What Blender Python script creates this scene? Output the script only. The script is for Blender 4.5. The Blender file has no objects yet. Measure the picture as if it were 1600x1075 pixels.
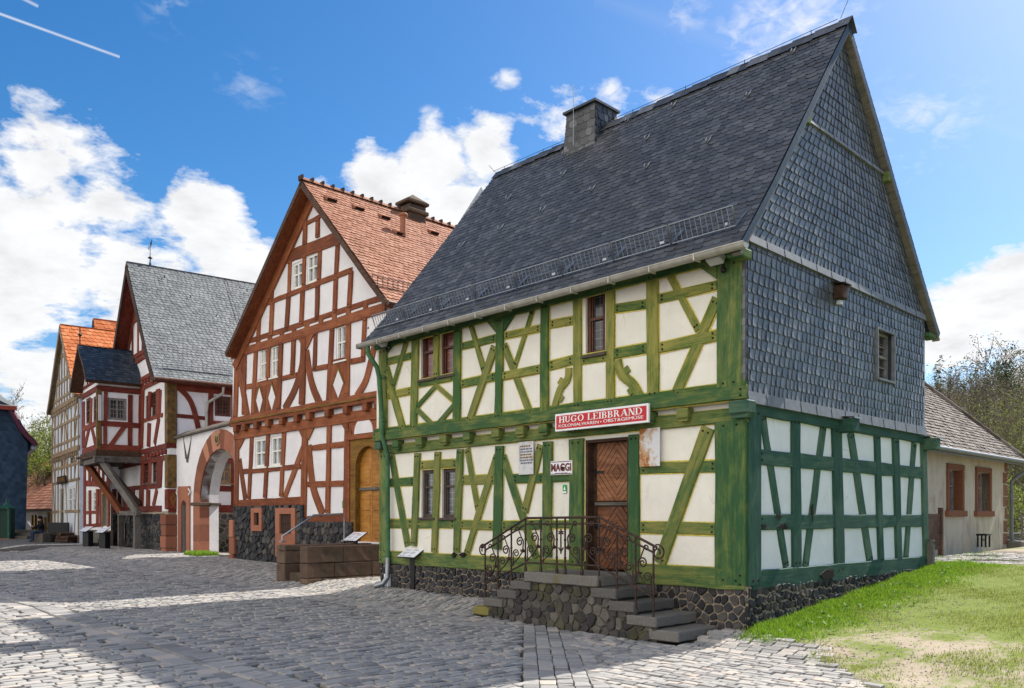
import bpy, bmesh, math, random
import numpy as np
from mathutils import Vector, Matrix, noise as mnoise
R = math.radians
sc = bpy.context.scene
col = sc.collection
rng = random.Random(7)
nrg = np.random.default_rng(11)
# ------------------------------------------------------------------ camera constants (level camera, shifted lens)
F, CX, HY, EYE = 1288.0, 800.0, 808.0, 1.65
CAM = Vector((0, 0, EYE))
def ray(px, py): return Vector(((px-CX)/F, 1.0, (HY-py)/F))
def sstep(a, b, v):
    t = np.clip((v-a)/(b-a), 0, 1); return t*t*(3-2*t)
SX, SY = .7184, .6956          # direction the gable walls run, away from the camera
UX, UY = .6956, -.7184         # direction the house fronts run, to the right
GX, GY = 3.40, 12.0            # near corner of the green house
def tolocal(X, Y):
    rx, ry = X-GX, Y-GY
    return UX*rx+UY*ry, SX*rx+SY*ry
def toworld(x, y): return GX+UX*x+SX*y, GY+UY*x+SY*y
def terrain(X, Y):
    x, y = tolocal(np.asarray(X, float), np.asarray(Y, float))
    zl = .012*np.clip(-x, 0, 25)+.004*np.clip(-x-25, 0, 60)
    zf = -.16*sstep(0, 1.2, -y)
    zr = .088*np.clip(y, 0, 7.3)+.012*np.clip(y-7.3, 0, 30)
    return zl+zf+sstep(-4, -.5, x)*zr
def tz(X, Y): return float(terrain(X, Y))
# ------------------------------------------------------------------ tags
def tag(o, label=None, cat=None, group=None, kind=None):
    if label: o['label'] = label
    if cat: o['category'] = cat
    if group: o['group'] = group
    if kind: o['kind'] = kind
    return o
def empty(name, M, label, cat, group=None):
    o = bpy.data.objects.new(name, None); col.objects.link(o); o.matrix_world = M
    o.empty_display_size = .2
    return tag(o, label, cat, group)
def xf(pos, ang=0): return Matrix.Translation(Vector(pos)) @ Matrix.Rotation(ang, 4, 'Z')
# ------------------------------------------------------------------ mesh builder
class MB:
    def __init__(s): s.v=[]; s.f=[]; s.m=[]; s.t=[]; s.sm=[]
    def face(s, pts, m=0, t=.5, sm=False):
        k=len(s.v); s.v += [tuple(p) for p in pts]; s.f.append(tuple(range(k, k+len(pts)))); s.m.append(m); s.t.append(t); s.sm.append(sm)
    def idx(s, pts, faces, m=0, t=.5, sm=False):
        k=len(s.v); s.v += [tuple(p) for p in pts]
        for f in faces: s.f.append(tuple(i+k for i in f)); s.m.append(m); s.t.append(t); s.sm.append(sm)
    def box(s, x0,x1,y0,y1,z0,z1, m=0, t=.5, c=0.0):
        if c<=0:
            p=[(x0,y0,z0),(x1,y0,z0),(x1,y1,z0),(x0,y1,z0),(x0,y0,z1),(x1,y0,z1),(x1,y1,z1),(x0,y1,z1)]
            s.idx(p,[(0,3,2,1),(4,5,6,7),(0,1,5,4),(1,2,6,5),(2,3,7,6),(3,0,4,7)],m,t)
        else:
            bm=bmesh.new(); bmesh.ops.create_cube(bm,size=1)
            for v in bm.verts: v.co=Vector((x0+(v.co.x+.5)*(x1-x0), y0+(v.co.y+.5)*(y1-y0), z0+(v.co.z+.5)*(z1-z0)))
            bmesh.ops.bevel(bm,geom=bm.edges[:],offset=c,segments=1,affect='EDGES')
            bm.verts.index_update()
            s.idx([v.co for v in bm.verts],[[v.index for v in f.verts] for f in bm.faces],m,t); bm.free()
    def prism(s, poly, y0, y1, m=0, t=.5):     # polygon in (x,z), counter-clockwise seen from -y
        n=len(poly); p=[(a,y0,z) for a,z in poly]+[(a,y1,z) for a,z in poly]
        fs=[tuple(range(n)), tuple(range(2*n-1,n-1,-1))]+[(i,i+n,(i+1)%n+n,(i+1)%n) for i in range(n)]
        s.idx(p,fs,m,t)
    def prismz(s, poly, z0, z1, m=0, t=.5):
        n=len(poly); p=[(a,b,z0) for a,b in poly]+[(a,b,z1) for a,b in poly]
        fs=[tuple(range(n-1,-1,-1)), tuple(range(n,2*n))]+[(i,(i+1)%n,(i+1)%n+n,i+n) for i in range(n)]
        s.idx(p,fs,m,t)
    def tube(s, path, r, n=8, m=0, t=.5, sm=True, caps=True):
        path=[Vector(p) for p in path]; N=len(path)
        rs = r if isinstance(r,(list,tuple)) else [r]*N
        up=None; rings=[]
        for i in range(N):
            d=(path[min(i+1,N-1)]-path[max(i-1,0)])
            if d.length<1e-9: d=Vector((0,0,1))
            d.normalize()
            if up is None:
                up=Vector((0,0,1)) if abs(d.z)<.9 else Vector((1,0,0))
            a=d.cross(up)
            if a.length<1e-6: a=d.cross(Vector((.3,1,.2)))
            a.normalize(); b=d.cross(a); up=b*-1
            up=a.cross(d)*1.0
            rings.append([path[i]+(a*math.cos(k*2*math.pi/n)+b*math.sin(k*2*math.pi/n))*rs[i] for k in range(n)])
        pts=[p for q in rings for p in q]; fs=[]
        for i in range(N-1):
            for k in range(n):
                fs.append((i*n+k, i*n+(k+1)%n, (i+1)*n+(k+1)%n, (i+1)*n+k))
        s.idx(pts,fs,m,t,sm)
        if caps: s.face(rings[0][::-1],m,t); s.face(rings[-1],m,t)
    def lathe(s, prof, c=(0,0,0), n=12, m=0, t=.5):
        pts=[];fs=[]
        for r,z in prof:
            for k in range(n): pts.append((c[0]+r*math.cos(k*2*math.pi/n), c[1]+r*math.sin(k*2*math.pi/n), c[2]+z))
        for i in range(len(prof)-1):
            for k in range(n): fs.append((i*n+k,i*n+(k+1)%n,(i+1)*n+(k+1)%n,(i+1)*n+k))
        s.idx(pts,fs,m,t,True)
    def build(s, name, mats, parent=None, M=None, tint=True):
        me=bpy.data.meshes.new(name); me.from_pydata(s.v,[],s.f)
        if not isinstance(mats,(list,tuple)): mats=[mats]
        for q in mats: me.materials.append(q)
        if s.f:
            if len(mats)>1: me.polygons.foreach_set('material_index', s.m)
            me.polygons.foreach_set('use_smooth', s.sm)
            if tint:
                at=me.attributes.new('tint','FLOAT','FACE'); at.data.foreach_set('value', s.t)
        me.update()
        return link(name, me, parent, M)
def link(name, me, parent=None, M=None):
    o=bpy.data.objects.new(name, me); col.objects.link(o)
    if parent is not None:
        o.parent=parent; o.matrix_parent_inverse=Matrix.Identity(4)
    if M is not None: o.matrix_basis=M
    return o
# ------------------------------------------------------------------ node materials
def rgb(c): return (c[0],c[1],c[2],1.0)
class NM:
    def __init__(s, name, rough=.8, spec=.3):
        s.mat=bpy.data.materials.new(name); s.mat.use_nodes=True; s.nt=s.mat.node_tree
        s.b=s.nt.nodes['Principled BSDF']; s.b.inputs['Roughness'].default_value=rough
        s.b.inputs['Specular IOR Level'].default_value=spec
    def n(s, t, **k):
        q=s.nt.nodes.new(t)
        for a,b in k.items(): setattr(q,a,b)
        return q
    def set(s, inp, v):
        if isinstance(v, bpy.types.NodeSocket): s.nt.links.new(v, inp)
        else: inp.default_value = rgb(v) if isinstance(v,(tuple,list)) and len(v)==3 and inp.type=='RGBA' else v
    def co(s, scale=(1,1,1), kind='Object', off=None):
        t=s.n('ShaderNodeTexCoord'); m=s.n('ShaderNodeMapping'); s.nt.links.new(t.outputs[kind], m.inputs[0])
        m.inputs['Scale'].default_value=scale
        if off is not None:
            c=s.n('ShaderNodeCombineXYZ')
            for i in range(3): s.nt.links.new(off,c.inputs[i])
            s.nt.links.new(c.outputs[0], m.inputs['Location'])
        return m.outputs[0]
    def wco(s, scale=1.0):
        g=s.n('ShaderNodeNewGeometry'); v=s.n('ShaderNodeVectorMath',operation='SCALE'); s.nt.links.new(g.outputs['Position'],v.inputs[0]); v.inputs['Scale'].default_value=scale
        return v.outputs[0]
    def noise(s, vec, scale=5, detail=4, rough=.55, dist=0):
        q=s.n('ShaderNodeTexNoise'); s.set(q.inputs['Vector'],vec); q.inputs['Scale'].default_value=scale; q.inputs['Detail'].default_value=detail
        q.inputs['Roughness'].default_value=rough; q.inputs['Distortion'].default_value=dist
        return q.outputs['Fac']
    def vor(s, vec, scale=5, feature='F1', out='Distance'):
        q=s.n('ShaderNodeTexVoronoi',feature=feature); s.set(q.inputs['Vector'],vec); q.inputs['Scale'].default_value=scale
        return q.outputs[out]
    def ramp(s, fac, stops, interp='LINEAR'):
        q=s.n('ShaderNodeValToRGB'); q.color_ramp.interpolation=interp; e=q.color_ramp.elements
        while len(e)<len(stops): e.new(.5)
        for i,(p,c) in enumerate(stops):
            e[i].position=p; e[i].color = rgb(c) if isinstance(c,(tuple,list)) else (c,c,c,1)
        s.set(q.inputs[0],fac); return q.outputs[0]
    def mix(s, fac, a, b, mode='MIX'):
        q=s.n('ShaderNodeMix',data_type='RGBA',blend_type=mode); s.set(q.inputs[0],fac); s.set(q.inputs[6],a); s.set(q.inputs[7],b)
        return q.outputs[2]
    def math(s, op, a, b=0.0, clamp=False):
        q=s.n('ShaderNodeMath',operation=op); q.use_clamp=clamp; s.set(q.inputs[0],a); s.set(q.inputs[1],b); return q.outputs[0]
    def attr(s, name): return s.n('ShaderNodeAttribute',attribute_name=name).outputs['Fac']
    def rand(s): return s.n('ShaderNodeObjectInfo').outputs['Random']
    def bump(s, h, strength=.3, dist=.01):
        q=s.n('ShaderNodeBump'); s.set(q.inputs['Height'],h); q.inputs['Strength'].default_value=strength; q.inputs['Distance'].default_value=dist
        s.nt.links.new(q.outputs[0], s.b.inputs['Normal'])
    def base(s, c): s.set(s.b.inputs['Base Color'], c)
    def rough(s, c): s.set(s.b.inputs['Roughness'], c)

def m_plain(name, c, rough=.6, metal=0, var=.15, scale=8, bump=.1):
    m=NM(name,rough); v=m.co(); f=m.noise(v,scale,4)
    lo=tuple(x*(1-var*1.6) for x in c); hi=tuple(min(1,x*(1+var)) for x in c)
    m.base(m.ramp(f,[(.25,lo),(.75,hi)])); m.b.inputs['Metallic'].default_value=metal
    if bump: m.bump(f,bump,.01)
    return m.mat
def m_plaster(name, c, dirt=(.35,.31,.26), amt=.5, bumpd=.020, thr=.60, streak=.55):
    m=NM(name,.9,.15); v=m.co()
    f=m.noise(v,1.7,5,.6); g=m.noise(v,14,5,.6); d=m.noise(m.co((2.5,2.5,.7)),1.3,6,.65,.4)
    c0=m.ramp(f,[(.3,tuple(x*.86 for x in c)),(.7,c)])
    dm=m.ramp(d,[(thr,0.0),(thr+.20,amt)])
    c1=m.mix(dm,c0,dirt)
    stv=m.noise(m.co((7,7,.55)),1.0,5,.6,.2); c1=m.mix(m.ramp(stv,[(.56,0.0),(.78,amt*streak)]),c1,tuple(x*.62 for x in c))
    ck=m.vor(m.co((1.6,1.6,1.1)),1.3,'DISTANCE_TO_EDGE'); wv=m.noise(v,4,4,.7); ckm=m.math('MULTIPLY',m.ramp(m.math('ADD',ck,m.math('MULTIPLY',m.math('SUBTRACT',wv,.5),.10)),[(.0,.32),(.008,0.0)]),m.ramp(f,[(.46,0.0),(.60,1.0)]))
    c1=m.mix(ckm,c1,tuple(x*.45 for x in c))
    m.base(m.mix(m.math('MULTIPLY',m.ramp(g,[(.58,0.0),(.8,.35)]),.8),c1,tuple(x*.72 for x in c)))
    m.bump(m.math('ADD',m.math('MULTIPLY',f,2.0),m.math('MULTIPLY',g,.35)),.5,bumpd)
    return m.mat
def m_timber(name, dark, mid, light, worn=None, split=.5, rough=.75):
    # hand-painted oak: streaks run along the beam's own length, each beam its own mix of the two paint coats
    m=NM(name,rough,.25); r=m.rand(); off=m.math('MULTIPLY',r,37.0)
    v=m.co((1.0,9,9),off=off); w=m.co((2.2,60,60),off=off); b=m.co((1.3,2.5,2.5),off=off)
    st=m.noise(v,1.6,6,.65,.5); gr=m.noise(w,1.0,4,.7); pa=m.noise(b,1.4,5,.7,.6)
    q=lambda v,k: m.math('MULTIPLY',m.math('SUBTRACT',v,.5),k)
    sel=m.math('ADD',m.math('ADD',q(r,.38),q(pa,1.15)),m.math('ADD',q(st,1.05),.95-split))
    c=m.ramp(sel,[(.26,dark),(.50,mid),(.76,light)])
    if worn: c=m.mix(m.ramp(st,[(.62,0.0),(.72,.75)]),c,worn)
    c=m.mix(m.ramp(gr,[(.30,.55),(.48,0.0)]),c,tuple(x*.35 for x in dark))
    m.base(c); m.bump(m.math('ADD',m.math('MULTIPLY',gr,.6),st),.55,.006)
    return m.mat
def m_tint(name, stops, rough=.6, spec=.4, nscale=9, amp=.35, bumps=.3, bd=.006, stain=None, wscale=.5):
    m=NM(name,rough,spec); t=m.attr('tint'); v=m.co(); f=m.noise(v,nscale,5,.6); big=m.noise(v,wscale,5,.6,.4)
    k=m.math('ADD',t,m.math('MULTIPLY',m.math('SUBTRACT',f,.5),amp)); k=m.math('ADD',k,m.math('MULTIPLY',m.math('SUBTRACT',big,.5),.5))
    c=m.ramp(k,stops)
    if stain: c=m.mix(m.ramp(m.noise(m.co((1,1,1)),stain[1],6,.7,.5),[(stain[2],0.0),(stain[2]+.14,stain[3])]),c,stain[0])
    m.base(c); m.bump(f,bumps,bd)
    return m.mat
MT={}
def mats():
    g=MT
    g['cream']=m_plaster('cream_plaster',(.82,.785,.69),dirt=(.50,.44,.33),amt=.4)
    g['white']=m_plaster('white_plaster',(.80,.77,.77),amt=.35)
    g['whiteside']=m_plaster('limewashed_plaster',(.78,.79,.80),amt=.35,bumpd=.02)
    g['bluewhite']=m_plaster('pale_plaster',(.60,.64,.70),amt=.3)
    g['ochre']=m_plaster('weathered_ochre_plaster',(.46,.41,.32),dirt=(.24,.19,.14),amt=.85,thr=.50,streak=.18,bumpd=.02)
    g['yline']=m_plain('yellow_border_paint',(.62,.50,.09),.8,var=.25,scale=20,bump=0)
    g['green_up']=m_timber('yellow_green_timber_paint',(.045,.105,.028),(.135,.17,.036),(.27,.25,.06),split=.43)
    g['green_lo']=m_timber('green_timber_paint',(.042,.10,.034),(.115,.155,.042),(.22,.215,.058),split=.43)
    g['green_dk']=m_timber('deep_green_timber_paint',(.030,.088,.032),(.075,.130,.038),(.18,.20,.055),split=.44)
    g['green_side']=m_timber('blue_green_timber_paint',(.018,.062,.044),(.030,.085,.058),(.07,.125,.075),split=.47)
    g['brown']=m_timber('red_brown_timber_paint',(.15,.042,.015),(.225,.064,.022),(.30,.10,.038),split=.46)
    g['red']=m_timber('ox_blood_timber_paint',(.115,.019,.012),(.17,.032,.019),(.24,.060,.032),split=.48)
    g['tan']=m_timber('bare_tan_timber',(.19,.13,.075),(.27,.19,.115),(.36,.26,.16),split=.45)
    g['gold']=m_timber('golden_ochre_timber',(.10,.05,.012),(.17,.085,.014),(.25,.13,.02),split=.4)
    g['carved']=m_plain('carved_ochre_oak',(.15,.082,.020),.6,var=.45,scale=6,bump=.4)
    g['grey_wood']=m_timber('weathered_grey_timber',(.07,.06,.052),(.13,.115,.10),(.19,.17,.15),split=.45)
    g['dark_wood']=m_timber('dark_brown_timber',(.035,.018,.011),(.06,.03,.018),(.10,.05,.03),split=.45)
    g['door']=m_timber('varnished_door_wood',(.11,.040,.017),(.20,.078,.032),(.30,.13,.06),split=.4,rough=.5)
    g['odoor']=m_timber('orange_door_wood',(.27,.10,.012),(.38,.155,.022),(.47,.22,.04),split=.4,rough=.5)
    g['hole']=m_plain('dark_rotten_wood',(.016,.010,.007),.9)
    g['slate']=m_tint('roof_slate',[(0,(.032,.033,.036)),(.5,(.058,.060,.064)),(.8,(.090,.093,.098)),(1,(.15,.155,.165))],.5,.45,amp=.3,stain=((.17,.17,.18),.9,.60,.30))
    g['gslate']=m_tint('gable_slate',[(0,(.052,.055,.061)),(.5,(.083,.087,.094)),(1,(.135,.141,.15))],.42,.5,amp=.3)
    g['eslate']=m_tint('pale_grey_slate',[(0,(.10,.108,.108)),(.5,(.155,.165,.165)),(1,(.215,.225,.222))],.55,.35)
    g['bslate']=m_tint('blue_black_slate',[(0,(.012,.020,.034)),(.5,(.022,.034,.052)),(1,(.045,.06,.085))],.5,.4)
    g['blslate']=m_tint('deep_blue_slate_cladding',[(0,(.010,.027,.055)),(.5,(.018,.042,.080)),(1,(.035,.065,.11))],.5,.4)
    g['band']=m_plain('lead_grey_slate_band',(.165,.172,.185),.55,var=.2)
    g['tile']=m_tint('clay_roof_tile',[(0,(.22,.082,.044)),(.4,(.29,.118,.066)),(.7,(.345,.155,.092)),(1,(.42,.225,.145))],.75,.2,stain=((.20,.15,.11),.7,.56,.30))
    g['otile']=m_tint('new_orange_roof_tile',[(0,(.36,.095,.026)),(.5,(.46,.135,.042)),(1,(.52,.19,.075))],.7,.2)
    g['rtile']=m_tint('old_brown_roof_tile',[(0,(.05,.038,.032)),(.4,(.10,.076,.063)),(.7,(.155,.125,.105)),(1,(.24,.205,.18))],.8,.2,stain=((.20,.175,.15),1.2,.55,.4))
    g['basalt']=m_tint('basalt_rubble',[(0,(.016,.016,.018)),(.5,(.036,.036,.040)),(.8,(.065,.06,.058)),(1,(.10,.085,.07))],.75,.3,nscale=14,bumps=.7,bd=.02)
    g['stairstone']=m_tint('mossy_stair_rubble',[(0,(.028,.026,.026)),(.5,(.055,.050,.048)),(.8,(.09,.08,.07)),(1,(.13,.115,.095))],.8,.3,nscale=14,bumps=.7,bd=.02,stain=((.085,.085,.02),.9,.52,.6))
    g['mortar']=m_plain('lime_mortar',(.33,.27,.20),.95,var=.35,scale=22,bump=.5)
    g['dmortar']=m_plain('dark_mortar',(.13,.11,.09),.95,var=.35,scale=22,bump=.5)
    g['step']=m_tint('basalt_lava_step',[(0,(.055,.051,.048)),(.5,(.115,.106,.098)),(1,(.19,.175,.155))],.85,.2,nscale=26,amp=.95,bumps=.8,bd=.010,stain=((.14,.115,.03),2.2,.56,.6))
    g['mstep']=m_tint('lichen_yellow_step',[(0,(.09,.08,.03)),(.5,(.145,.125,.035)),(1,(.21,.18,.055))],.85,.2,nscale=20,bumps=.5)
    g['sand']=m_tint('red_sandstone',[(0,(.20,.075,.045)),(.5,(.34,.135,.08)),(1,(.46,.21,.13))],.85,.2,nscale=7,bumps=.35)
    g['bsand']=m_tint('brown_red_sandstone',[(0,(.115,.045,.024)),(.5,(.18,.072,.037)),(1,(.25,.115,.065))],.85,.2,nscale=7,bumps=.35)
    g['dsand']=m_tint('brown_sandstone_block',[(0,(.060,.040,.029)),(.5,(.108,.070,.049)),(1,(.165,.11,.076))],.85,.2,nscale=8,amp=.7,bumps=.6,stain=((.045,.042,.028),1.8,.50,.7))
    g['iron']=m_plain('rusty_wrought_iron',(.060,.034,.026),.6,.3,var=.5,scale=25)
    g['steel']=m_plain('galvanised_steel',(.33,.35,.37),.45,.8,var=.12)
    g['zinc']=m_plain('zinc_gutter',(.42,.40,.35),.55,.35,var=.18,scale=5)
    g['pipe']=m_plain('grey_painted_pipe',(.13,.14,.14),.5,.2,var=.2)
    g['gpipe']=m_plain('painted_green_pipe',(.060,.16,.065),.5,var=.35,scale=4)
    g['copper']=m_plain('verdigris_pump_paint',(.02,.10,.065),.5,var=.35)
    g['black']=m_plain('black_metal',(.012,.012,.013),.45,.2)
    g['wframe']=m_plain('white_window_paint',(.76,.74,.68),.5,var=.08)
    g['bframe']=m_plain('brown_window_paint',(.11,.040,.022),.5,var=.3)
    g['gframe']=m_plain('grey_window_wood',(.22,.20,.19),.7,var=.3)
    g['tframe']=m_plain('tan_window_wood',(.30,.20,.10),.6,var=.3)
    g['dframe']=m_plain('weathered_window_wood',(.075,.055,.045),.7,var=.3)
    g['paper']=m_plain('white_enamel',(.80,.80,.82),.3,var=.06)
    g['redp']=m_plain('red_enamel',(.52,.010,.016),.3,var=.06)
    g['ltr']=m_plain('white_letter_enamel',(.82,.82,.80),.35,var=.02,bump=0)
    g['maroon']=m_plain('maroon_letter_enamel',(.14,.022,.02),.4,var=.2,bump=0)
    g['bluel']=m_plain('faded_blue_letter_enamel',(.12,.13,.18),.5,var=.2,bump=0)
    g['greenp']=m_plain('green_plaque_paint',(.03,.32,.07),.4,var=.1)
    g['lampw']=m_plain('light_grey_plastic',(.55,.56,.58),.35,var=.05)
    g['ltgreen']=m_plain('fresh_leaf',(.10,.16,.02),.6,var=.4)
    # glass with lead cames
    def leaded(name, gc, lc, s, rough=.12):
        m=NM(name,rough,.6); q=m.n('ShaderNodeTexBrick'); q.offset=0; t=m.co((1,1,1))
        sep=m.n('ShaderNodeSeparateXYZ'); m.set(sep.inputs[0],t); cb=m.n('ShaderNodeCombineXYZ'); m.set(cb.inputs[0],sep.outputs[0]); m.set(cb.inputs[1],sep.outputs[2])
        m.set(q.inputs['Vector'],cb.outputs[0]); q.inputs['Scale'].default_value=1.0
        q.inputs['Brick Width'].default_value=s[0]; q.inputs['Row Height'].default_value=s[1]; q.inputs['Mortar Size'].default_value=.006; q.inputs['Mortar Smooth'].default_value=0
        f=m.noise(t,4,3)
        m.set(q.inputs['Color1'],tuple(x*.55 for x in gc)); m.set(q.inputs['Color2'],gc); m.set(q.inputs['Mortar'],lc)
        m.base(m.mix(m.ramp(f,[(.35,0.0),(.7,.5)]),q.outputs['Color'],tuple(x*1.9 for x in gc))); m.bump(m.noise(t,6,2),.12,.02)
        return m.mat
    g['glass']=leaded('leaded_window_glass',(.07,.075,.085),(.25,.25,.25),(.11,.13))
    g['glassd']=leaded('dark_window_glass',(.022,.022,.028),(.16,.15,.14),(.12,.14))
    g['glassl']=leaded('curtained_window_glass',(.20,.22,.25),(.10,.10,.11),(.10,.12),.15)
    g['redpane']=leaded('red_shutter_behind_glass',(.15,.035,.026),(.20,.13,.11),(.13,.16),.25)
    m=NM('rusted_enamel',.6,.3); v=m.co(); f=m.noise(v,5,7,.75,.6); sp=m.n('ShaderNodeSeparateXYZ'); m.set(sp.inputs[0],v)
    k=m.math('ADD',f,m.math('MULTIPLY',m.math('ABSOLUTE',sp.outputs[2]),.40)); k=m.math('SUBTRACT',k,m.math('MULTIPLY',sp.outputs[0],.55))
    m.base(m.ramp(k,[(.50,(.62,.62,.64)),(.60,(.50,.36,.24)),(.68,(.36,.14,.03)),(.9,(.22,.07,.02))])); g['rust']=m.mat
    m=NM('worn_enamel',.5,.3); v=m.co(); f=m.noise(v,9,7,.7,.4)
    m.base(m.ramp(f,[(.44,(.60,.60,.62)),(.60,(.50,.47,.43)),(.70,(.36,.20,.08))])); g['worn']=m.mat
    m=NM('skin',.6,.3); m.base((.45,.26,.19)); g['skin']=m.mat
    m=NM('dark_cloth',.9,.1); m.base((.012,.012,.016)); g['cloth']=m.mat
    m=NM('blue_cloth',.9,.1); m.base((.03,.045,.08)); g['jeans']=m.mat
    m=NM('bark',.9,.15); v=m.co((1,1,.25)); f=m.noise(v,9,5,.65); m.base(m.ramp(f,[(.3,(.06,.05,.042)),(.7,(.17,.145,.115))])); m.bump(f,.6,.03); g['bark']=m.mat
    m=NM('pale_bark',.9,.15); v=m.co((1,1,.25)); f=m.noise(v,9,5,.65); m.base(m.ramp(f,[(.3,(.06,.05,.035)),(.7,(.17,.145,.105))])); m.bump(f,.6,.03); g['pbark']=m.mat
    def leaf(name, a, b):
        m=NM(name,.6,.2); t=m.attr('tint'); c=m.ramp(t,[(0,a),(1,b)]); m.base(c)
        tr=m.n('ShaderNodeBsdfTranslucent'); m.set(tr.inputs['Color'],c); ms=m.n('ShaderNodeMixShader'); ms.inputs[0].default_value=.40
        m.nt.links.new(m.b.outputs[0],ms.inputs[1]); m.nt.links.new(tr.outputs[0],ms.inputs[2]); m.nt.links.new(ms.outputs[0],m.nt.nodes['Material Output'].inputs['Surface'])
        return m.mat
    g['needle']=leaf('dark_needles',(.022,.036,.018),(.06,.085,.035))
    g['bud']=leaf('olive_buds',(.12,.105,.05),(.26,.22,.10))
    g['spring']=leaf('spring_leaves',(.10,.14,.02),(.26,.30,.05))
    g['twig']=leaf('brown_twigs',(.13,.105,.085),(.30,.25,.20))
    g['pebble']=m_tint('loose_gravel',[(0,(.14,.12,.10)),(.5,(.27,.23,.19)),(1,(.42,.38,.33))],.9,.1)
    g['mgrass']=leaf('mixed_lawn_blades',(.14,.20,.03),(.29,.33,.07))
    g['weed']=leaf('weed_leaves',(.06,.13,.015),(.14,.24,.03))
    g['grass']=leaf('grass_blades',(.10,.20,.014),(.25,.39,.035))
    g['dgrass']=leaf('dry_grass',(.18,.20,.045),(.36,.34,.12))
mats()
# ------------------------------------------------------------------ houses and facades
class House:
    def __init__(s, name, label, cat, x, y, z, ang, group=None):
        s.M=xf((x,y,z),ang); s.root=empty(name,s.M,label,cat,group); s.inv=s.M.inverted(); s.k=0
    def fac(s, o, d, n): return Fac(s,o,d,n)
class Fac:
    # a wall plane: a runs to the right seen from outside, z up, depth y runs INTO the wall
    def __init__(s, h, o, d, n):
        s.h=h; s.M=Matrix(((d[0],-n[0],0,o[0]),(d[1],-n[1],0,o[1]),(0,0,1,0),(0,0,0,1)))
        s.W=h.M@s.M; s.N=(s.W.to_3x3()@Vector((0,-1,0))); s.P=s.W.translation.copy(); s.WI=s.W.inverted(); s.open=[]; s.lines=[]; s.i=0
    def uv(s, px, py):
        r=ray(px,py); t=(s.P-CAM).dot(s.N)/r.dot(s.N); q=s.WI@(CAM+r*t); return (q.x,q.z)
    def at(s, px, py, y=0.0): a,z=s.uv(px,py); return Vector((a,y,z))
def off_line(fac, x0,y0,x1,y1,w):
    A=Vector(fac.uv(x0,y0)); B=Vector(fac.uv(x1,y1)); mx,my=(x0+x1)/2,(y0+y1)/2
    if abs(x1-x0)>abs(y1-y0): p=Vector(fac.uv(mx,my-w/2)); q=Vector(fac.uv(mx,my+w/2))
    else: p=Vector(fac.uv(mx-w/2,my)); q=Vector(fac.uv(mx+w/2,my))
    d=(B-A).normalized(); nn=Vector((-d.y,d.x)); return A,B,abs((q-p).dot(nn))
def beam_mesh(name, L, w, p, back, mats, pegs=False, seg=.4, jit=.006, w2=None):
    mb=MB(); n=max(1,int(L/seg)); c=min(.009,w*.15); w2=w2 or w
    rings=[]
    for i in range(n+1):
        x=L*i/n; ww=(w+(w2-w)*i/n)/2; lo=-ww+rng.uniform(-jit,jit); hi=ww+rng.uniform(-jit,jit); pp=-p+rng.uniform(-.002,.002)*min(1,jit/.006)
        rings.append([(x,back,lo),(x,pp+c,lo),(x,pp,lo+c),(x,pp,hi-c),(x,pp+c,hi),(x,back,hi)])
    pts=[q for r in rings for q in r]; fs=[]
    for i in range(n):
        for k in range(5): fs.append((i*6+k,(i+1)*6+k,(i+1)*6+k+1,i*6+k+1))
    fs+= [tuple(range(5,-1,-1)), tuple(range(n*6,n*6+6))]
    mb.idx(pts,fs)
    if pegs:
        for x,z in pegs:
            ring=[(x+.016*math.cos(t),z+.016*math.sin(t)) for t in [k*math.pi/3 for k in range(6)]]
            mb.prism(ring,-p-.012,-p+.01,1)
    return mb
def beam(fac, kind, mat, x0,y0,x1,y1,w, p=.03, metric=False, pegs=True, line=0, jit=.009, back=.04, w2=None, ext=0):
    # one timber: end points in photo pixels projected on the wall plane, w = its width as it measures there
    if metric: A=Vector((x0,y0)); B=Vector((x1,y1)); ww=w
    else: A,B,ww=off_line(fac,x0,y0,x1,y1,w)
    d=(B-A); L=d.length; d.normalize()
    if ext: A=A-d*ext; B=B+d*ext; L+=2*ext
    fac.i+=1; p=p+(fac.i%11)*.0022
    pg=None
    if pegs and L>.5 and ww>.07:
        pg=[(.07,ww*.22),(.07,-ww*.2),(L-.07,ww*.2),(L-.07,-ww*.22)]
    mb=beam_mesh(kind,L,ww,p,back,None,pg,jit=jit,w2=w2)
    th=math.atan2(d.y,d.x)
    M=fac.M@Matrix.Translation((A.x,0,A.y))@Matrix.Rotation(-th,4,'Y')
    if line: fac.lines.append((A,B,ww+2*line))
    return mb.build(kind,[mat,MT['hole']],fac.h.root,M)
def poly_beam(fac, kind, mat, pts, p=.03, metric=False, line=0, back=.04):
    q=[Vector(a) if metric else Vector(fac.uv(*a)) for a in pts]
    ar=sum(q[i].x*q[(i+1)%len(q)].y-q[(i+1)%len(q)].x*q[i].y for i in range(len(q)))
    if ar<0: q=q[::-1]
    fac.i+=1; p=p+(fac.i%11)*.0022
    c=sum(q,Vector((0,0)))/len(q)
    lng=max(((q[i]-q[(i+1)%len(q)]).length,i) for i in range(len(q)))[1]; d=(q[(lng+1)%len(q)]-q[lng]).normalized(); th=math.atan2(d.y,d.x)
    ct,st=math.cos(th),math.sin(th)
    loc=[((v-c).x*ct+(v-c).y*st, -(v-c).x*st+(v-c).y*ct) for v in q]
    mb=MB(); mb.prism(loc,-p,back)
    if line:
        fac.lines.append([ (c+(v-c)*(1+line*2.2/max(.05,(v-c).length))) for v in q])
    return mb.build(kind,[mat],fac.h.root,fac.M@Matrix.Translation((c.x,0,c.y))@Matrix.Rotation(-th,4,'Y'))
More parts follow.
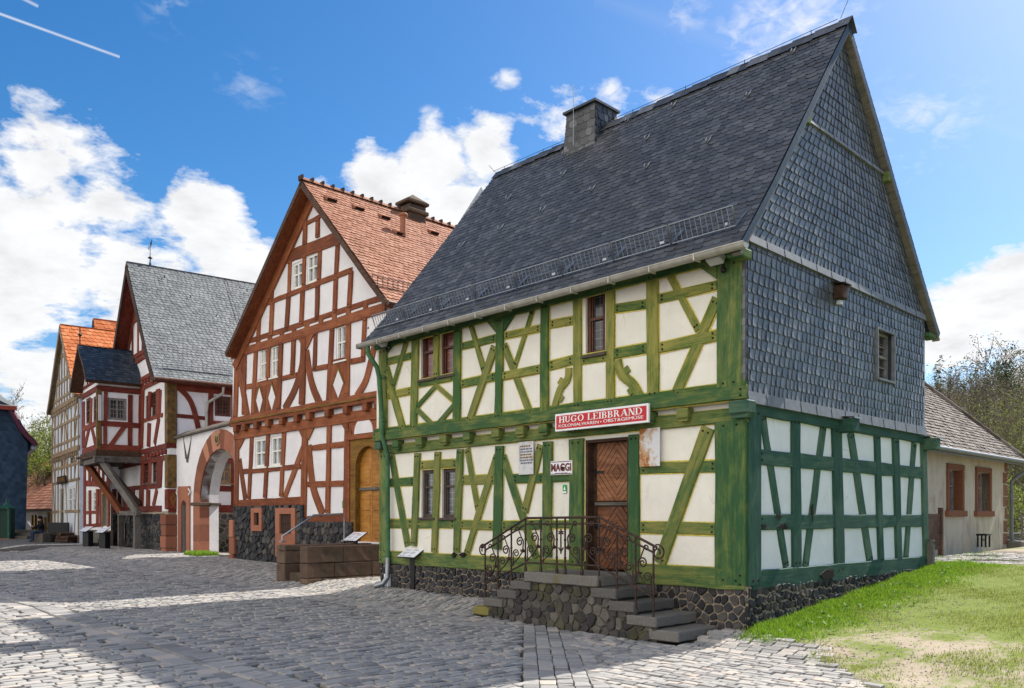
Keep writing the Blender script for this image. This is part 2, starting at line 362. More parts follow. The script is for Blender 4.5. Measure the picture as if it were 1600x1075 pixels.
def catmull(P, n=5):
    P=[Vector(p) for p in P]; Q=[P[0]*2-P[1]]+P+[P[-1]*2-P[-2]]; out=[]
    for i in range(1,len(Q)-2):
        for k in range(n):
            t=k/n; a,b,c,d=Q[i-1],Q[i],Q[i+1],Q[i+2]
            out.append(.5*((2*b)+(c-a)*t+(2*a-5*b+4*c-d)*t*t+(3*b-a-3*c+d)*t*t*t))
    out.append(P[-1]); return out
def curve_beam(fac, kind, mat, pts, w, p=.03, line=0, notches=(), nw=8):
    q=[Vector(fac.uv(*a)) for a in pts]; c=catmull(q,5)
    mid=pts[len(pts)//2]; ww=abs(fac.uv(mid[0]+w/2,mid[1])[0]-fac.uv(mid[0]-w/2,mid[1])[0])*.9
    def strip(W):
        L=[];Rr=[]
        for i,v in enumerate(c):
            d=(c[min(i+1,len(c)-1)]-c[max(i-1,0)]).normalized(); nn=Vector((-d.y,d.x))*W/2; L.append(v+nn); Rr.append(v-nn)
        return L,Rr
    L,Rr=strip(ww); fac.i+=1; p=p+(fac.i%11)*.0022
    ce=sum(c,Vector((0,0)))/len(c); d=(c[-1]-c[0]).normalized(); th=math.atan2(d.y,d.x); ct,st=math.cos(th),math.sin(th)
    lo=lambda v:((v-ce).x*ct+(v-ce).y*st, -(v-ce).x*st+(v-ce).y*ct)
    mb=MB(); pts3=[]
    for l,r in zip(L,Rr):
        a=lo(l); b=lo(r); pts3+=[(a[0],.04,a[1]),(a[0],-p,a[1]),(b[0],-p,b[1]),(b[0],.04,b[1])]
    n=len(c); fs=[]
    for i in range(n-1):
        for k in range(3): fs.append((i*4+k,i*4+k+1,(i+1)*4+k+1,(i+1)*4+k))
    fs+=[(3,2,1,0),((n-1)*4,(n-1)*4+1,(n-1)*4+2,(n-1)*4+3)]
    mb.idx(pts3,fs)
    for nx,ny,ang in notches:
        v=Vector(fac.uv(nx,ny)); s=abs(fac.uv(nx+nw/2,ny)[0]-fac.uv(nx-nw/2,ny)[0])/2
        a=R(ang); sq=[v+Vector((s*(math.cos(a)*i-math.sin(a)*j), s*(math.sin(a)*i+math.cos(a)*j))) for i,j in ((-1,-1),(1,-1),(1,1),(-1,1))]
        mb.prism([lo(k) for k in sq],-p+.003,.04)
    if line:
        L2,R2=strip(ww+2*line)
        for i in range(n-1): fac.lines.append([L2[i],R2[i],R2[i+1],L2[i+1]])
    return mb.build(kind,[mat],fac.h.root,fac.M@Matrix.Translation((ce.x,0,ce.y))@Matrix.Rotation(-th,4,'Y'))
def clip_poly(poly, p, n):       # keep the side where (v-p).n <= 0
    out=[]
    for i in range(len(poly)):
        a,b=poly[i],poly[(i+1)%len(poly)]; da=(a-p).dot(n); db=(b-p).dot(n)
        if da<=0: out.append(a)
        if (da<0<db) or (db<0<da): out.append(a+(b-a)*(da/(da-db)))
    return out
def wall(fac, poly, mat, name='wall', y=0.0, depth=.16, linemat=None, thick=0.0):
    # plaster infill with real openings, reveals and (green house) the painted border lines
    P=[Vector(p) for p in poly]
    ar=sum(P[i].x*P[(i+1)%len(P)].y-P[(i+1)%len(P)].x*P[i].y for i in range(len(P)))
    if ar<0: P=P[::-1]
    xs=sorted(set([min(p.x for p in P),max(p.x for p in P)]+[v for o in fac.open for v in (o[0],o[2])]))
    zs=sorted(set([min(p.y for p in P),max(p.y for p in P)]+[v for o in fac.open for v in (o[1],o[3])]))
    mb=MB()
    for i in range(len(xs)-1):
        for j in range(len(zs)-1):
            cx,cz=(xs[i]+xs[i+1])/2,(zs[j]+zs[j+1])/2
            if any(o[0]<cx<o[2] and o[1]<cz<o[3] for o in fac.open): continue
            c=[Vector((xs[i],zs[j])),Vector((xs[i+1],zs[j])),Vector((xs[i+1],zs[j+1])),Vector((xs[i],zs[j+1]))]
            for k in range(len(P)):
                a,b=P[k],P[(k+1)%len(P)]; d=b-a; c=clip_poly(c,a,Vector((d.y,-d.x)))
                if len(c)<3: break
            if len(c)>=3: mb.face([(v.x,y,v.y) for v in c])
    for a0,z0,a1,z1 in fac.open:
        D=y+depth
        mb.face([(a0,y,z0),(a0,y,z1),(a0,D,z1),(a0,D,z0)]); mb.face([(a1,y,z1),(a1,y,z0),(a1,D,z0),(a1,D,z1)])
        mb.face([(a0,y,z1),(a1,y,z1),(a1,D,z1),(a0,D,z1)]); mb.face([(a1,y,z0),(a0,y,z0),(a0,D,z0),(a1,D,z0)])
    if thick:
        n=len(P)
        for k in range(n):
            a,b=P[k],P[(k+1)%n]; mb.face([(b.x,y,b.y),(a.x,y,a.y),(a.x,y+thick,a.y),(b.x,y+thick,b.y)])
    o=mb.build(name,[mat],fac.h.root,fac.M)
    if linemat and fac.lines:
        m2=MB()
        for i,l in enumerate(fac.lines):
            yy=y-.003-(i%9)*.0012
            if isinstance(l,tuple):
                A,B,w=l; d=(B-A).normalized(); nn=Vector((-d.y,d.x))*w/2
                q=[A-nn,B-nn,B+nn,A+nn]
            else: q=l
            ar=sum(q[i].x*q[(i+1)%len(q)].y-q[(i+1)%len(q)].x*q[i].y for i in range(len(q)))
            if ar<0: q=q[::-1]
            m2.face([(v.x,yy,v.y) for v in q])
        m2.build('painted_border',[linemat],fac.h.root,fac.M)
    return o
def window(fac, tl, br, frame, pane, cols=1, rows=2, fw=.05, deep=.06, sill=None, mull=.045, bars=(1,2), y=0.0, label=None, rect=None, split=None, hang=.16):
    # casement window set in an opening; frame mesh with child panes, sill
    if rect: a0,z0,a1,z1=rect
    else:
        a0,z1=fac.uv(*tl); a1,z0=fac.uv(*br)
    fac.open.append((a0,z0,a1,z1)); w=a1-a0; h=z1-z0
    mb=MB(); d0=y+deep; d1=d0+.06
    mb.box(0,fw,d0,d1,0,h); mb.box(w-fw,w,d0,d1,0,h); mb.box(fw,w-fw,d0+.002,d1,0,fw); mb.box(fw,w-fw,d0+.002,d1,h-fw,h)
    xs=[fw+(w-2*fw)*i/cols for i in range(cols+1)]
    sp=split or [i/rows for i in range(1,rows)]
    zs=[fw]+[fw+(h-2*fw)*q for q in sp]+[h-fw]
    for x in xs[1:-1]: mb.box(x-mull/2,x+mull/2,d0-.008,d1,fw,h-fw)
    for z in zs[1:-1]: mb.box(fw,w-fw,d0-.005,d1-.004,z-mull/2,z+mull/2)
    for i in range(cols):       # inner sash and thin glazing bars
        for j in range(len(zs)-1):
            x0,x1,z0b,z1b=xs[i],xs[i+1],zs[j],zs[j+1]; s=.022
            mb.box(x0+mull*.4,x0+mull*.4+s,d0+.012,d1-.01,z0b+.012,z1b-.012); mb.box(x1-mull*.4-s,x1-mull*.4,d0+.012,d1-.01,z0b+.012,z1b-.012)
            for b in range(1,bars[0]): xx=x0+(x1-x0)*b/bars[0]; mb.box(xx-.008,xx+.008,d0+.018,d1-.012,z0b,z1b)
            for b in range(1,bars[1]): zz=z0b+(z1b-z0b)*b/bars[1]; mb.box(x0,x1,d0+.019,d1-.012,zz-.008,zz+.008)
    o=mb.build('window',[frame],fac.h.root,fac.M@Matrix.Translation((a0,0,z0)))
    if label: o['label']=label
    p=MB(); p.box(fw*.6,w-fw*.6,d1-.012,d1+.02,fw*.6,h-fw*.6); p.build('pane',[pane],o)
    if sill is not None:
        q=MB(); q.box(-.05,w+.05,y-.07,y+deep-.002,-.05,0.0,c=.006); q.build('sill',[sill],o)
    return o
# ------------------------------------------------------------------ tiles and slates as real geometry
def tiles(mb, rowfn, nrow, tw, th=.012, lift=.016, shape='rect', jw=.15, over=1.35, side_lift=0.0, skew=0.0, tj=1.0, wave=.022):
    """rowfn(i)-> (A,B,C,Dn, n): lower-left, lower-right, upper-right, upper-left of the course and its outward normal"""
    for i in range(nrow):
        rr=rowfn(i)
        if rr is None: continue
        A,B,C,D,n=rr; L=(B-A).length
        if L<.02: continue
        cnt=max(1,int(round(L/tw))); x=-(.5 if i%2 else 0)*tw; edges=[0.0]
        while True:
            x+=tw*(1+rng.uniform(-jw,jw))
            if x>L-.3*tw: break
            if x>0.04: edges.append(x)
        edges.append(L); up=(D-A); upd=up.normalized(); uh=up.length
        for k in range(len(edges)-1):
            s0,s1=edges[k]/L,edges[k+1]/L
            def P(s,t,h):
                q_=(A.lerp(B,s)*(1-t)+D.lerp(C,s)*t); return q_+n*(h+wave*mnoise.noise(q_*.55))
            l=lift*rng.uniform(.75,1.3); tt=rng.random()*tj+(1-tj)*.5
            dz=rng.uniform(-.045,.045); g=.0025/max(L,.05)
            s0+=g; s1-=g; ll=l+side_lift; lr=l
            if shape=='rect': bot=[(s0,dz,ll),(s1,dz+skew,lr)]
            elif shape=='round':
                c=(s0+s1)/2; w=(s1-s0)/2
                bot=[(s0,.30+dz,ll),(s0+w*.25,.08+dz,ll),(c,dz,l),(s1-w*.25,.08+dz,lr),(s1,.30+dz,lr)]
            elif shape=='scale':   # slate with its lower corner struck round
                w=(s1-s0)
                bot=[(s0,.42+dz,ll),(s0+w*.08,.20+dz,ll),(s0+w*.24,.05+dz,ll*.95),(s0+w*.5,dz-.01,lr*1.05),(s1,dz+.0,lr)]
            elif shape=='lap':     # squared slate laid sideways over its neighbour, the free edge struck in a curve
                w=(s1-s0); e=s1+w*.32 if k<len(edges)-2 else s1
                bot=[(s0,.10+dz,ll),(s0+w*.07,.02+dz,ll),(s0+w*.22,dz,ll*.92),(e,dz,lr*.45)]
            top=[(s1,over,.001+lr*.12),(s0,over,.001+ll*.12)]
            if shape=='lap': top=[(e,over,.001+lr*.05),(s0+w*.34,over,.001+ll*.25),(s0+w*.17,.72,ll*.6),(s0+w*.05,.40,ll*.85)]
            f=[P(*q) for q in bot]+[P(*q) for q in top]
            mb.face(f,0,tt)
            for q in range(len(bot)-1):
                a,b=bot[q],bot[q+1]; mb.face([P(a[0],a[1],a[2]-th),P(b[0],b[1],b[2]-th),P(*b),P(*a)],0,tt*.6)
            if shape=='lap':
                ed=[bot[0]]+top[:0:-1]
                for a,b in zip(ed[:-1],ed[1:]): mb.face([P(*a),P(*b),P(b[0],b[1],b[2]-th),P(a[0],a[1],a[2]-th)],0,tt*.25)
            elif side_lift or shape=='scale':
                a=bot[0]; b=top[-1]; mb.face([P(*a),P(*b),P(b[0],b[1],b[2]-th),P(a[0],a[1],a[2]-th)],0,tt*.3)
def slope_rows(Ls, Rs, expo):
    """roof slope given by matching left / right polylines from eave to ridge -> rowfn, count"""
    Ls=[Vector(p) for p in Ls]; Rs=[Vector(p) for p in Rs]
    seg=[((Ls[i+1]-Ls[i]).length+(Rs[i+1]-Rs[i]).length)/2 for i in range(len(Ls)-1)]; tot=sum(seg); n=int(round(tot/expo))
    def at(d):
        d=max(0,min(tot,d))
        for i,s in enumerate(seg):
            if d<=s+1e-9: t=d/s; return Ls[i].lerp(Ls[i+1],t),Rs[i].lerp(Rs[i+1],t)
            d-=s
        return Ls[-1],Rs[-1]
    def fn(i):
        A,B=at(tot*i/n); D,C=at(tot*(i+1)/n); nn=(B-A).cross(D-A).normalized(); return A,B,C,D,nn
    return fn,n
def deck(mb, Ls, Rs, th, m=0):
    Ls=[Vector(p) for p in Ls]; Rs=[Vector(p) for p in Rs]
    for i in range(len(Ls)-1):
        A,B,C,D=Ls[i],Rs[i],Rs[i+1],Ls[i+1]; n=(B-A).cross(D-A).normalized()*th
        a,b,c,d=A-n,B-n,C-n,D-n
        mb.face([A,B,C,D],m); mb.face([d,c,b,a],m); mb.face([a,A,D,d],m); mb.face([B,b,c,C],m)
        if i==0: mb.face([A,a,b,B],m)
        if i==len(Ls)-2: mb.face([D,C,c,d],m)
def facade_rows(poly, expo, z0=None, slope=0.0):
    """courses of slates over a convex wall polygon (a,z); y=0 plane, outward -y"""
    P=[Vector(p) for p in poly]; zl=min(p.y for p in P); zh=max(p.y for p in P); n=int((zh-zl)/expo)+1
    def rng_at(z):
        xs=[]
        for i in range(len(P)):
            a,b=P[i],P[(i+1)%len(P)]
            if (a.y-z)*(b.y-z)<=0 and abs(a.y-b.y)>1e-9: xs.append(a.x+(b.x-a.x)*(z-a.y)/(b.y-a.y))
        return (min(xs),max(xs)) if len(xs)>=2 else None
    def fn(i):
        z=zl+i*expo; zt=min(z+expo,zh-.001); r=rng_at(z+.001); q=rng_at(zt)
        if not r or not q or zt-z<.02: return None
        return Vector((r[0],0,z)),Vector((r[1],0,z)),Vector((q[1],0,zt)),Vector((q[0],0,zt)),Vector((0,-1,0))
    return fn,n
# ------------------------------------------------------------------ rubble masonry (Voronoi stones)
def rubble(a0,a1,z0,z1,cell,gap=.022,h=.05,seed=1,mat='basalt',mort='mortar',zf=None,asp=1.25,cut=None):
    r=random.Random(seed); mb=MB(); na=max(1,int((a1-a0)/(cell*asp))); nz=max(1,int(round((z1-z0)/cell)))
    da,dz=(a1-a0)/na,(z1-z0)/nz; G={}
    for i in range(-1,na+1):
        for j in range(-1,nz+1):
            G[i,j]=Vector((a0+(i+.5+r.uniform(-.38,.38)+(.25 if j%2 else -.25))*da, z0+(j+.5+r.uniform(-.34,.34))*dz))
    for i in range(-1,na+1):
        for j in range(-1,nz+1):
            p=G[i,j]; c=[Vector((a0,z0)),Vector((a1,z0)),Vector((a1,z1)),Vector((a0,z1))]
            for di in range(-2,3):
                for dj in range(-2,3):
                    if (di or dj) and (i+di,j+dj) in G:
                        q=G[i+di,j+dj]; d=(q-p); m=(p+q)/2; c=clip_poly(c,m-d.normalized()*gap*.5,d)
                        if len(c)<3: break
                if len(c)<3: break
            if len(c)<3: continue
            ar=abs(sum(c[k].x*c[(k+1)%len(c)].y-c[(k+1)%len(c)].x*c[k].y for k in range(len(c))))/2
            if ar<cell*cell*.06: continue
            e=[]
            for k in range(len(c)):
                a,b=c[k],c[(k+1)%len(c)]; e+=[a.lerp(b,.14),a.lerp(b,.86)]
            ce=sum(e,Vector((0,0)))/len(e)
            if cut and not cut(ce.x,ce.y): continue
            hh=h*r.uniform(.45,1.1); t=r.random(); n=len(e); off=[r.uniform(-.006,.006) for _ in e]
            tilt=Vector((r.uniform(-.12,.12),r.uniform(-.12,.12)))
            o=[(v.x,.012,v.y) for v in e]
            m1=[(ce.x+(v.x-ce.x)*.965,-hh*.72+(v-ce).dot(tilt)+w*.5,ce.y+(v.y-ce.y)*.965) for v,w in zip(e,off)]
            m2=[(ce.x+(v.x-ce.x)*.84,-hh+(v-ce).dot(tilt)*.9+w*1.6,ce.y+(v.y-ce.y)*.84) for v,w in zip(e,off)]
            pts=o+m1+m2; fs=[tuple(range(2*n,3*n))]
            for k in range(n):
                k2=(k+1)%n; fs+=[(k,k2,n+k2,n+k),(n+k,n+k2,2*n+k2,2*n+k)]
            mb.idx(pts,fs,0,t)
    return mb,[MT[mat],MT[mort]]

def stone(mb,x0,x1,y0,y1,z0,z1,c=.02,amp=.010,t=.5,m=0,cell=.12):
    """hewn block: bevelled, then its faces and arrises roughened"""
    bm=bmesh.new(); bmesh.ops.create_cube(bm,size=1); L=(x1-x0,y1-y0,z1-z0)
    for v in bm.verts: v.co=Vector((x0+(v.co.x+.5)*L[0],y0+(v.co.y+.5)*L[1],z0+(v.co.z+.5)*L[2]))
    for ax in range(3):
        k=max(1,min(16,int(L[ax]/cell)))
        for i in range(1,k):
            p=[x0,y0,z0]; p[ax]+=L[ax]*i/k; n=Vector((0,0,0)); n[ax]=1
            bmesh.ops.bisect_plane(bm,geom=bm.verts[:]+bm.edges[:]+bm.faces[:],plane_co=Vector(p),plane_no=n)
    eds=[e for e in bm.edges if len(e.link_faces)==2 and e.calc_face_angle()>.5]
    bmesh.ops.bevel(bm,geom=eds,offset=c,segments=1,affect='EDGES')
    o=Vector((rng.uniform(0,50),rng.uniform(0,50),0))
    for v in bm.verts: v.co+=Vector((mnoise.noise(v.co*5+o),mnoise.noise(v.co*5+o*2),mnoise.noise(v.co*5-o)))*amp+Vector((mnoise.noise(v.co*17+o),mnoise.noise(v.co*17-o),0))*amp*.4
    bm.verts.index_update(); mb.idx([v.co for v in bm.verts],[[v.index for v in f.verts] for f in bm.faces],m,t); bm.free()
def jagged(cx,cz,w,h,n=20):
    return [(cx+w*math.cos(2*math.pi*k/n)*rng.uniform(.45,1.15), cz+h*math.sin(2*math.pi*k/n)*rng.uniform(.45,1.15)) for k in range(n)]
SUN_E=4.5; SKY_E=.12; SKY_SAT=1.25; SKY_DUST=.6; CLOUD=(9.5,9.6,9.9); EXPO=.9
SUN_E=5.0; SKY_E=.09; SKY_SAT=1.36; SKY_DUST=.8; CLOUD=(6.2,6.25,6.35); CLOUD_FILL=(12,11.7,11.4); EXPO=.85
# ================================================================== GREEN HOUSE
ANG=math.atan2(UY,UX)
G=House('half_timbered_house','green half-timbered house with slate-hung gable and steep dark slate roof','house',GX,GY,0,ANG)
FL=G.fac((0,0),(1,0),(0,-1))          # front, ground storey
FU=G.fac((0,-.12),(1,0),(0,-1))       # front, upper storey (jettied)
FS=G.fac((0,0),(0,1),(1,0))           # gable side
LX=FL.uv(595.5,800)[0]; ZP=.63
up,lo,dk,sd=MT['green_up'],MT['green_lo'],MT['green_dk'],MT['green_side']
YL=.016
# windows first (they open the walls)
window(FU,(657.7,524),(679.6,590),MT['bframe'],MT['redpane'],1,2,.06,.05,MT['dframe'],split=[.62],bars=(1,1))
window(FU,(688,515.5),(711,584),MT['bframe'],MT['redpane'],1,2,.06,.05,MT['dframe'],split=[.62],bars=(1,1))
window(FU,(915,455),(946,550.5),MT['bframe'],MT['glassd'],1,2,.07,.05,MT['dframe'],split=[.56],bars=(1,1))
window(FL,(658.5,735),(679.6,808.5),MT['dframe'],MT['glass'],1,2,.07,.05,MT['dframe'],split=[.66],bars=(1,1))
window(FL,(690.5,732.5),(713,809),MT['dframe'],MT['glass'],1,2,.07,.05,MT['dframe'],split=[.66],bars=(1,1))
dx0,dz1=FL.uv(915.5,688); dx1,_=FL.uv(984,700); DZ0=.745
FL.open.append((dx0,DZ0,dx1,dz1))
B=lambda f,k,m,*a,**kw: beam(f,k,m,*a,**dict(dict(line=YL),**kw))
# --- upper storey, front
zb=FU.uv(900,640)[1]
def zfu(px,py): return FU.uv(px,py)[1]
zbr=(zfu(597,680)+zfu(1150,617))/2; zpl=(zfu(621,527)+zfu(1140,402))/2
beam(FU,'bressummer',lo,LX-.05,zbr,.10,zbr,.20,p=.07,metric=True,line=YL)
beam(FU,'bressummer',up,LX-.05,zbr+.135,.08,zbr+.135,.07,p=.035,metric=True,line=YL)
beam(FU,'wall_plate',dk,LX-.05,zpl,.10,zpl,.22,p=.04,metric=True,line=YL)
beam(FU,'wall_plate',dk,LX-.05,zpl+.21,.10,zpl+.21,.2,p=.01,metric=True)
for a in [(600,545,600,680,12),(650.6,526,647.5,672,10),(684,520,683.3,590,8.5),(716.7,513,715,665,11),(783.7,496,780,656,10.5),(853.5,474,852.3,650,12),
          (903,460,903,640,12.5),(954.5,446,955,634,13),(1020,427,1021.7,622,18)]:
    B(FU,'post',up,*a,p=.034)
xq=FU.uv(1122,500)[0]; beam(FU,'post',dk,(xq+.03)/2,zbr+.09,(xq+.03)/2,zpl-.1,.03-xq,p=.042,metric=True)
for a in [(604.5,565.5,646,555.5,11),(603,618.7,644,610.5,12),(655,600,711,588.5,12),(722,541.6,777,528,11),(789.5,525,847,512.6,11),(722,599.8,776,588,13),(787,588,846.5,576.3,13),
          (860,507,897,500.5,13),(859,571.5,897,562.5,15),(909,562.5,949,556,15),(961,483,1011,475.5,14),(961,552.5,1012,544,17),(1030,467,1121,446.5,14),(1031,544,1122,523.5,17)]:
    B(FU,'rail',up,*a,p=.018)
for a in [(637.3,530.7,614.8,606.4,6),(604.5,575.7,631,672,10),(736,506.7,758,581,7),(774.4,541.6,733.7,660,11),(833.7,483.5,804.6,574,7),(788.4,539,830.5,650,11.5),
          (1044,423,1092,515.5,12),(1122,466,1055.5,619,17)]:
    B(FU,'brace',rng.choice([up,up,lo]),*a,p=.024)
for a in [(654,634,683,602,9),(682,602,710,627,9),(710,633,681,668,9),(653,640,681,668,9)]: B(FU,'brace',rng.choice([up,lo]),*a,p=.024,pegs=False)
for q in [[(761.6,501),(778.5,496),(778.5,522)],[(788.5,494),(808,489),(790,517)],[(1088,413),(1123,406),(1122,437)],[(612,541),(622,534),(606,552)]]: poly_beam(FU,'knee_brace',dk,q,line=.008)
curve_beam(FU,'curved_brace',up,[(889.6,575),(888,592),(876,609),(866,641)],10,line=YL,notches=[(878,597,50),(877,622,50)])
curve_beam(FU,'curved_brace',up,[(966,563),(971.5,584.6),(990.8,602),(1006.6,632)],13,line=YL,notches=[(980,579,35),(987,611,35)],nw=9)
wall(FU,[(LX,zbr-.05),(0,zbr-.05),(0,zpl+.3),(LX,zpl+.3)],MT['cream'],linemat=MT['yline'])
# --- band with joist ends
zj=(FL.uv(600,701)[1]+FL.uv(1120,655)[1])/2
beam(FL,'wall_plate',lo,LX,zj,.05,zj,.20,p=.05,metric=True,line=YL)
jm=MB()
for i,px in enumerate([627,663,701,738,783,821,857,900,941,982,1020,1075]):
    a=FL.uv(px,660)[0]; z=zbr-.20
    m=MB(); m.box(a-.105,a+.105,-.17,.05,z-.085,z+.07,c=.012); m.prism([(a-.075,z-.13),(a+.075,z-.13),(a+.105,z-.085),(a-.105,z-.085)],-.14,.05)
    m.build('joist_end',[lo],G.root,FL.M)
m=MB(); m.box(-.17,.14,-.19,.06,zbr-.30,zbr-.11,c=.015); m.prism([(-.12,zbr-.36),(.10,zbr-.36),(.14,zbr-.30),(-.17,zbr-.30)],-.15,.05); m.build('joist_end',[sd],G.root,FL.M)
m=MB(); m.box(LX-.03,LX+.2,-.17,.06,zbr-.29,zbr-.11,c=.015); m.build('joist_end',[sd],G.root,FL.M)
# --- ground storey, front
zs=(FL.uv(610,870)[1]+FL.uv(1119,900)[1])/2
beam(FL,'sill_beam',dk,LX,zs-.01,dx0,zs-.01,.27,p=.055,metric=True,line=YL)
beam(FL,'sill_beam',dk,dx1,zs-.03,.02,zs-.03,.31,p=.058,metric=True,line=YL)
B(FL,'post',dk,601,708,601,866,12,p=.04)
for a in [(653.7,708,647.7,853,9),(685.6,706,680,863,9),(720.5,702,715,863,10),(782.4,697,778,858,13),(858,690,856,870,14)]: B(FL,'post',lo,*a,p=.034)
B(FL,'post',dk,902.5,686,903,884,21,p=.04); B(FL,'post',dk,992,679,991.5,888,17,p=.04)
xq=FL.uv(1120,790)[0]; beam(FL,'post',dk,(xq+.035)/2,ZP+.02,(xq+.035)/2,zj-.08,.035-xq,p=.064,metric=True)
for a in [(607.8,754.6,648,752,13),(607,818,645,818,14),(658.5,727,715,723.5,13),(653,818.6,712,818,14),(722.6,750,775,748.5,14),(803,748,851,747,14),(721,819.6,772,821,14),(786,821,850,819.5,14),
          (865,747,892,745.5,12),(863,820,892,819.5,12),(1001,732,1121,728,18),(1001,824,1120,827,19)]: B(FL,'rail',lo,*a,p=.018)
for a in [(612.6,711,638,853,9),(731,701,747.7,796,8.5),(777.5,712,730,866,10.5),(786.7,713,839,872,11.5),(845.7,695,820.6,800,11),(1107,668,1032,880,21)]: B(FL,'brace',lo,*a,p=.024)
wall(FL,[(LX,ZP),(0,ZP),(0,zbr-.05),(LX,zbr-.05)],MT['cream'],linemat=MT['yline'],depth=.22)
# rotten patches in the sill beam
for px,py,w in [(713,867,.16),(727,867,.20)]:
    a,z=FL.uv(px,py); m=MB(); m.prism(jagged(a,z,w*.5,.055),-.083,-.04); m.build('rotten_patch',[MT['hole']],G.root,FL.M)
# --- door: outer frame lining, two-leaf stable door with lozenge boarding
m=MB(); dw=dx1-dx0; dh=dz1-DZ0
m.box(0,.05,-.01,.2,0,dh); m.box(dw-.05,dw,-.01,.2,0,dh); m.box(.05,dw-.05,-.008,.2,dh-.05,dh); m.box(.05,.13,.14,.2,0,dh-.05)
door=m.build('door',[MT['dark_wood']],G.root,FL.M@Matrix.Translation((dx0,0,DZ0)))
def leaf(z0,z1,x0,x1,parent,flip):
    o=MB(); o.box(x0,x1,.155,.19,z0,z1)
    cx=x0+(x1-x0)*(.58); hh=(z1-z0)
    cz=(z0+z1)/2-.02 if not flip else z0+hh*.02
    st=.105
    for k in range(9):          # concentric lozenges / chevrons of boards
        r0,r1=k*st,(k+1)*st-.013
        for sx in (-1,1):
            for sz in ((-1,1) if not flip else (1,)):
                q=[Vector((cx+sx*r0,cz)),Vector((cx+sx*r1,cz)),Vector((cx,cz+sz*r1*1.25)),Vector((cx,cz+sz*r0*1.25))]
                for pp,nn in (((x0+.012,0),(-1,0)),((x1-.012,0),(1,0)),((0,z0+.012),(0,-1)),((0,z1-.012),(0,1))):
                    q=clip_poly(q,Vector(pp),Vector(nn))
                    if len(q)<3: break
                if len(q)>=3:
                    ar=sum(q[i].x*q[(i+1)%len(q)].y-q[(i+1)%len(q)].x*q[i].y for i in range(len(q)))
                    o.prism([(v.x,v.y) for v in (q if ar>0 else q[::-1])],.155-.028+.004*(k%2),.156)
    return o.build('door_leaf',[MT['door']],parent)
zm=dh*.50
l1=leaf(zm+.06,dh-.05,.13,dw-.05,door,False); l2=leaf(.02,zm-.02,.13,dw-.05,door,True)
m=MB(); m.box(.12,dw-.045,.085,.15,zm-.015,zm+.045,c=.008); m.build('weather_bar',[MT['grey_wood']],door)
for z in (dh-.55,zm-.35,.35):
    m=MB(); m.box(.10,.30,.118,.13,z-.02,z+.02); m.prism([(.10,z-.07),(.16,z),(.10,z+.07)],.112,.126); m.build('strap_hinge',[MT['black']],door)
m=MB(); m.box(-.02,dw+.02,-.09,.2,-.05,0); m.build('threshold',[MT['step']],door)
# --- gable side, ground storey
W=7.05
zs2=(FS.uv(1178,899.5)[1]+FS.uv(1443,880)[1])/2
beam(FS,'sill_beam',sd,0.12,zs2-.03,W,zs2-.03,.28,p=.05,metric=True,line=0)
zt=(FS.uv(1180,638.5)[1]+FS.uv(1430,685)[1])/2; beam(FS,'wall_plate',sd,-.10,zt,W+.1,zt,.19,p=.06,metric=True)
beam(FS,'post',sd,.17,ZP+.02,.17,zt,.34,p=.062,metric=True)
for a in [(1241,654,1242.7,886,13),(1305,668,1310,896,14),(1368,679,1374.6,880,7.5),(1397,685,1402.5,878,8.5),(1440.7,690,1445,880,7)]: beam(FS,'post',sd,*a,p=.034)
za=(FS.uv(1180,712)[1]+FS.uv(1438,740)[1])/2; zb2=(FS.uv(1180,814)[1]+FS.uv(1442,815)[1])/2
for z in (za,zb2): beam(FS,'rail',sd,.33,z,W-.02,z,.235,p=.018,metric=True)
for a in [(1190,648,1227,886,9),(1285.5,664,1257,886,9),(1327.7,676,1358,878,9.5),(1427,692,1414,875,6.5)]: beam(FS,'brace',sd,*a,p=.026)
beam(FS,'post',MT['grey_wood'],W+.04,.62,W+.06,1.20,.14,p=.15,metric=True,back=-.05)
wall(FS,[(0,ZP),(W,ZP),(W,zt),(0,zt)],MT['whiteside'])
for px,py,w,h in [(1213,807,.12,.05),(1220,823,.22,.06),(1189,823,.16,.05),(1266,800,.05,.16),(1288,897,.36,.13)]:
    a,z=FS.uv(px,py); m=MB(); m.prism(jagged(a,z,w*.8,h),-.076 if z<zs2+.1 else -.045,-.02); m.build('rotten_patch',[MT['hole']],G.root,FS.M)
# projecting beam ends on the gable
for a,z in ((FS.uv(1311,676)[0],zt-.02),(W-.12,zt-.1)):
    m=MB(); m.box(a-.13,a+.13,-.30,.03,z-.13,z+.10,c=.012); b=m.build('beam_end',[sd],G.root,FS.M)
    q=MB(); q.idx([(a-.15,-.34,z+.115),(a+.15,-.34,z+.115),(a+.15,.0,z+.15),(a-.15,.0,z+.15)],[(0,1,2,3)]); q.box(a-.15,a+.15,-.34,-.33,z+.09,z+.115); q.build('beam_cap',[MT['steel']],b)
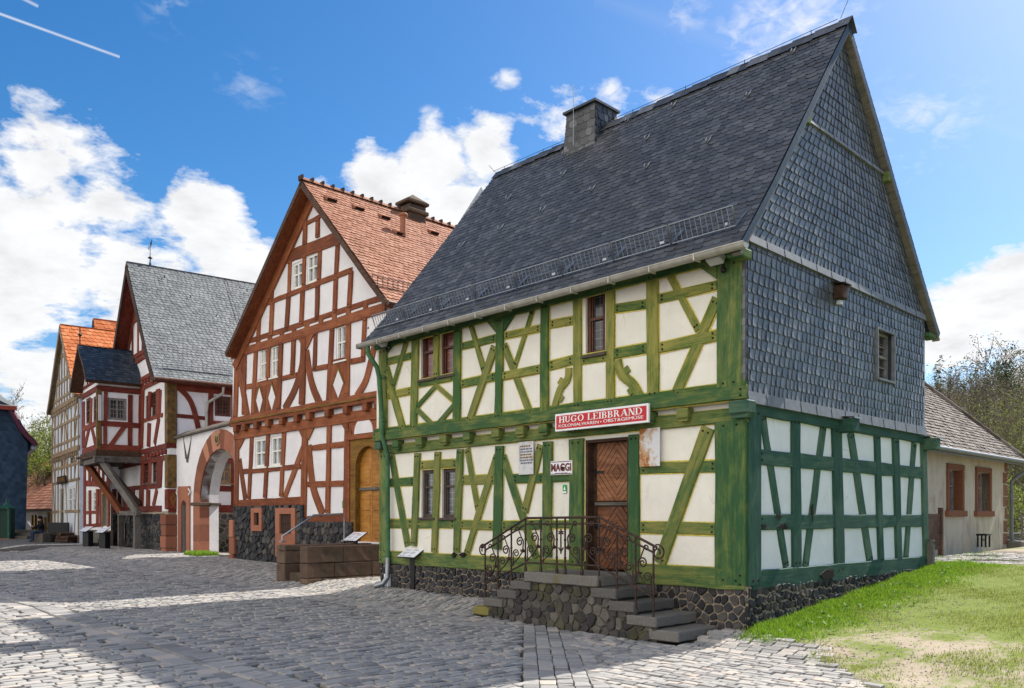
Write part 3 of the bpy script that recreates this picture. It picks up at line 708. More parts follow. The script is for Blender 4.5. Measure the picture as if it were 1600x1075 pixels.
# --- gable slating
ZB=(FS.uv(1165,622)[1]+FS.uv(1442,675)[1])/2; ZM=(FS.uv(1163,371)[1]+FS.uv(1437,500)[1])/2; ZT=(FS.uv(1255,187)[1]+FS.uv(1364,271)[1])/2
FG=G.fac((.075,0),(0,1),(1,0))
YR=6.80; AY=3.025; ZE=5.52; ZA=10.03
fl=MB()
zc=(ZM+.05); lef=-.10
yl=lambda z: lef+(AY-lef)*(z-(ZE+.18))/(ZA-.12-ZE-.18)
yr=lambda z: YR+(AY-YR)*(z-(ZE+.10))/(ZA-.12-ZE-.10)
poly1=[(lef,ZB+.1),(YR,ZB+.1),(YR,ZE+.12),(YR-.02,ZM),(lef,ZM)]
fnn,n=facade_rows([(lef,ZB+.08),(YR,ZB+.08),(YR,ZM-.06),(lef,ZM-.06)],.16)
t1=MB()
w0,w1=FG.uv(1369,590),FG.uv(1394,524)
FG.open.append((w0[0],w0[1],w1[0],w1[1]))
def sl(i):
    r=fnn(i); return r
def split_rows(fn,n,op):
    out=[]
    for i in range(n):
        r=fn(i)
        if r is None: continue
        A,Bq,C,D,nn=r; zmid=(A.z+D.z)/2
        if op[1]-.06<zmid<op[3]+.04 and A.x<op[0]:
            out.append((A,Vector((op[0]-.06,0,Bq.z)),Vector((op[0]-.06,0,C.z)),D,nn)); out.append((Vector((op[2]+.06,0,A.z)),Bq,C,Vector((op[2]+.06,0,D.z)),nn))
        else: out.append(r)
    return out
rows=split_rows(fnn,n,FG.open[0]); tiles(t1,lambda i:rows[i],len(rows),.150,.011,.013,'lap',.22,1.3,side_lift=.010,wave=.012)
fn2,n2=facade_rows([(lef+.02,ZM+.06),(YR-.03,ZM+.06),(yr(ZT-.05),ZT-.05),(yl(ZT-.05),ZT-.05)],.16); tiles(t1,fn2,n2,.150,.011,.013,'lap',.22,1.3,side_lift=.010,wave=.012)
fn3,n3=facade_rows([(yl(ZT+.05),ZT+.05),(yr(ZT+.05),ZT+.05),(AY+.03,ZA-.1),(AY-.03,ZA-.1)],.155); tiles(t1,fn3,n3,.145,.011,.013,'lap',.22,1.3,side_lift=.010,wave=.012)
t1.build('slate_cladding',[MT['gslate']],G.root,FG.M)
wall(FG,[(-.12,ZB-.06),(YR,ZB-.06),(YR,ZE),(AY,ZA-.05),(-.12,ZE)],MT['bslate'],name='gable_boarding',y=.012,thick=.06,depth=.18)
for z,a,b,h in ((ZB,-.12,YR+.03,.17),(ZM,-.10,YR,.12),(ZT,yl(ZT)+.02,yr(ZT)-.02,.075)):
    mb=MB(); nn=int((b-a)/.5)
    for k in range(nn):
        x0=a+(b-a)*k/nn; x1=a+(b-a)*(k+1)/nn-.004
        mb.idx([(x0,-.052,z-h/2),(x1,-.046,z-h/2),(x1,-.026,z+h/2),(x0,-.032,z+h/2),(x0,.01,z-h/2),(x1,.01,z-h/2)],[(0,1,2,3),(4,5,1,0)],0,rng.random())
    mb.build('slate_band',[MT['band']],G.root,FG.M)
# slates returned round the corner onto the front
cs=MB(); FC=G.fac((0,-.14),(1,0),(0,-1))
fnc,nc=facade_rows([(-.06,zbr+.16),(.085,zbr+.16),(.085,ZM),(-.06,ZM)],.115); tiles(cs,fnc,nc,.15,.012,.012,'scale',0,1.3,side_lift=.012)
cs.box(-.06,.08,.005,.10,zbr+.16,ZM); cs.build('corner_slates',[MT['gslate']],G.root,FC.M)
window(FG,None,None,MT['gframe'],MT['glassd'],1,2,.05,.08,None,rect=FG.open.pop())
a0,z0=w0;a1,z1=w1; m=MB(); m.box(a0-.04,a0,-.05,.02,z0-.04,z1+.04); m.box(a1,a1+.04,-.05,.02,z0-.04,z1+.04); m.box(a0,a1,-.048,.02,z1,z1+.04); m.box(a0,a1,-.06,.02,z0-.04,z0); m.build('window_surround',[MT['band']],G.root,FG.M)
# --- plinth
FP=G.fac((0,-.02),(1,0),(0,-1)); FPS=G.fac((.03,0),(0,1),(1,0))
mb,mm=rubble(LX,.03,-.30,ZP-.01,.125,.024,.030,3,asp=1.25); mb.face([(LX,.006,-.3),(.05,.006,-.3),(.05,.006,ZP),(LX,.006,ZP)],1); mb.box(LX,.03,.007,.2,ZP-.03,ZP+.004,1)
pl=mb.build('plinth',mm,G.root,FP.M)
mb,mm=rubble(-.05,W+.25,-.22,ZP+.0,.135,.036,.035,5,asp=.95); mb.face([(-.05,.006,-.3),(W+.25,.006,-.3),(W+.25,.006,ZP),(-.05,.006,ZP)],1); mb.box(-.05,W+.25,.007,.2,ZP-.03,ZP+.01,1)
mb.build('plinth',mm,G.root,FPS.M)
# --- back and far walls (plain, closes the body)
m=MB(); m.face([(LX,W,0),(0,W,0),(0,W,ZE),(LX,W,ZE)]); m.face([(LX,0,0),(LX,W,0),(LX,W,ZE),(LX,AY,ZA-.1),(LX,0,ZE)]); m.build('wall',[MT['white']],G.root)
# --- roof
XO=.20
FR=G.fac((XO,0),(0,1),(1,0))
ye,ze=FR.uv(1157,371); yk,zk=FR.uv(1208,282); ya,zA=FR.uv(1327,31); yb,zb3=FR.uv(1469,524); yk2,zk2=FR.uv(1433,400)
ze=(ze+zb3)/2+.02
FRe=G.fac((0,ye),(1,0),(0,-1)); xe=FRe.uv(567,531)[0]; FRa=G.fac((0,ya),(1,0),(0,-1)); xr=FRa.uv(775,274)[0]; zA2=(zA+FRa.uv(775,274)[1])/2
xk=xe+(xr-xe)*(zk-ze)/(zA2-ze)
Lp=[(xe,ye,ze),(xk,yk,zk),(xr,ya,zA2)]; Rp=[(XO,ye,ze),(XO,yk,zk),(XO,ya,zA2)]
mb=MB(); deck(mb,[(a,b,c-.02) for a,b,c in Lp],[(a,b,c-.02) for a,b,c in Rp],.10)
Lb=[(XO,yb,ze-.06),(XO,yk2,zk2),(XO,ya,zA2)]; Rb=[(xe,yb,ze-.06),(xk,yk2,zk2),(xr,ya,zA2)]
deck(mb,[(a,b,c-.02) for a,b,c in Lb],[(a,b,c-.02) for a,b,c in Rb],.10)
roof=mb.build('roof',[MT['bslate']],G.root)
mb=MB(); fn,n=slope_rows(Lp,Rp,.128); tiles(mb,fn,n,.165,.011,.015,'scale',.25,1.3,side_lift=.004,tj=.62)
fn,n=slope_rows(Lb,Rb,.16); tiles(mb,fn,n,.25,.012,.015,'rect',.2,1.25); mb.build('slate_covering',[MT['slate']],roof)
# ridge course, soffit boards of the overhang, verge board
m=MB()
k=0; x=xr-.02
while x<XO+.04:
    x2=min(x+.24,XO+.05); l=.02+.012*(k%2); m.idx([(x,ya-.16,zA2-.16+l),(x2,ya-.16,zA2-.17+l),(x2,ya+.02,zA2+.045+l),(x,ya+.02,zA2+.055+l),(x,ya+.2,zA2-.17+l),(x2,ya+.2,zA2-.18+l)],[(0,1,2,3),(3,2,5,4)],0,rng.random()); x=x+.21; k+=1
m.build('ridge_slates',[MT['slate']],roof)
def strip(mb,p,q,w,h,mi=0):   # board along p->q in the plane x = const
    p=Vector(p);q=Vector(q); d=(q-p).normalized(); n=Vector((1,0,0)).cross(d)*h
    a=Vector((w,0,0)); mb.idx([p,p+a,p+a+n,p+n,q,q+a,q+a+n,q+n],[(0,1,2,3),(7,6,5,4),(0,4,5,1),(1,5,6,2),(2,6,7,3),(3,7,4,0)],mi)
m=MB()
for a,b in ((Lp[0],Lp[1]),(Lp[1],Lp[2])): strip(m,(.062,a[1],a[2]-.13),(.062,b[1],b[2]-.13),XO-.064,-.05)
for a,b in ((Lb[0],Lb[1]),(Lb[1],Lb[2])): strip(m,(.062,a[1],a[2]-.13),(.062,b[1],b[2]-.13),XO-.064,.05)
m.build('soffit_board',[MT['grey_wood']],roof)
for z,y in ((ZT,yl(ZT)-.02),(ZT,yr(ZT)+.1)):
    m=MB(); m.box(.07,.19,y-.09,y+.09,z-.14,z+.06,c=.01); m.build('purlin_end',[dk],G.root)
m=MB(); m.box(-.05,.17,-.46,-.1,ze-.16,ze-.02,c=.02); m.build('purlin_end',[dk],G.root)
m=MB(); m.box(-.05,.17,W-.2,W+.2,ze-.20,ze-.1,c=.02); m.build('purlin_end',[dk],G.root)
# --- gutter, bends, downpipe
m=MB(); gy=ye-.06; gz=ze-.045; r=.078; x=xe-.05
xs=[x+(.12+XO-x)*i/12 for i in range(13)]
for i in range(12):
    p=[]; 
    for xx in (xs[i],xs[i+1]):
        for k in range(9): t=math.pi+math.pi*k/8; p.append((xx,gy+r*math.cos(t),gz+r*math.sin(t)+.0*i))
    m.idx(p,[(k,k+1,k+10,k+9) for k in range(8)],0,.5,True)
    m.box(xs[i]-.012,xs[i]+.012,gy-r-.012,gy+r,gz-r-.012,gz+.004)
    m.box(xs[i],xs[i+1],gy-r-.008,gy-r+.008,gz-.004,gz+.012)
p=[(XO+.12,gy+r*math.cos(math.pi+math.pi*k/8),gz+r*math.sin(math.pi+math.pi*k/8)) for k in range(9)]; m.face(p)
gut=m.build('gutter',[MT['zinc']],G.root)
m=MB(); ox=xe+.28
m.tube([(ox,gy,gz-.02),(ox,gy,gz-.22),(ox+.04,gy+.06,gz-.34),(ox+.10,gy+.17,gz-.52),(ox+.12,gy+.21,gz-.72),(ox+.12,-.24,zbr+.25),(ox+.11,-.24,zbr),(ox+.13,-.16,zbr-.28),(ox+.14,-.12,zbr-.5),(ox+.16,-.12,.75)],.052,10)
for z in (4.7,zbr+.3,zbr-.45,1.6): m.tube([(ox+.12+.02,-.24+(.12 if z<zbr else 0),z),(ox+.14,-.24+(.12 if z<zbr else 0),z+.05)],.062,10)
m.build('downpipe',[MT['gpipe']],G.root)
m=MB(); zg=tz(*toworld(ox,-.3)); m.tube([(ox+.16,-.12,.76),(ox+.155,-.13,.25+zg),(ox+.10,-.22,.10+zg),(ox-.02,-.36,.05+zg)],.056,10); m.build('downpipe_shoe',[MT['steel']],G.root)
# --- snow guard ladder along the eave
sn=(Vector(Lp[1])-Vector(Lp[0])).normalized(); nn=(Vector(Rp[0])-Vector(Lp[0])).cross(sn).normalized()
segs=8; x0=xe+.12; x1=XO-.22
for i in range(segs):
    m=MB(); a=x0+(x1-x0)*i/segs+.02; b=x0+(x1-x0)*(i+1)/segs-.02
    f=lambda x,h: Vector((x,ye,ze))+sn*.40+nn*.045+Vector((0,-.10,.26))*h
    for h in (0,1): 
        p=f(a,h);q=f(b,h); m.tube([p,q],.011,5)
    k=int((b-a)/.085)
    for j in range(k+1): x=a+(b-a)*j/k; m.tube([f(x,0),f(x,1)],.007,4)
    for x in (a,b): m.tube([f(x,1.05),f(x,.0),Vector((x,ye,ze))+sn*.75+nn*.02],.013,5); m.box(x-.02,x+.02,ye+.02,ye+.05,ze+.3,ze+.34)
    m.build('snow_guard',[MT['steel']],roof)
# --- roof hooks
for i,(s,t) in enumerate([(.12,.30),(.25,.33),(.38,.36),(.52,.38),(.66,.40),(.80,.42),(.18,.62),(.36,.64),(.60,.66),(.84,.68),(.30,.86),(.62,.88),(.9,.9),(.48,.93)]):
    A=Vector(Lp[1]).lerp(Vector(Rp[1]),s); Bq=Vector(Lp[2]).lerp(Vector(Rp[2]),s); p=A.lerp(Bq,t); u=(Bq-A).normalized()
    m=MB(); m.tube([p+nn*.03+u*.22,p+nn*.03,p+nn*.09-u*.01,p+nn*.10+u*.06],.011,5); m.build('roof_hook',[MT['steel']],roof)
# --- lightning wire, chimney in slate
m=MB(); m.tube([(xr-.1,ya,zA2+.12),(xr+3,ya,zA2+.10),(XO-.2,ya,zA2+.11)],.006,4)
for q in range(7): x=xr+.3+q*1.3; m.tube([(x,ya,zA2),(x,ya,zA2+.12)],.008,4)
m.tube([(XO-.15,ya,zA2+.1),(XO+.05,ya-.05,zA2+.42)],.006,4); m.tube([(xr,ya,zA2+.05),(xr-.15,ya-.1,zA2+.25)],.006,4); m.build('lightning_wire',[MT['black']],roof)
pn=(Vector(Rp[1])-Vector(Lp[1])).cross(Vector(Lp[2])-Vector(Lp[1])).normalized()
def onroof(px,py):
    r=G.inv.to_3x3()@ray(px,py); c=G.inv@CAM; t=(Vector(Lp[1])-c).dot(pn)/r.dot(pn); return c+r*t
pc=onroof(929,224); pd=onroof(874,252); cy0=pc.y; cx1=pc.x; cx0=pd.x
Fc1=G.fac((cx1,0),(0,1),(1,0)); Fc0=G.fac((0,cy0),(1,0),(0,-1)); zc1=Fc0.uv(928,159)[1]; cy1=Fc1.uv(963,180)[0]; cx0t=Fc0.uv(884,180)[0]
m=MB()
b=[(cx0,cy0,pc.z-.25),(cx1,cy0,pc.z-.25),(cx1,cy1,pc.z-.25),(cx0,cy1,pc.z-.25)]; t=[(cx0t,cy0+.03,zc1),(cx1,cy0+.03,zc1),(cx1,cy1,zc1),(cx0t,cy1,zc1)]
for q in range(4):
    q2=(q+1)%4; m.face([b[q],b[q2],t[q2],t[q]],0,.3)
    fn,n=slope_rows([b[q],t[q]],[b[q2],t[q2]],.16); tiles(m,fn,n,.19,.010,.014,'scale',.2,1.25,side_lift=.008)
ch=m.build('chimney',[MT['slate']],roof)
m=MB(); m.box(cx0t-.05,cx1+.06,cy0-.05,cy1+.06,zc1,zc1+.05); m.build('chimney_cap',[MT['bslate']],ch)
zr=zc1; mx=(cx0+cx1)/2
m=MB(); m.tube([(cx0t+.28,cy0-.06,pc.z+.1),(cx0t+.28,cy0-.06,zr+.55)],.008,5); m.build('lightning_rod',[MT['steel']],ch)
# ================================================================== things fixed to the green house
def thing_mesh(mb,name,mats_,W,label,cat,group=None): 
    o=mb.build(name,mats_,None,W); return tag(o,label,cat,group)
def glyph_text(s,size,mat,name,parent,M,bold=0.0,depth=.004,serif=False,space=1.0,width=None):
    cu=bpy.data.curves.new(name,'FONT'); cu.body=s; cu.size=size; cu.extrude=depth; cu.offset=bold; cu.align_x='CENTER'; cu.align_y='CENTER'; cu.space_character=space; cu.resolution_u=4
    t=bpy.data.objects.new(name,cu); me=bpy.data.meshes.new_from_object(t); bpy.data.objects.remove(t); bpy.data.curves.remove(cu)
    xs=[v.co.x for v in me.vertices]; 
    k=(width/(max(xs)-min(xs))) if width else 1.0; mid=(max(xs)+min(xs))/2
    for v in me.vertices: v.co=Vector(((v.co.x-mid)*k, -v.co.z-.001, v.co.y))
    me.materials.clear(); me.materials.append(mat)
    return link(name,me,parent,M)
# serif capitals for the shop sign, drawn stroke by stroke on a 1-high grid
def serif_line(word,height,mat,name,parent,M,width):
    mb=MB(); x=0.0; T=.17; t=.075; s=.09
    def stem(x,z0=0,z1=1,ser=(1,1)):
        bx(x,x+T,z0,z1)
        if ser[0]: bx(x-s,x,z0,z0+.06); bx(x+T,x+T+s,z0,z0+.06)
        if ser[1]: bx(x-s,x,z1-.06,z1); bx(x+T,x+T+s,z1-.06,z1)
    def bx(a,b,c,d): mb.box(a,b,-.004,0,c,d)
    def arc(cx,cz,rx,rz,a0,a1,th,tv,n=12):
        for i in range(n):
            u0,u1=R(a0+(a1-a0)*i/n),R(a0+(a1-a0)*(i+1)/n); q=[]
            for u,io in ((u0,1),(u1,1),(u1,0),(u0,0)):
                q.append((cx+(rx-(0 if io else th))*math.cos(u), cz+(rz-(0 if io else tv))*math.sin(u)))
            mb.prism(q,-.004,0)
    def dia(x0,z0,x1,z1,w): mb.prism([(x0,z0),(x0+w,z0),(x1+w,z1),(x1,z1)],-.004,0)
    for ch in word:
        if ch==' ': x+=.42; continue
        x+=s
        if ch=='H': stem(x); stem(x+.52); bx(x+T,x+.52,.46,.54); w=.52+T
        elif ch=='U': bx(x,x+T,.30,1); bx(x-s,x,.94,1); bx(x+T,x+T+s,.94,1); bx(x+.52,x+.52+t,.30,1); bx(x+.52-s,x+.52,.94,1); bx(x+.52+t,x+.52+t+s,.94,1); arc(x+.297,.30,.297,.30,180,360,T*.8,t*1.2); w=.60
        elif ch=='G': arc(x+.40,.5,.40,.51,40,320,T,t); bx(x+.58,x+.58+T,.10,.42); bx(x+.48,x+.84,.40,.46); bx(x+.68,x+.74,.68,.98); w=.78
        elif ch=='O': arc(x+.42,.5,.42,.51,0,360,T,t,20); w=.84
        elif ch=='L': stem(x); bx(x+T,x+.58,0,.07); bx(x+.53,x+.58,.07,.30); w=.58
        elif ch=='E': stem(x); bx(x+T,x+.56,0,.07); bx(x+.51,x+.56,.07,.28); bx(x+T,x+.54,.93,1); bx(x+.49,x+.54,.74,.93); bx(x+T,x+.40,.47,.54); w=.58
        elif ch=='I': stem(x); w=T+.02
        elif ch in 'BR':
            stem(x,ser=(0,0)); bx(x-s,x,0,.06); bx(x-s,x,.94,1); arc(x+.28,.75,.26,.25,-90,90,T*.9,.065); bx(x+T,x+.28,.935,1); bx(x+T,x+.28,.50,.565)
            if ch=='B': arc(x+.30,.26,.30,.26,-90,90,T*.95,.065); bx(x+T,x+.30,0,.065); w=.60
            else: dia(x+.50,0,x+.26,.50,.2); bx(x+.66,x+.78,0,.06); w=.74
        elif ch=='A': dia(x-.02,0,x+.32,1,t); dia(x+.56,0,x+.28,1,T+.03); bx(x+.12,x+.56,.30,.37); bx(x-.10,x+.14,0,.05); bx(x+.48,x+.86,0,.05); w=.78
        elif ch=='N': bx(x,x+t,0,1); bx(x-s,x,.94,1); bx(x-s,x+t+s,0,.06); dia(x+.48,0,x,1,T+.02); bx(x+.60,x+.60+t,0,1); bx(x+.60-s,x+.60+t+s,.94,1); w=.68
        elif ch=='D': stem(x,ser=(0,0)); bx(x-s,x,0,.06); bx(x-s,x,.94,1); arc(x+.30,.5,.46,.5,-90,90,T,.07); bx(x+T,x+.30,0,.07); bx(x+T,x+.30,.93,1); w=.76
        x+=w+.11
    mb.v=[((vx-x/2)*width/x, vy-.001, (vz-.5)*height) for vx,vy,vz in mb.v]
    return mb.build(name,[mat],parent,M)
def on(fac,y,a,z): return fac.W@Matrix.Translation((a,y,z))
Fs=G.fac((0,-.27),(1,0),(0,-1))
tl=Fs.uv(867.6,647.8); tr=Fs.uv(1013.5,630); br=Fs.uv(1015,660); bl=Fs.uv(869,674.6)
ac=(tl[0]+tr[0]+br[0]+bl[0])/4; zc=(tl[1]+tr[1]+br[1]+bl[1])/4; sw=((tr[0]-tl[0])+(br[0]-bl[0]))/2; sh=((tl[1]-bl[1])+(tr[1]-br[1]))/2
m=MB(); m.box(-sw/2,sw/2,-.02,.03,-sh/2,sh/2,c=.006)
S=thing_mesh(m,'shop_sign',[MT['paper']],on(Fs,0,ac,zc),'long red shop sign with white lettering and white border above the door','sign')
bo=sh*.115
m=MB(); m.box(-sw/2+bo,sw/2-bo,-.023,-.019,-sh/2+bo,sh/2-bo); m.build('red_field',[MT['redp']],S)
serif_line('HUGO LEIBBRAND',sh*.36,MT['ltr'],'lettering',S,Matrix.Translation((0,-.0235,sh*.145)),sw*.90)
for wd_,x0_,x1_ in (('KOLONIALWAREN',-.452,-.005),('•',.012,.028),('OBST&GEMÜSE',.046,.452)):
    glyph_text(wd_,sh*.24,MT['ltr'],'lettering',S,Matrix.Translation((sw*(x0_+x1_)/2,-.024,-sh*(.215 if wd_!='OBST&GEMÜSE' else .200))),bold=.0,width=sw*(x1_-x0_))
def plaque(name,x0,y0,x1,y1,mat,label,y=-.055,th=.012,cat='sign'):
    f=G.fac((0,y),(1,0),(0,-1)); p,q=f.uv(x0,y0),f.uv(x1,y1); w,h=q[0]-p[0],p[1]-q[1]
    m=MB(); m.box(-w/2,w/2,-th,0,-h/2,h/2,c=.004); return thing_mesh(m,name,[mat],on(f,0,(p[0]+q[0])/2,(p[1]+q[1])/2),label,cat),w,h
P1,w,h=plaque('enamel_sign',860.8,721,894.5,741,MT['paper'],'small white enamel sign with dark red MAGGI lettering left of the door',y=-.06)
m=MB(); m.box(-w/2+.012,w/2-.012,-.0135,-.0122,h*.40,h*.455); m.box(-w/2+.012,w/2-.012,-.0135,-.0122,-h*.455,-h*.40); m.build('border_line',[MT['maroon']],P1)
glyph_text('MAGGI',h*.74,MT['maroon'],'lettering',P1,Matrix.Translation((0,-.013,-.0)),bold=.006,width=w*.93)
m=MB()
for k in range(9): x=-w*.28+k*w*.065; m.box(x,x+w*.04,-.0136,-.0122,-h*.40,-h*.345)
m.build('small_print',[MT['bluel']],P1)
m=MB(); m.prism([(.03+.034*math.cos(t)*rng.uniform(.5,1.2),-.01+.034*math.sin(t)*rng.uniform(.5,1.2)) for t in [k*math.pi/5 for k in range(10)]],-.0195,-.0185); m.build('chip',[MT['hole']],P1)
P2,w,h=plaque('enamel_sign',811,691,834,741,MT['worn'],'tall worn white enamel sign with faded lines of blue and orange writing',y=-.06)
m=MB(); r2=random.Random(4)
for k in range(7):
    z=h*(.36-.085*k); x=-w*.36
    while x<w*.32:
        l=w*r2.uniform(.06,.17); m.box(x,x+l,-.0136,-.0122,z-h*.024,z+h*.024, 0 if k not in (0,3,4) else 1); x+=l+w*.03
m.box(-w*.42,-w*.38,-.0136,-.0122,-.1*h,.38*h)
m.build('faded_lettering',[MT['bluel'],MT['gold']],P2)
P3,w,h=plaque('enamel_sign',999.5,670.5,1031.5,728,MT['rust'],'blank enamel sign eaten by orange rust right of the door',y=-.075)
P4b,w,h=plaque('plaque',879.7,757.5,885.8,770.5,MT['greenp'],'tiny green plaque with a white tree mark under the enamel sign',y=-.008)
m=MB(); m.prism([(-w*.28,-h*.12),(w*.28,-h*.12),(0,h*.32)],-.0135,-.0122); m.box(-w/2+.004,w/2-.004,-.0134,-.0122,-h*.48,-h*.28); m.build('tree_mark',[MT['ltr']],P4b)
# flood light and camera under the right eave / left eave
def floodlight(px,py,label,flip=1,s=1.0,yy=-.25):
    f=G.fac((0,yy),(1,0),(0,-1)); a,z=f.uv(px,py); root=empty('floodlight',on(f,0,a,z),label,'floodlight',None)
    m=MB(); m.box(-.12*s,.12*s,-.10,.06,-.07*s,.07*s,c=.015); o=m.build('housing',[MT['lampw']],root,Matrix.Rotation(R(-25),4,'X'))
    m=MB(); m.box(-.10*s,.10*s,-.104,-.098,-.055*s,.055*s); m.build('glass_front',[MT['glassl']],root,Matrix.Rotation(R(-25),4,'X'))
    m=MB(); m.tube([(0,.05,0),(.07*flip,.13,-.06),(.07*flip,.20,-.06)],.014,6); m.build('bracket',[MT['black']],root)
    m=MB(); m.lathe([(0,-.045),(.03,-.038),(.045,0),(.03,.038),(0,.045)],(.1*flip,.03,-.17*s),10); m.tube([(.1*flip,.03,-.15*s),(.08*flip,.12,-.10)],.012,5); m.build('motion_sensor',[MT['black']],root)
floodlight(1119,405,'light grey floodlight with black sensor under the right end of the gutter',1)
floodlight(598.5,537,'floodlight tucked under the left end of the gutter beside the downpipe',1,.8,-.3)
# bat box / bird box on slates
f=G.fac((.14,0),(0,1),(1,0)); a,z=f.uv(1310,457)
root=empty('nest_box',on(f,0,a,z),'small dark wooden nest box hung on the slated gable','nest box')
m=MB(); m.box(-.10,.10,-.12,.04,-.12,.10,c=.01); m.build('box_body',[MT['dark_wood']],root)
m=MB(); m.idx([(-.13,-.17,.10),(.13,-.17,.10),(.13,.05,.15),(-.13,.05,.15),(-.13,-.17,.12),(.13,-.17,.12),(.13,.05,.17),(-.13,.05,.17)],[(0,1,2,3),(4,5,6,7),(0,1,5,4),(1,2,6,5),(3,0,4,7)]); m.build('box_lid',[MT['hole']],root)
m=MB(); m.box(-.02,.09,-.04,.03,-.20,-.125,c=.008); m.build('box_foot',[MT['lampw']],root)
# white box beside the downpipe
f=G.fac((0,-.09),(1,0),(0,-1)); a,z=f.uv(599.5,906); m=MB(); m.box(-.07,.07,-.05,.05,-.14,.14,c=.012)
thing_mesh(m,'junction_box',[MT['paper']],on(f,0,a+.14,z),'small white box at the foot of the green downpipe','box')
# ================================================================== door steps and railing
D=1.10
FD=G.fac((0,-D),(1,0),(0,-1))
root=empty('stone_steps',G.M,'dark basalt doorsteps with flights on both sides and a rubble front','steps')
pz=.742
def zg(x,y): return tz(*toworld(x,y))
def slab(name,x0,x1,y0,y1,z0,z1,mat='step'):
    m=MB(); stone(m,0,x1-x0,0,y1-y0,0,z1-z0,c=.014,amp=.011,t=rng.random()); return m.build(name,[MT[mat]],root,Matrix.Translation((x0,y0,z0)))
X=lambda px,py: FD.uv(px,py)[0]
px0,px1=X(818,900),X(933,905)
slab('platform',px0,px1,-D,-.03,pz-.165,pz)
# right flight: treads run back to the plinth, each lower and longer
rs=[(933,961.5,922,938),(961.5,986,943,962),(986,1023,963,985),(1023,1060,985,1004)]
xr=px1; step_h=(pz-zg(-1,-D))/5; z=pz
tops=[]
xe=[X(961.5,930),X(989,952),X(1024,975),X(1058,995)]
z=pz
for i,x2 in enumerate(xe):
    z-=step_h; slab('step',(px1 if i==0 else xe[i-1])-.14,x2,-D+.01+.004*i,-.04,z-.15,z); tops.append((x2,z))
# left flight
xl=[X(796,918),X(774.5,930),X(753.5,943),X(737.5,957)]; z=pz; sl=(pz-zg(-4.6,-D))/5
for i,x2 in enumerate(xl):
    z-=sl; slab('step',x2,(px0 if i==0 else xl[i-1])+.14,-D+.01+.004*i,-.04,z-.14,z,'mstep' if i==3 else 'step')
# rubble front under the platform and the flights
zbm=zg(-3,-D)-.2
x_l,x_r=xl[2],xe[2]
topf=lambda x: (pz-.165 if px0<=x<=px1 else (min(pz-.165, pz-.165-step_h-(x-px1-.35)*step_h/.42) if x>px1 else pz-.165-sl-(px0-x-.3)*sl/.32))
mb,mm=rubble(x_l,x_r,zbm,pz-.17,.155,.016,.030,21,'stairstone','dmortar',asp=1.15,cut=lambda x,z: z<topf(x)-.05)
F2=G.fac((0,-D+.06),(1,0),(0,-1))
mb.prism([(x_l,zbm),(x_r,zbm),(x_r-.02,pz-.75),(px1+.3,pz-.38),(px1,pz-.17),(px0,pz-.17),(px0-.25,pz-.36),(x_l+.05,pz-.66)],.006,.9,1)
mb.build('rubble_front',mm,root,F2.M)
# ------------------------------------------------------------------ wrought-iron railing
yr_=-D+.07
FRL=G.fac((0,yr_),(1,0),(0,-1))
rail=empty('iron_railing',FRL.W@Matrix.Translation((px0,0,pz)),'rusty wrought iron railing with scrolls on the doorsteps','railing')
RM=Matrix.Translation((-px0,0,-pz))
U=lambda px,py: Vector((FRL.uv(px,py)[0],0,FRL.uv(px,py)[1]))
def rb(name,paths,r,n=6):
    m=MB()
    for p in paths: m.tube(p,r,n)
    return m.build(name,[MT['iron']],rail,RM)
def spiral(c,r0,r1,a0,turns,n=26):
    return [Vector((c.x+(r0+(r1-r0)*k/n)*math.cos(a0+turns*2*math.pi*k/n),0,c.z+(r0+(r1-r0)*k/n)*math.sin(a0+turns*2*math.pi*k/n))) for k in range(n+1)]
TL,TR=U(822,809.5),U(936,808); BL=U(758,851); BR=U(1021,852.5)
L2,R2=U(822,879),U(936,884); L2b=U(757,913); R2b=U(1021,934)
rb('handrail',[[BL+(BL-TL)*.10,TL,TR,BR+(BR-TR)*.06]],.020,8)
rb('handrail',[spiral(BL+Vector((-.05,0,-.10)),.11,.03,1.3,1.4)],.013); rb('handrail',[spiral(BR+Vector((.08,0,-.10)),.12,.03,1.9,-1.4)],.013)
sub=Vector((0,0,-.10))
rb('middle_rail',[[BL+sub,TL+sub,TR+sub,BR+sub]],.016); rb('lower_rail',[[L2b,L2,R2,R2b]],.016)
def topz(x):
    if x<TL.x: return BL.z+(TL.z-BL.z)*(x-BL.x)/(TL.x-BL.x)
    if x>TR.x: return TR.z+(BR.z-TR.z)*(x-TR.x)/(BR.x-TR.x)
    return TL.z
def lowz(x):
    if x<TL.x: return L2b.z+(L2.z-L2b.z)*(x-L2b.x)/(L2.x-L2b.x)
    if x>TR.x: return R2.z+(R2b.z-R2.z)*(x-R2.x)/(R2b.x-R2.x)
    return L2.z
posts=[(758,934),(778,922),(799,908),(821,896),(845,897),(870,898),(883,898.5),(909,900),(936,917),(964,938),(993,957),(1021,985)]
px_=[]
for px,py in posts:
    b=U(px,py); t=Vector((b.x,0,topz(b.x))); b2=b.copy(); b2.z-=.02
    m=MB(); m.tube([b2,t],.016,6)
    for k in (.30,.62): q=b.lerp(t,k); m.lathe([(.012,-.03),(.024,0),(.012,.03)],(q.x,0,q.z),8)
    m.lathe([(.028,0),(.028,.10),(.014,.15)],(b.x,0,b.z-.02),8); m.build('baluster',[MT['iron']],rail,RM); px_.append(b.x)
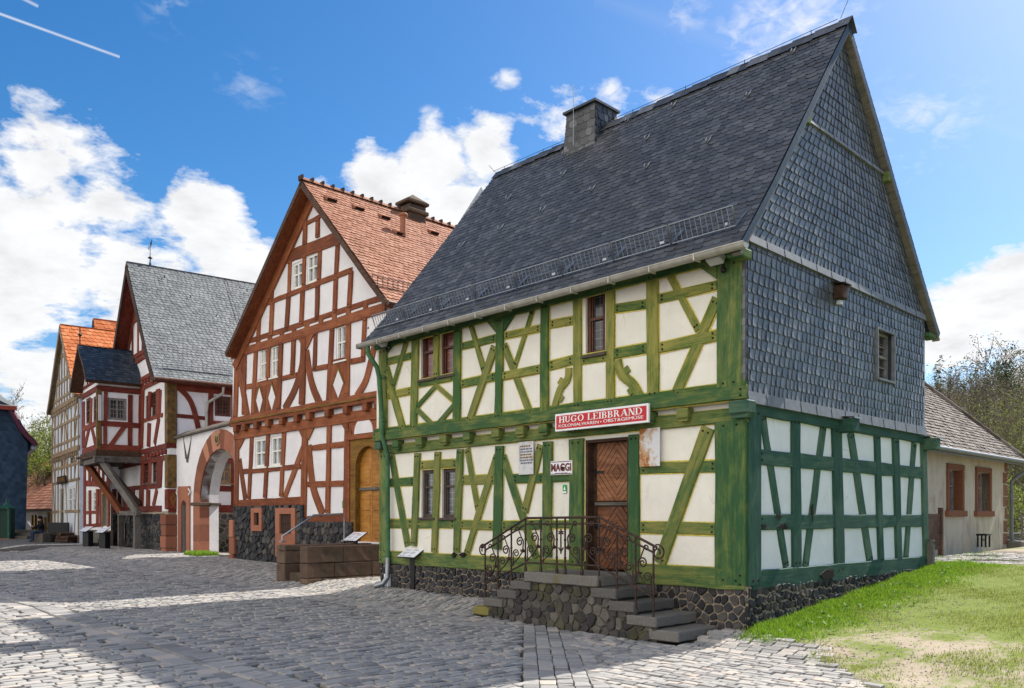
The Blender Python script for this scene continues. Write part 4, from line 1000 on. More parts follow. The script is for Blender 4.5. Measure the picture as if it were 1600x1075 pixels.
for i in range(len(px_)-1):
    x0,x1=px_[i],px_[i+1]; w=x1-x0
    if i==5: 
        c=Vector(((x0+x1)/2,0,(topz((x0+x1)/2)+lowz((x0+x1)/2))/2)); rb('finial',[[c+Vector((0,0,-.2)),c+Vector((0,0,.2))],[c+Vector((-.05,0,.12)),c+Vector((.05,0,.16))],[c+Vector((.05,0,.12)),c+Vector((-.05,0,.16))],[c+Vector((-.05,0,-.1)),c+Vector((0,0,-.17)),c+Vector((.05,0,-.1))]],.013,5); continue
    s=1 if i<5 else -1
    xm=(x0+x1)/2; zt_=topz(xm)-.12; zl_=lowz(xm); h=zt_-zl_; r=min(.085,w*.33)
    c1=Vector((xm+s*w*.10,0,zl_+h*.68)); c2=Vector((xm-s*w*.16,0,zl_+h*.36))
    a=spiral(c1,r,.02,math.pi*(.5),-1.5*s); c=spiral(c2,r*.85,.02,-math.pi*.5,-1.4*s)
    base=Vector((x0 if s>0 else x1,0,zl_+h*.02)); mid=Vector((xm+s*w*.30,0,zl_+h*.42))
    st=[base,Vector((xm-s*w*.02,0,zl_+h*.22)),mid,c1+Vector((s*r,0,0))]
    sa=spiral(c1,r,.02,0 if s>0 else math.pi,1.5*s)
    rb('scroll',[catmull3 for catmull3 in [[Vector((v.x,0,v.z)) for v in st]]]+[sa],.0125,5)
    rb('scroll',[[Vector((xm-s*w*.34,0,zl_+.0)),Vector((xm-s*w*.36,0,zl_+h*.25)),c2+Vector((-s*r*.85,0,0))]+spiral(c2,r*.85,.02,math.pi if s>0 else 0,-1.4*s)],.011,5)
    tp=Vector((xm-s*w*.10,0,topz(xm-s*w*.1)-.03)); rb('scroll',[spiral(tp+Vector((0,0,-.06)),.045,.015,math.pi*.2 if s>0 else math.pi*.8,1.0*s,16)+[],[tp+Vector((s*.02,0,-.03)),mid+Vector((0,0,h*.3))]],.011,5)
    m=MB(); q=mid+Vector((s*.01,0,-.02))
    for k in range(3): an=R(40+50*k)*1.0; d=Vector((math.cos(an)*s,0,math.sin(an))); m.idx([q,q+d*.05+Vector((0,-.012,0))+Vector((-d.z,0,d.x))*.02,q+d*.09,q+d*.05+Vector((0,.012,0))-Vector((-d.z,0,d.x))*.02],[(0,1,2,3)])
    m.build('leaf_ornament',[MT['iron']],rail,RM)
# ================================================================== BROWN HOUSE (gable to the street)
MZ=28.0; MX=(368-800)/F*MZ
H=House('half_timbered_house','red-brown half-timbered house with tall street gable, orange tiled roof and arched orange door','house',MX,MZ,.2,ANG)
A1=H.fac((0,0),(1,0),(0,-1)); A2=H.fac((0,-.10),(1,0),(0,-1)); A3=H.fac((0,-.10),(1,0),(0,-1))
br=MT['brown']; gd=MT['gold']
def bb(f,k,*a,**kw): return beam(f,k,br,*a,**kw)
WM=A2.uv(603,500)[0]
FO=H.fac((0,-.50),(1,0),(0,-1))
ap=FO.uv(471,281); el=FO.uv(352,553); er=FO.uv(606,468)
ez=(el[1]+er[1])/2; ax=ap[0]; az=ap[1]
# windows
for tl,b in [((457.5,413),(474,447)),((480,401),(497.6,437.5))]: window(A3,tl,b,MT['wframe'],MT['glassl'],2,2,.07,.02,None,bars=(1,1),split=[.55])
for tl,b in [((406,545.5),(417.5,592)),((423.7,540.5),(436,588)),((525,510),(542,561.5))]: window(A2,tl,b,MT['wframe'],MT['glassl'],2,2,.08,.02,MT['wframe'],bars=(1,1),split=[.52])
for tl,b in [((398.7,686.5),(417.2,729)),((423.7,682.5),(441.8,727))]: window(A1,tl,b,MT['wframe'],MT['glassl'],2,2,.08,.02,MT['wframe'],bars=(1,1),split=[.5])
# lower storey
for a in [(371.5,672,369.5,792,6.5),(394.7,678,389.7,780,5),(420,675.7,415,778,5.5),(445,673.5,440,776,5.5),(478,666,475,808,8.5),(515.7,660,513,802,6.5),(545.4,671,543,828,11)]: bb(A1,'post',*a,p=.036)
for a in [(379,737,473,728.5,8),(488.5,700,544,693.6,9),(482,757,542,755,9),(371,787,474,782,12),(477,814,541,810,15)]: bb(A1,'rail',*a,p=.02)
for a in [(374.6,718,384,780,6),(475,698,445,778,7.5)]: bb(A1,'brace',*a,p=.028)
curve_beam(A1,'curved_brace',br,[(483,696),(487,740),(492,768),(505,803)],9)
for q in [[(373,680),(388,676),(375,702)],[(466,667),(478,664),(476,690)],[(495,662),(480,664),(483,688)],[(532,656),(547,652),(546,682)]]: poly_beam(A1,'knee_brace',br,q,p=.03)
zpl=(A1.uv(372,677)[1]+A1.uv(584,650)[1])/2; WL=A1.uv(603,640)[0]
beam(A1,'wall_plate',br,0,zpl,WL,zpl,.30,p=.045,metric=True)
zbs=(A2.uv(366,660)[1]+A2.uv(586,623)[1])/2
beam(A2,'bressummer',br,-.1,zbs+.10,WM+.1,zbs+.10,.14,p=.05,metric=True); beam(A2,'moulding',br,-.12,zbs-.06,WM+.1,zbs-.06,.10,p=.07,metric=True); beam(A2,'moulding',gd,-.12,zbs+.02,WM+.1,zbs+.02,.06,p=.09,metric=True)
for px,py in [(370,668),(383.5,666.7),(401.8,663),(420,660),(442,656),(465,652),(484,649),(513.7,643),(542.5,640),(573,634),(592,630)]:
    a=A2.uv(px,py)[0]; m=MB(); m.box(a-.11,a+.11,-.09,.15,zbs-.32,zbs-.10,c=.015); m.build('joist_end',[br],H.root,A2.M)
# arched doorway: panel of gold boards, fanlight, leaves
pa=A1.uv(553,700); pb=A1.uv(589,700); dcx=A1.uv(576,760)[0]; zb_=A1.uv(560,846)[1]; 
zlin=A1.uv(560,690)[1]; hw=A1.uv(576,760)[0]-A1.uv(557.5,760)[0]
ztop=A1.uv(575,697)[1]
A1.open.append((dcx-hw-.02,zb_,dcx+hw+.02,ztop+.02))
m=MB(); x0=dcx-hw-.32; x1=dcx+hw+.32; zsp=ztop-hw
def archpts(r,n=12,rz=None): rz=rz or r; return [(dcx+r*math.cos(math.pi*k/n), zsp+rz*math.sin(math.pi*k/n)) for k in range(n+1)]
ar=archpts(hw)
for k in range(12):
    (a,b),(c,d)=ar[k],ar[k+1]; m.prism([(c,d),(a,b),(a,zlin+.05),(c,zlin+.05)],-.045,.16)
m.box(x0,dcx-hw,-.045,.16,zb_,zlin+.05); m.box(dcx+hw,x1,-.045,.16,zb_,zlin+.05)
dr=m.build('door',[gd],H.root,A1.M)
m=MB(); m.box(x0-.05,x1+.05,-.10,.0,zlin+.05,zlin+.18,c=.012); m.box(x0-.03,x0+.05,-.075,-.04,zb_,zlin+.05); m.box(x1-.05,x1+.03,-.075,-.04,zb_,zlin+.05); m.build('door_frame',[br],dr)
for s in (-1,1):
    m=MB(); pts=[(dcx+hw*math.cos(t)*.99,zsp+hw*math.sin(t)*.99) for t in [math.pi*k/16 for k in range(0,9)]]
    pts=[(dcx+.006,zb_),(dcx+hw*.99,zb_)]+pts+[(dcx+.006,ztop)] if s>0 else [(2*dcx-p[0],p[1]) for p in ([(dcx+.006,zb_),(dcx+hw*.99,zb_)]+pts+[(dcx+.006,ztop)])][::-1]
    m.prism(pts,.11,.15)
    xa,xb=(dcx+.08,dcx+hw-.1) if s>0 else (dcx-hw+.1,dcx-.08)
    for za_,zb2_ in ((zb_+.1,zb_+.75),(zb_+.85,zb_+1.30),(zb_+1.55,zsp-.05)):
        if zb2_>za_: m.box(xa,xb,.095,.11,za_,zb2_,c=.008)
    m.build('door_leaf',[MT['odoor']],dr)
m=MB(); m.box(dcx-hw+.01,dcx+hw-.01,.06,.112,zb_+1.40,zb_+1.48,c=.01); m.build('weather_bar',[MT['grey_wood']],dr)
# fanlight panel above
fc=A1.uv(570,677); fw=(A1.uv(584.5,677)[0]-A1.uv(555.5,677)[0])/2; fh=A1.uv(570,652)[1]-fc[1]
m=MB(); m.prism([(fc[0]+fw*math.cos(math.pi*k/14),fc[1]+fh*math.sin(math.pi*k/14)) for k in range(15)],-.052,.02); m.build('arched_panel',[MT['white']],H.root,A1.M)
m=MB(); m.prism([(fc[0]-fw-.28,zlin+.1),(fc[0]+fw+.35,zlin+.1),(fc[0]+fw+.35,zpl-.1),(fc[0]-fw-.28,zpl-.1)],-.03,.02); m.build('board_panel',[br],H.root,A1.M)
wall(A1,[(0,.6),(WL,.6),(WL,zbs-.1),(0,zbs-.1)],MT['white'],depth=.2)
# upper storey
for a in [(371.5,549,368.5,654,6),(383.5,552,381.5,648,5),(401,547,396,650,5.5),(421,541,419.5,594,5),(440.5,535,436,642,6),(460,529,458,585,5.5),(476,525,473,632,8),(494,520,492,580,5.5),(519.7,513,514,628,7),(545.4,504,543,619,7),(571,497,568,562,6)]: bb(A2,'post',*a,p=.036)
for a in [(383.5,605,398,602.5,8),(439,592,467,585,8),(493,576,516,572,8),(549,565,571,560.6,9),(398,600,437,593,11),(519,568,544,563,11)]: bb(A2,'rail',*a,p=.02)
bb(A2,'brace',374.6,574,388,652,7,p=.028)
for q in [[(476,549),(470.6,580),(460,612),(445,640)],[(479.5,549),(484,580),(490,606),(500.5,631)],[(586,540),(576,583),(570,600),(558,620)],[(382,551),(376,566),(375,585),(378,600)]]: curve_beam(A2,'curved_brace',br,q,8.5)
for q in [[(466,527),(478,524),(477,548)],[(492,521),(476,524),(480,547)]]: poly_beam(A2,'knee_brace',br,q,p=.03)
def diamond(cx,cy,hw_,hh,quad):
    poly_beam(A2,'carved_panel',br,quad,p=.024)
    c=Vector(A2.uv(cx,cy)); w=A2.uv(cx+hw_,cy)[0]-c.x; h=c.y-A2.uv(cx,cy+hh)[1]
    m=MB(); m.prism([(c.x-w,c.y),(c.x,c.y-h),(c.x+w,c.y),(c.x,c.y+h)],-.055,0); m.build('lozenge',[MT['white']],H.root,A2.M)
    m=MB(); e=.055
    for s in (-1,1): m.prism([(c.x,c.y+h+.10),(c.x,c.y+h),(c.x+s*w,c.y),(c.x+s*(w+e),c.y)][::(1 if s<0 else -1)],-.064,0)
    m.build('gilded_edge',[gd],H.root,A2.M)
diamond(407.6,625,5,20,[(398,604),(418,600),(415,645),(396,649)]); diamond(427,621,5.5,20,[(418.4,600),(437.4,596),(434,641),(415.4,645)]); diamond(531,600,8,22,[(518,570),(544.5,565),(543,620),(515,627)])
zt_=(A3.uv(370,553)[1]+A3.uv(599,482)[1])/2; zu=(A3.uv(371,541.5)[1]+A3.uv(599,462)[1])/2
beam(A3,'wall_plate',br,-.05,zt_,WM,zt_,.26,p=.045,metric=True); beam(A3,'rail',br,.1,zu,WM-.1,zu,.16,p=.022,metric=True)
# gable timbers
for a in [(431,409,532,370.5,20),(453,363,506,335,6.5),(466,323,488,309,6.5),(408,478,551,421.5,8)]: bb(A3,'rail',*a,p=.022)
for a in [(478.7,317,477,382,5.5),(458,362,457.5,392,5),(497.6,342,497.4,371,5),(428,412,424.5,471,5.5),(454,408,452,463,5),(476.7,399,475,448,5),(500.8,389.7,499,441,5),(528.6,381,526,432,5.5),
          (407.5,478,404,531,5),(426.5,472,424,524,5.5),(452,462,448.6,516,5.5),(474,453,471.7,506,5.5),(497.6,446,496,499,5.5),(526,434,524,489,5.5),(550,424,546.7,480,5.5)]: bb(A3,'post',*a,p=.036)
for px,py in [(385,543),(404,537),(422,530),(441,523.5),(460,517),(480,510),(502,502),(523,494.5),(545,486),(572,476)]: bb(A3,'stud',px,py-6,px,py+6,7,p=.016,pegs=False)
# rake timbers
def rk(x,z0): pass
sl_=(az-ez)/(ax-el[0]); slr=(az-ez)/(er[0]-ax)
gz=lambda x: az-.24-(sl_*(ax-x) if x<ax else slr*(x-ax))
for s in (-1,1):
    x0=(0.22 if s<0 else WM-.22); z0=gz(x0)-.12
    beam(A3,'rafter',br,x0,z0,ax,az-.42,.34,p=.05,metric=True)
wall(A2,[(0,zbs-.05),(WM,zbs-.05),(WM,zt_-.1),(0,zt_-.1)],MT['white'],depth=.15)
A3.open=[o for o in A3.open]
wall(A3,[(0,zt_-.1),(WM,zt_-.1),(WM,max(gz(WM),zt_)),(ax,az-.26),(0,max(gz(0),zt_))],MT['white'],name='gable_wall',depth=.15)
m=MB(); m.face([(0,0,0),(0,14,0),(0,14,gz(0)),(0,-.1,gz(0))]); m.face([(WM,0,0),(WM,14,0),(WM,14,gz(WM)),(WM,-.1,gz(WM))]); m.face([(0,14,0),(WM,14,0),(WM,14,gz(WM)),(ax,14,az-.2),(0,14,gz(0))]); m.build('wall',[MT['white']],H.root)
# plinth
zpt=A1.uv(380,793)[1]
APl=H.fac((0,-.06),(1,0),(0,-1))
s1=APl.uv(395.8,794); s2=APl.uv(412.5,830); h1=APl.uv(433,794); h2=APl.uv(464,846)
ex=[(s1[0],s2[1],s2[0],s1[1]),(h1[0],h2[1],h2[0],h1[1])]
mb,mm=rubble(.0,APl.uv(475,800)[0],-.35,zpt+.05,.20,.016,.06,9,'basalt','dmortar',cut=lambda x,z: not any(o[0]<x<o[2] and o[1]<z<o[3] for o in ex))
xs_=APl.uv(475,800)[0]; mb.face([(0,.006,-.4),(xs_,.006,-.4),(xs_,.006,zpt+.03),(0,.006,zpt+.03)],1); mb.box(-.05,xs_,.008,.3,zpt-.1,zpt+.02,1); mb.face([(-.04,0,-.4),(-.04,13,-.4),(-.04,13,zpt),(-.04,0,zpt)],1); mb.build('plinth',mm,H.root,APl.M)
zq=APl.uv(510,815)[1]; mb,mm=rubble(APl.uv(475,800)[0],dcx-hw-.1,.6,zq,.17,.018,.05,10,'basalt','dmortar'); mb.face([(xs_,.006,.3),(dcx-hw-.1,.006,.3),(dcx-hw-.1,.006,zq),(xs_,.006,zq)],1); mb.build('plinth',mm,H.root,APl.M)
m=MB()
zq0=-.35
for k in range(4):
    z1=zq0+.55+.02*k; m.box(-.14,.16+.09*(k%2),-.12,.3,zq0,z1-.01,c=.02,t=rng.random()); zq0=z1
    if z1>APl.uv(362,820)[1]: break
m.build('corner_stones',[MT['sand']],H.root,APl.M)
o=ex[0]; m=MB(); w=o[2]-o[0]; h=o[3]-o[1]
m.box(0,w*.28,-.09,.1,0,h,t=.5); m.box(w*.76,w,-.09,.1,0,h,t=.55); m.box(w*.28,w*.76,-.088,.1,0,h*.26,t=.45); m.box(w*.28,w*.76,-.088,.1,h*.80,h,t=.6)
q=m.build('cellar_window',[MT['sand']],H.root,APl.M@Matrix.Translation((o[0],0,o[1])))
m=MB(); m.box(w*.26,w*.78,.0,.02,h*.2,h*.85); m.build('pane',[MT['hole']],q)
m=MB(); 
for k in (.42,.60): m.tube([(w*k,-.03,h*.22),(w*k,-.03,h*.84)],.012,5)
m.build('bars',[MT['iron']],q)
o=ex[1]; m=MB(); w=o[2]-o[0]; h=o[3]-o[1]
m.box(0,w,-.07,.1,-.5,h*.22,t=.4,c=.01); m.box(0,w*.22,-.07,.1,h*.22,h,t=.6); m.box(w*.80,w,-.07,.1,h*.22,h,t=.6); m.box(w*.22,w*.80,-.068,.1,h*.82,h,t=.5)
q=m.build('cellar_hatch',[MT['sand']],H.root,APl.M@Matrix.Translation((o[0],0,o[1])))
m=MB(); m.box(w*.2,w*.82,-.01,.05,h*.2,h*.84); m.build('shutter',[MT['dark_wood']],q)
m=MB()
for k in range(5): x=w*(.28+.11*k); m.tube([(x,-.04,h*.22),(x,-.04,h*.82)],.010,5)
m.build('bars',[MT['iron']],q)
# roof
RL=14.0
Lp=[(er[0],-.5,ez),(er[0]-1.0,-.5,ez+.97*slr),(ax,-.5,az)]
Lb=[(el[0],-.5,ez),(el[0]+1.0,-.5,ez+.97*sl_),(ax,-.5,az)]
back=lambda L:[(a,RL,c) for a,b,c in L]
mb=MB(); deck(mb,[(a,b,c-.03) for a,b,c in Lp],[(a,b,c-.03) for a,b,c in back(Lp)],.16); deck(mb,[(a,b,c-.03) for a,b,c in back(Lb)],[(a,b,c-.03) for a,b,c in Lb],.16)
roof=mb.build('roof',[br],H.root)
mb=MB(); fn,n=slope_rows(Lp,back(Lp),.155); tiles(mb,fn,n,.165,.014,.022,'round',.03,1.3,tj=.65); fn,n=slope_rows(back(Lb),Lb,.30); tiles(mb,fn,n,.33,.014,.022,'rect',.03,1.2)
mb.build('tile_covering',[MT['tile']],roof)
m=MB(); k=0; y=-.52
while y<RL:
    ring=[]; 
    for yy,rr in ((y,.115),(y+.36,.10)): ring+= [(ax+rr*math.cos(math.pi*j/8)*1.05,yy,az-.02+rr*math.sin(math.pi*j/8)) for j in range(9)]
    m.idx(ring,[(j,j+1,j+10,j+9) for j in range(8)],0,rng.random()*.6+.2,True); m.box(ax-.11,ax+.11,y-.025,y+.03,az+.0,az+.125,1); y+=.345; k+=1
m.build('ridge_tiles',[MT['tile'],MT['dark_wood']],roof)
m=MB()
for L in (Lp,Lb):
    for a,b in ((L[0],L[1]),(L[1],L[2])):
        p=Vector(a)+Vector((0,-.03,-.02));q=Vector(b)+Vector((0,-.03,-.02)); d=(q-p).normalized(); nn=Vector((0,1,0)).cross(d); nn*= (-1 if nn.z>0 else 1)*.15
        m.idx([p,q,q+nn,p+nn]+[v+Vector((0,.045,0)) for v in (p,q,q+nn,p+nn)],[(0,1,2,3),(7,6,5,4),(0,4,5,1),(3,2,6,7),(1,5,6,2),(0,3,7,4)])
m.build('verge_board',[MT['dark_wood']],roof)
m=MB(); m.box(er[0]-.12,er[0]+.03,-.48,RL-.2,ez-.10,ez-.02); m.tube([(er[0]+.03,-.52,ez-.05),(er[0]+.03,RL,ez-.05)],.07,8); m.build('gutter',[MT['bframe']],roof)
# vents, pipe, snow guard
nrm=(Vector(Lp[0])-Vector(Lp[2])).cross(Vector((0,1,0))).normalized(); nrm=nrm if nrm.z>0 else -nrm
def rp(px,py):     # photo pixel -> point on the right-hand slope
    r=H.inv.to_3x3()@ray(px,py); c=H.inv@CAM; P0=Vector(Lp[1]); t=(P0-c).dot(nrm)/r.dot(nrm); return c+r*t
dn=(Vector(Lp[1])-Vector(Lp[2])).normalized()
for px,py in [(512,308.5),(555,322),(596,336),(672,360),(619,361)]:
    p=rp(px,py); a=p+Vector((0,-.16,0)); b=p+Vector((0,.16,0)); m=MB()
    m.idx([a+nrm*.03,b+nrm*.03,b+nrm*.13+dn*.28,a+nrm*.13+dn*.28,a+dn*.28+nrm*.01,b+dn*.28+nrm*.01],[(0,1,2,3),(0,3,4),(1,5,2),(3,2,5,4)]); m.build('vent_tile',[MT['tile']],roof)
    q=MB(); q.idx([a+dn*.285+nrm*.03,b+dn*.285+nrm*.03,b+dn*.285+nrm*.11,a+dn*.285+nrm*.11],[(0,1,2,3)]); q.build('vent_opening',[MT['hole']],roof)
p=rp(630,370); m=MB(); m.tube([p,p+Vector((0,0,.62))],.09,10); m.lathe([(.09,.60),(.15,.64),(.12,.70),(0,.73)],p,10); m.build('vent_pipe',[MT['tile']],roof)
p=rp(611,455); m=MB()
for h in (.03,.15,.27): m.tube([p+nrm*.04+Vector((0,-.6,h)),p+nrm*.04+Vector((0,2.5,h))],.012,5)
for k in range(20): y=-.6+k*.16; m.tube([p+nrm*.04+Vector((0,y,0)),p+nrm*.04+Vector((0,y,.28))],.009,4)
m.build('snow_guard',[MT['iron']],roof)
# chimney on the ridge
t=0; FRm=H.fac((ax,0),(0,1),(1,0)); cy,cz=FRm.uv(633,304); cy1=FRm.uv(651,308)[0]
hwc=.30; m=MB(); m.box(ax-hwc,ax+hwc,cy-.05,cy+.62,az-.6,cz-.35,t=.3,c=.02); m.box(ax-hwc-.07,ax+hwc+.07,cy-.12,cy+.69,cz-.62,cz-.50,t=.5,c=.02); m.box(ax-hwc-.05,ax+hwc+.05,cy-.15,cy+.72,cz-.30,cz-.20,t=.4,c=.02)
m.idx([(ax-hwc-.04,cy-.10,cz-.2),(ax+hwc+.04,cy-.10,cz-.2),(ax+hwc+.04,cy+.66,cz-.2),(ax-hwc-.04,cy+.66,cz-.2),(ax,cy+.3,cz+.08)],[(0,1,4),(1,2,4),(2,3,4),(3,0,4)],0,.3)
m.build('chimney',[MT['dsand']],roof)
p=rp(418,400); m=MB(); m.tube([(el[0]+1.9,2.5,ez+1.9*sl_),(el[0]+1.9,2.5,ez+1.9*sl_+.9)],.02,5); m.build('lightning_rod',[MT['black']],roof)
# ------------------------------------------------------------------ terrace with stair in front of the brown house
def onground(px,py,zh):
    t=(EYE-zh)*F/(py-HY); return Vector(((px-CX)/F*t,t,zh))
T=H.inv@onground(468,909,.10); 
tw=empty('stone_terrace',H.M@Matrix.Translation((T.x,T.y,T.z-.0)),'brown sandstone terrace with a short stair in front of the arched orange door','terrace')
TM=H.M@Matrix.Translation(T)
def tb(name,x0,x1,y0,y1,z0,z1,mat='dsand',c=.02):
    m=MB(); stone(m,x0,x1,y0,y1,z0,z1,c=c,amp=.012,t=rng.random(),cell=.16); return m.build(name,[MT[mat]],tw)
ztop=(1.65-40*(T+Vector((0,0,0))).length*0) 
fw_=H.M@Vector((T.x,T.y,0)); top=EYE-(848-HY)/F*fw_.y-.10
Ly=-T.y-.07
# right parapet, coursed blocks
z=0; hs=[.14,.36,top-.52]
lens=[[.4,.5,.9,.6,.8],[.75,1.1,.8,.6],[1.0,1.15,.9]]
z=-.05
for r_,h in enumerate(hs):
    y=0; k=0
    while y<Ly-.01:
        l=min(lens[r_][k%len(lens[r_])],Ly-y); tb('block',0,.36,y,y+l-.008,z,z+h-.008); y+=l; k+=1
    z+=h
zt2=z
# left parapet and steps
for z0,z1 in ((-.05,.40),(.40,.72),(.72,zt2)): tb('block',-1.15,-.72,0,Ly,z0,z1-.008)
for k in range(4): tb('step',-.715,-.005,.12+.30*k,Ly,-.05+.0,.17*(k+1)+.02-.003*k)
tb('slab',-.715,-.004,.12+.30*4,Ly,.1,zt2-.12)
# handrail
FT=Fac(H,(T.x-.9,0),(0,1),(1,0))
m=MB(); pts=[FT.uv(441,846),FT.uv(441,838),FT.uv(490,805),FT.uv(536,803),FT.uv(538,812),FT.uv(538,845)]
hr=empty('handrail',H.M@Matrix.Translation((T.x-.9,0,T.z)),'bent grey steel handrail on the sandstone terrace','handrail')
m.tube([(0,a,z-T.z) for a,z in pts],.024,8); m.build('rail_tube',[MT['steel']],hr)
a,z=pts[-1]; m=MB(); m.box(-.06,.06,a-.06,a+.06,z-T.z-.02,z-T.z+.01); m.build('base_plate',[MT['steel']],hr)
a,z=pts[0]; m=MB(); m.box(-.06,.06,a-.06,a+.06,z-T.z-.02,z-T.z+.01); m.build('base_plate',[MT['steel']],hr)
# tiny green plaque by the door
f=H.fac((0,-.03),(1,0),(0,-1)); a,z=f.uv(536.5,788); m=MB(); m.box(-.05,.05,-.012,0,-.10,.10,c=.003); thing_mesh(m,'plaque',[MT['greenp']],on(f,0,a,z),'tiny green plaque on the plaster left of the arched orange door','sign')
# ------------------------------------------------------------------ information lecterns
def lectern(px,py,zh,h,label,ang,w=.55,d=.40,root_at=None,solid=False,s=1.0):
    p=root_at or onground(px,py,zh); root=empty('information_lectern',xf(p,ang),label,'information board','information boards on stands')
    m=MB(); 
    if solid: m.box(-.20,.20,-.05,.20,0,h*.9,c=.01)
    else:
        m.prism([(-.05,0),(.05,0),(.10,h),(-.10,h)],-.015,.015); m.box(-.12,.12,-.12,.12,0,.012)
    m.build('stand',[MT['black']],root)
    til=Matrix.Translation((0,-.02,h))@Matrix.Rotation(R(32),4,'X')
    m=MB(); m.box(-w/2,w/2,-d/2,d/2,-.012,.012,c=.004); b=m.build('board',[MT['black']],root,til)
    m=MB(); m.box(-w/2+.012,w/2-.012,-d/2+.012,d/2-.012,.0125,.015); m.build('sheet',[MT['paper']],root,til)
    m=MB(); r3=random.Random(int(px)); y=d*.30; k=0
    m.box(-w*.42,w*.1,y,y+.022,.0155,.017,1)
    while y>-d*.36:
        y-=.030; x=-w*.42
        if k%4!=3: 
            l=w*r3.uniform(.25,.38); m.box(x,x+l,y,y+.010,.0155,.0165,0); x2=w*.02; m.box(x2,x2+w*r3.uniform(.2,.38),y,y+.010,.0155,.0165,0)
        k+=1
    m.build('printed_lines',[MT['bluel'],MT['redp']],root,til)
    return root
lectern(645,930,-.02,.92,'white information lectern on a thin black stand before the green house plinth',ANG,.62,.42)
q=H.M@Vector((T.x-.25,T.y+1.75,T.z+zt2-.12)); lectern(490,838,0,.30,'low white information board lying on the sandstone terrace',ANG,.62,.42,root_at=q)
# ================================================================== RED HOUSE with oriel
EZ=32.2; EX=(263-800)/F*EZ; ANE=math.atan2(-.797,.604)
E=House('half_timbered_house','dark red half-timbered house with pale slate roof and an oriel on timber struts','house',EX,EZ,.3,ANE)
# local x: along the gable to the right (corner at 0, wall runs to -W); y: along the side wall, away
WE=8.5; OW=13.0
EF=E.fac((0,0),(1,0),(0,-1)); ES=E.fac((0,0),(0,1),(1,0))
rd=MT['red']; gd=MT['gold']
def eb(f,k,*a,m=None,**kw): return beam(f,k,m or rd,*a,**kw)
EO=E.fac((0,-.6),(1,0),(0,-1)); ezl=EO.uv(240,591)[1]; eax=-WE/2; eaz=EO.uv(203,405)[1]
zj=EF.uv(240,702)[1]; zt=EF.uv(240,600)[1]
for tl,b in [((227,619.5),(233.6,652)),((236.5,614),(246,649))]: window(EF,tl,b,MT['bframe'],MT['glassd'],1,2,.08,.04,None,bars=(2,2))
for tl,b in [((225,717.5),(233.6,755)),((237.5,714),(247,754))]: window(EF,tl,b,MT['bframe'],MT['glassd'],1,2,.08,.04,MT['grey_wood'],bars=(2,2))
for z,h,xe_ in ((zj,.22,0),(zj-.45,.2,0),(zt+.05,.2,0),(zt+.45,.16,-.55)): eb(EF,'rail',-WE-xe_,z,xe_,z,h,p=.05,metric=True)
for k in range(16):
    a=-.25-k*.52
    for z in (zj-.23,zt+.25):
        if (z>zj and (a>-.5 or a<-3.9)) or (z<zj and a<-3.6): continue
        m=MB(); m.box(a-.1,a+.1,-.10,.05,z-.09,z+.09,c=.02); m.build('joist_end',[rd],E.root,EF.M)
for a in [(224,658,255,648,6),(200,763.6,252,758.6,7),(172,797,253,794.6,9)]: eb(EF,'rail',*a,p=.022)
for a in [(223.5,604,221,700,6),(235.2,612,234,655,4),(248.3,608,248,650,5),(250.5,609,249,648,5),(234,661,232.7,698,5),(223.8,712,222,793,5),(235.4,711,235,757,4),(249.5,712,248.5,757,5),(252,713,250,760,6),(232.7,765,232,792,5),(179,764,179,796,4),(187,764,187,796,4),(197,763,197,796,5),(209,763,209,796,4),(221.6,760,221,795,6)]: eb(EF,'post',*a,p=.036)
for a in [(249,652,242,694,4.5),(246,764,240,792,4.5)]: eb(EF,'brace',*a,p=.028)
# gable triangle
esl=(eaz-ezl)/(WE/2+.3)
egz=lambda x: eaz-.25-esl*abs(x-eax)
for z in (zt+1.35,zt+1.6,zt+3.2,zt+4.3):
    hw=(eaz-.25-z)/esl-.22
    if hw>0: eb(EF,'rail',eax-hw,z,eax+hw,z,.2,p=.05,metric=True)
for x,z0,z1 in [(-.7,zt,zt+1.3),(-1.5,zt,zt+1.3),(-2.3,zt,zt+1.3),(-1.6,zt+1.7,zt+3.2),(-2.4,zt+1.7,zt+3.2),(-3.2,zt+1.7,zt+3.2),(-4.0,zt+1.7,zt+3.2),(-4.8,zt+1.7,zt+3.2),(-5.8,zt+1.7,zt+3.2),(-3.6,zt+3.2,zt+4.3),(-4.9,zt+3.2,zt+4.3),(-4.25,zt+4.3,zt+5.2)]:
    z1=min(z1,egz(x)); eb(EF,'post',x,z0,x,z1,.2,p=.035,metric=True)
window(EF,None,None,MT['bframe'],MT['glassd'],1,2,.08,.04,None,rect=(-3.95,zt+3.3,-3.2,zt+4.15))
window(EF,None,None,MT['bframe'],MT['glassd'],1,2,.08,.04,None,rect=(-1.45,zt+.35+.25,-.85,zt+1.25))
for s in (-1,1): eb(EF,'rafter',eax+s*(WE/2-.55),egz(eax+s*(WE/2-.55))-.16,eax,eaz-.48,.26,p=.045,metric=True)
zst=EF.uv(240,799)[1]
wall(EF,[(-WE,zst),(0,zst),(0,egz(0)),(eax,eaz-.25),(-WE,egz(-WE))],MT['white'],depth=.15)
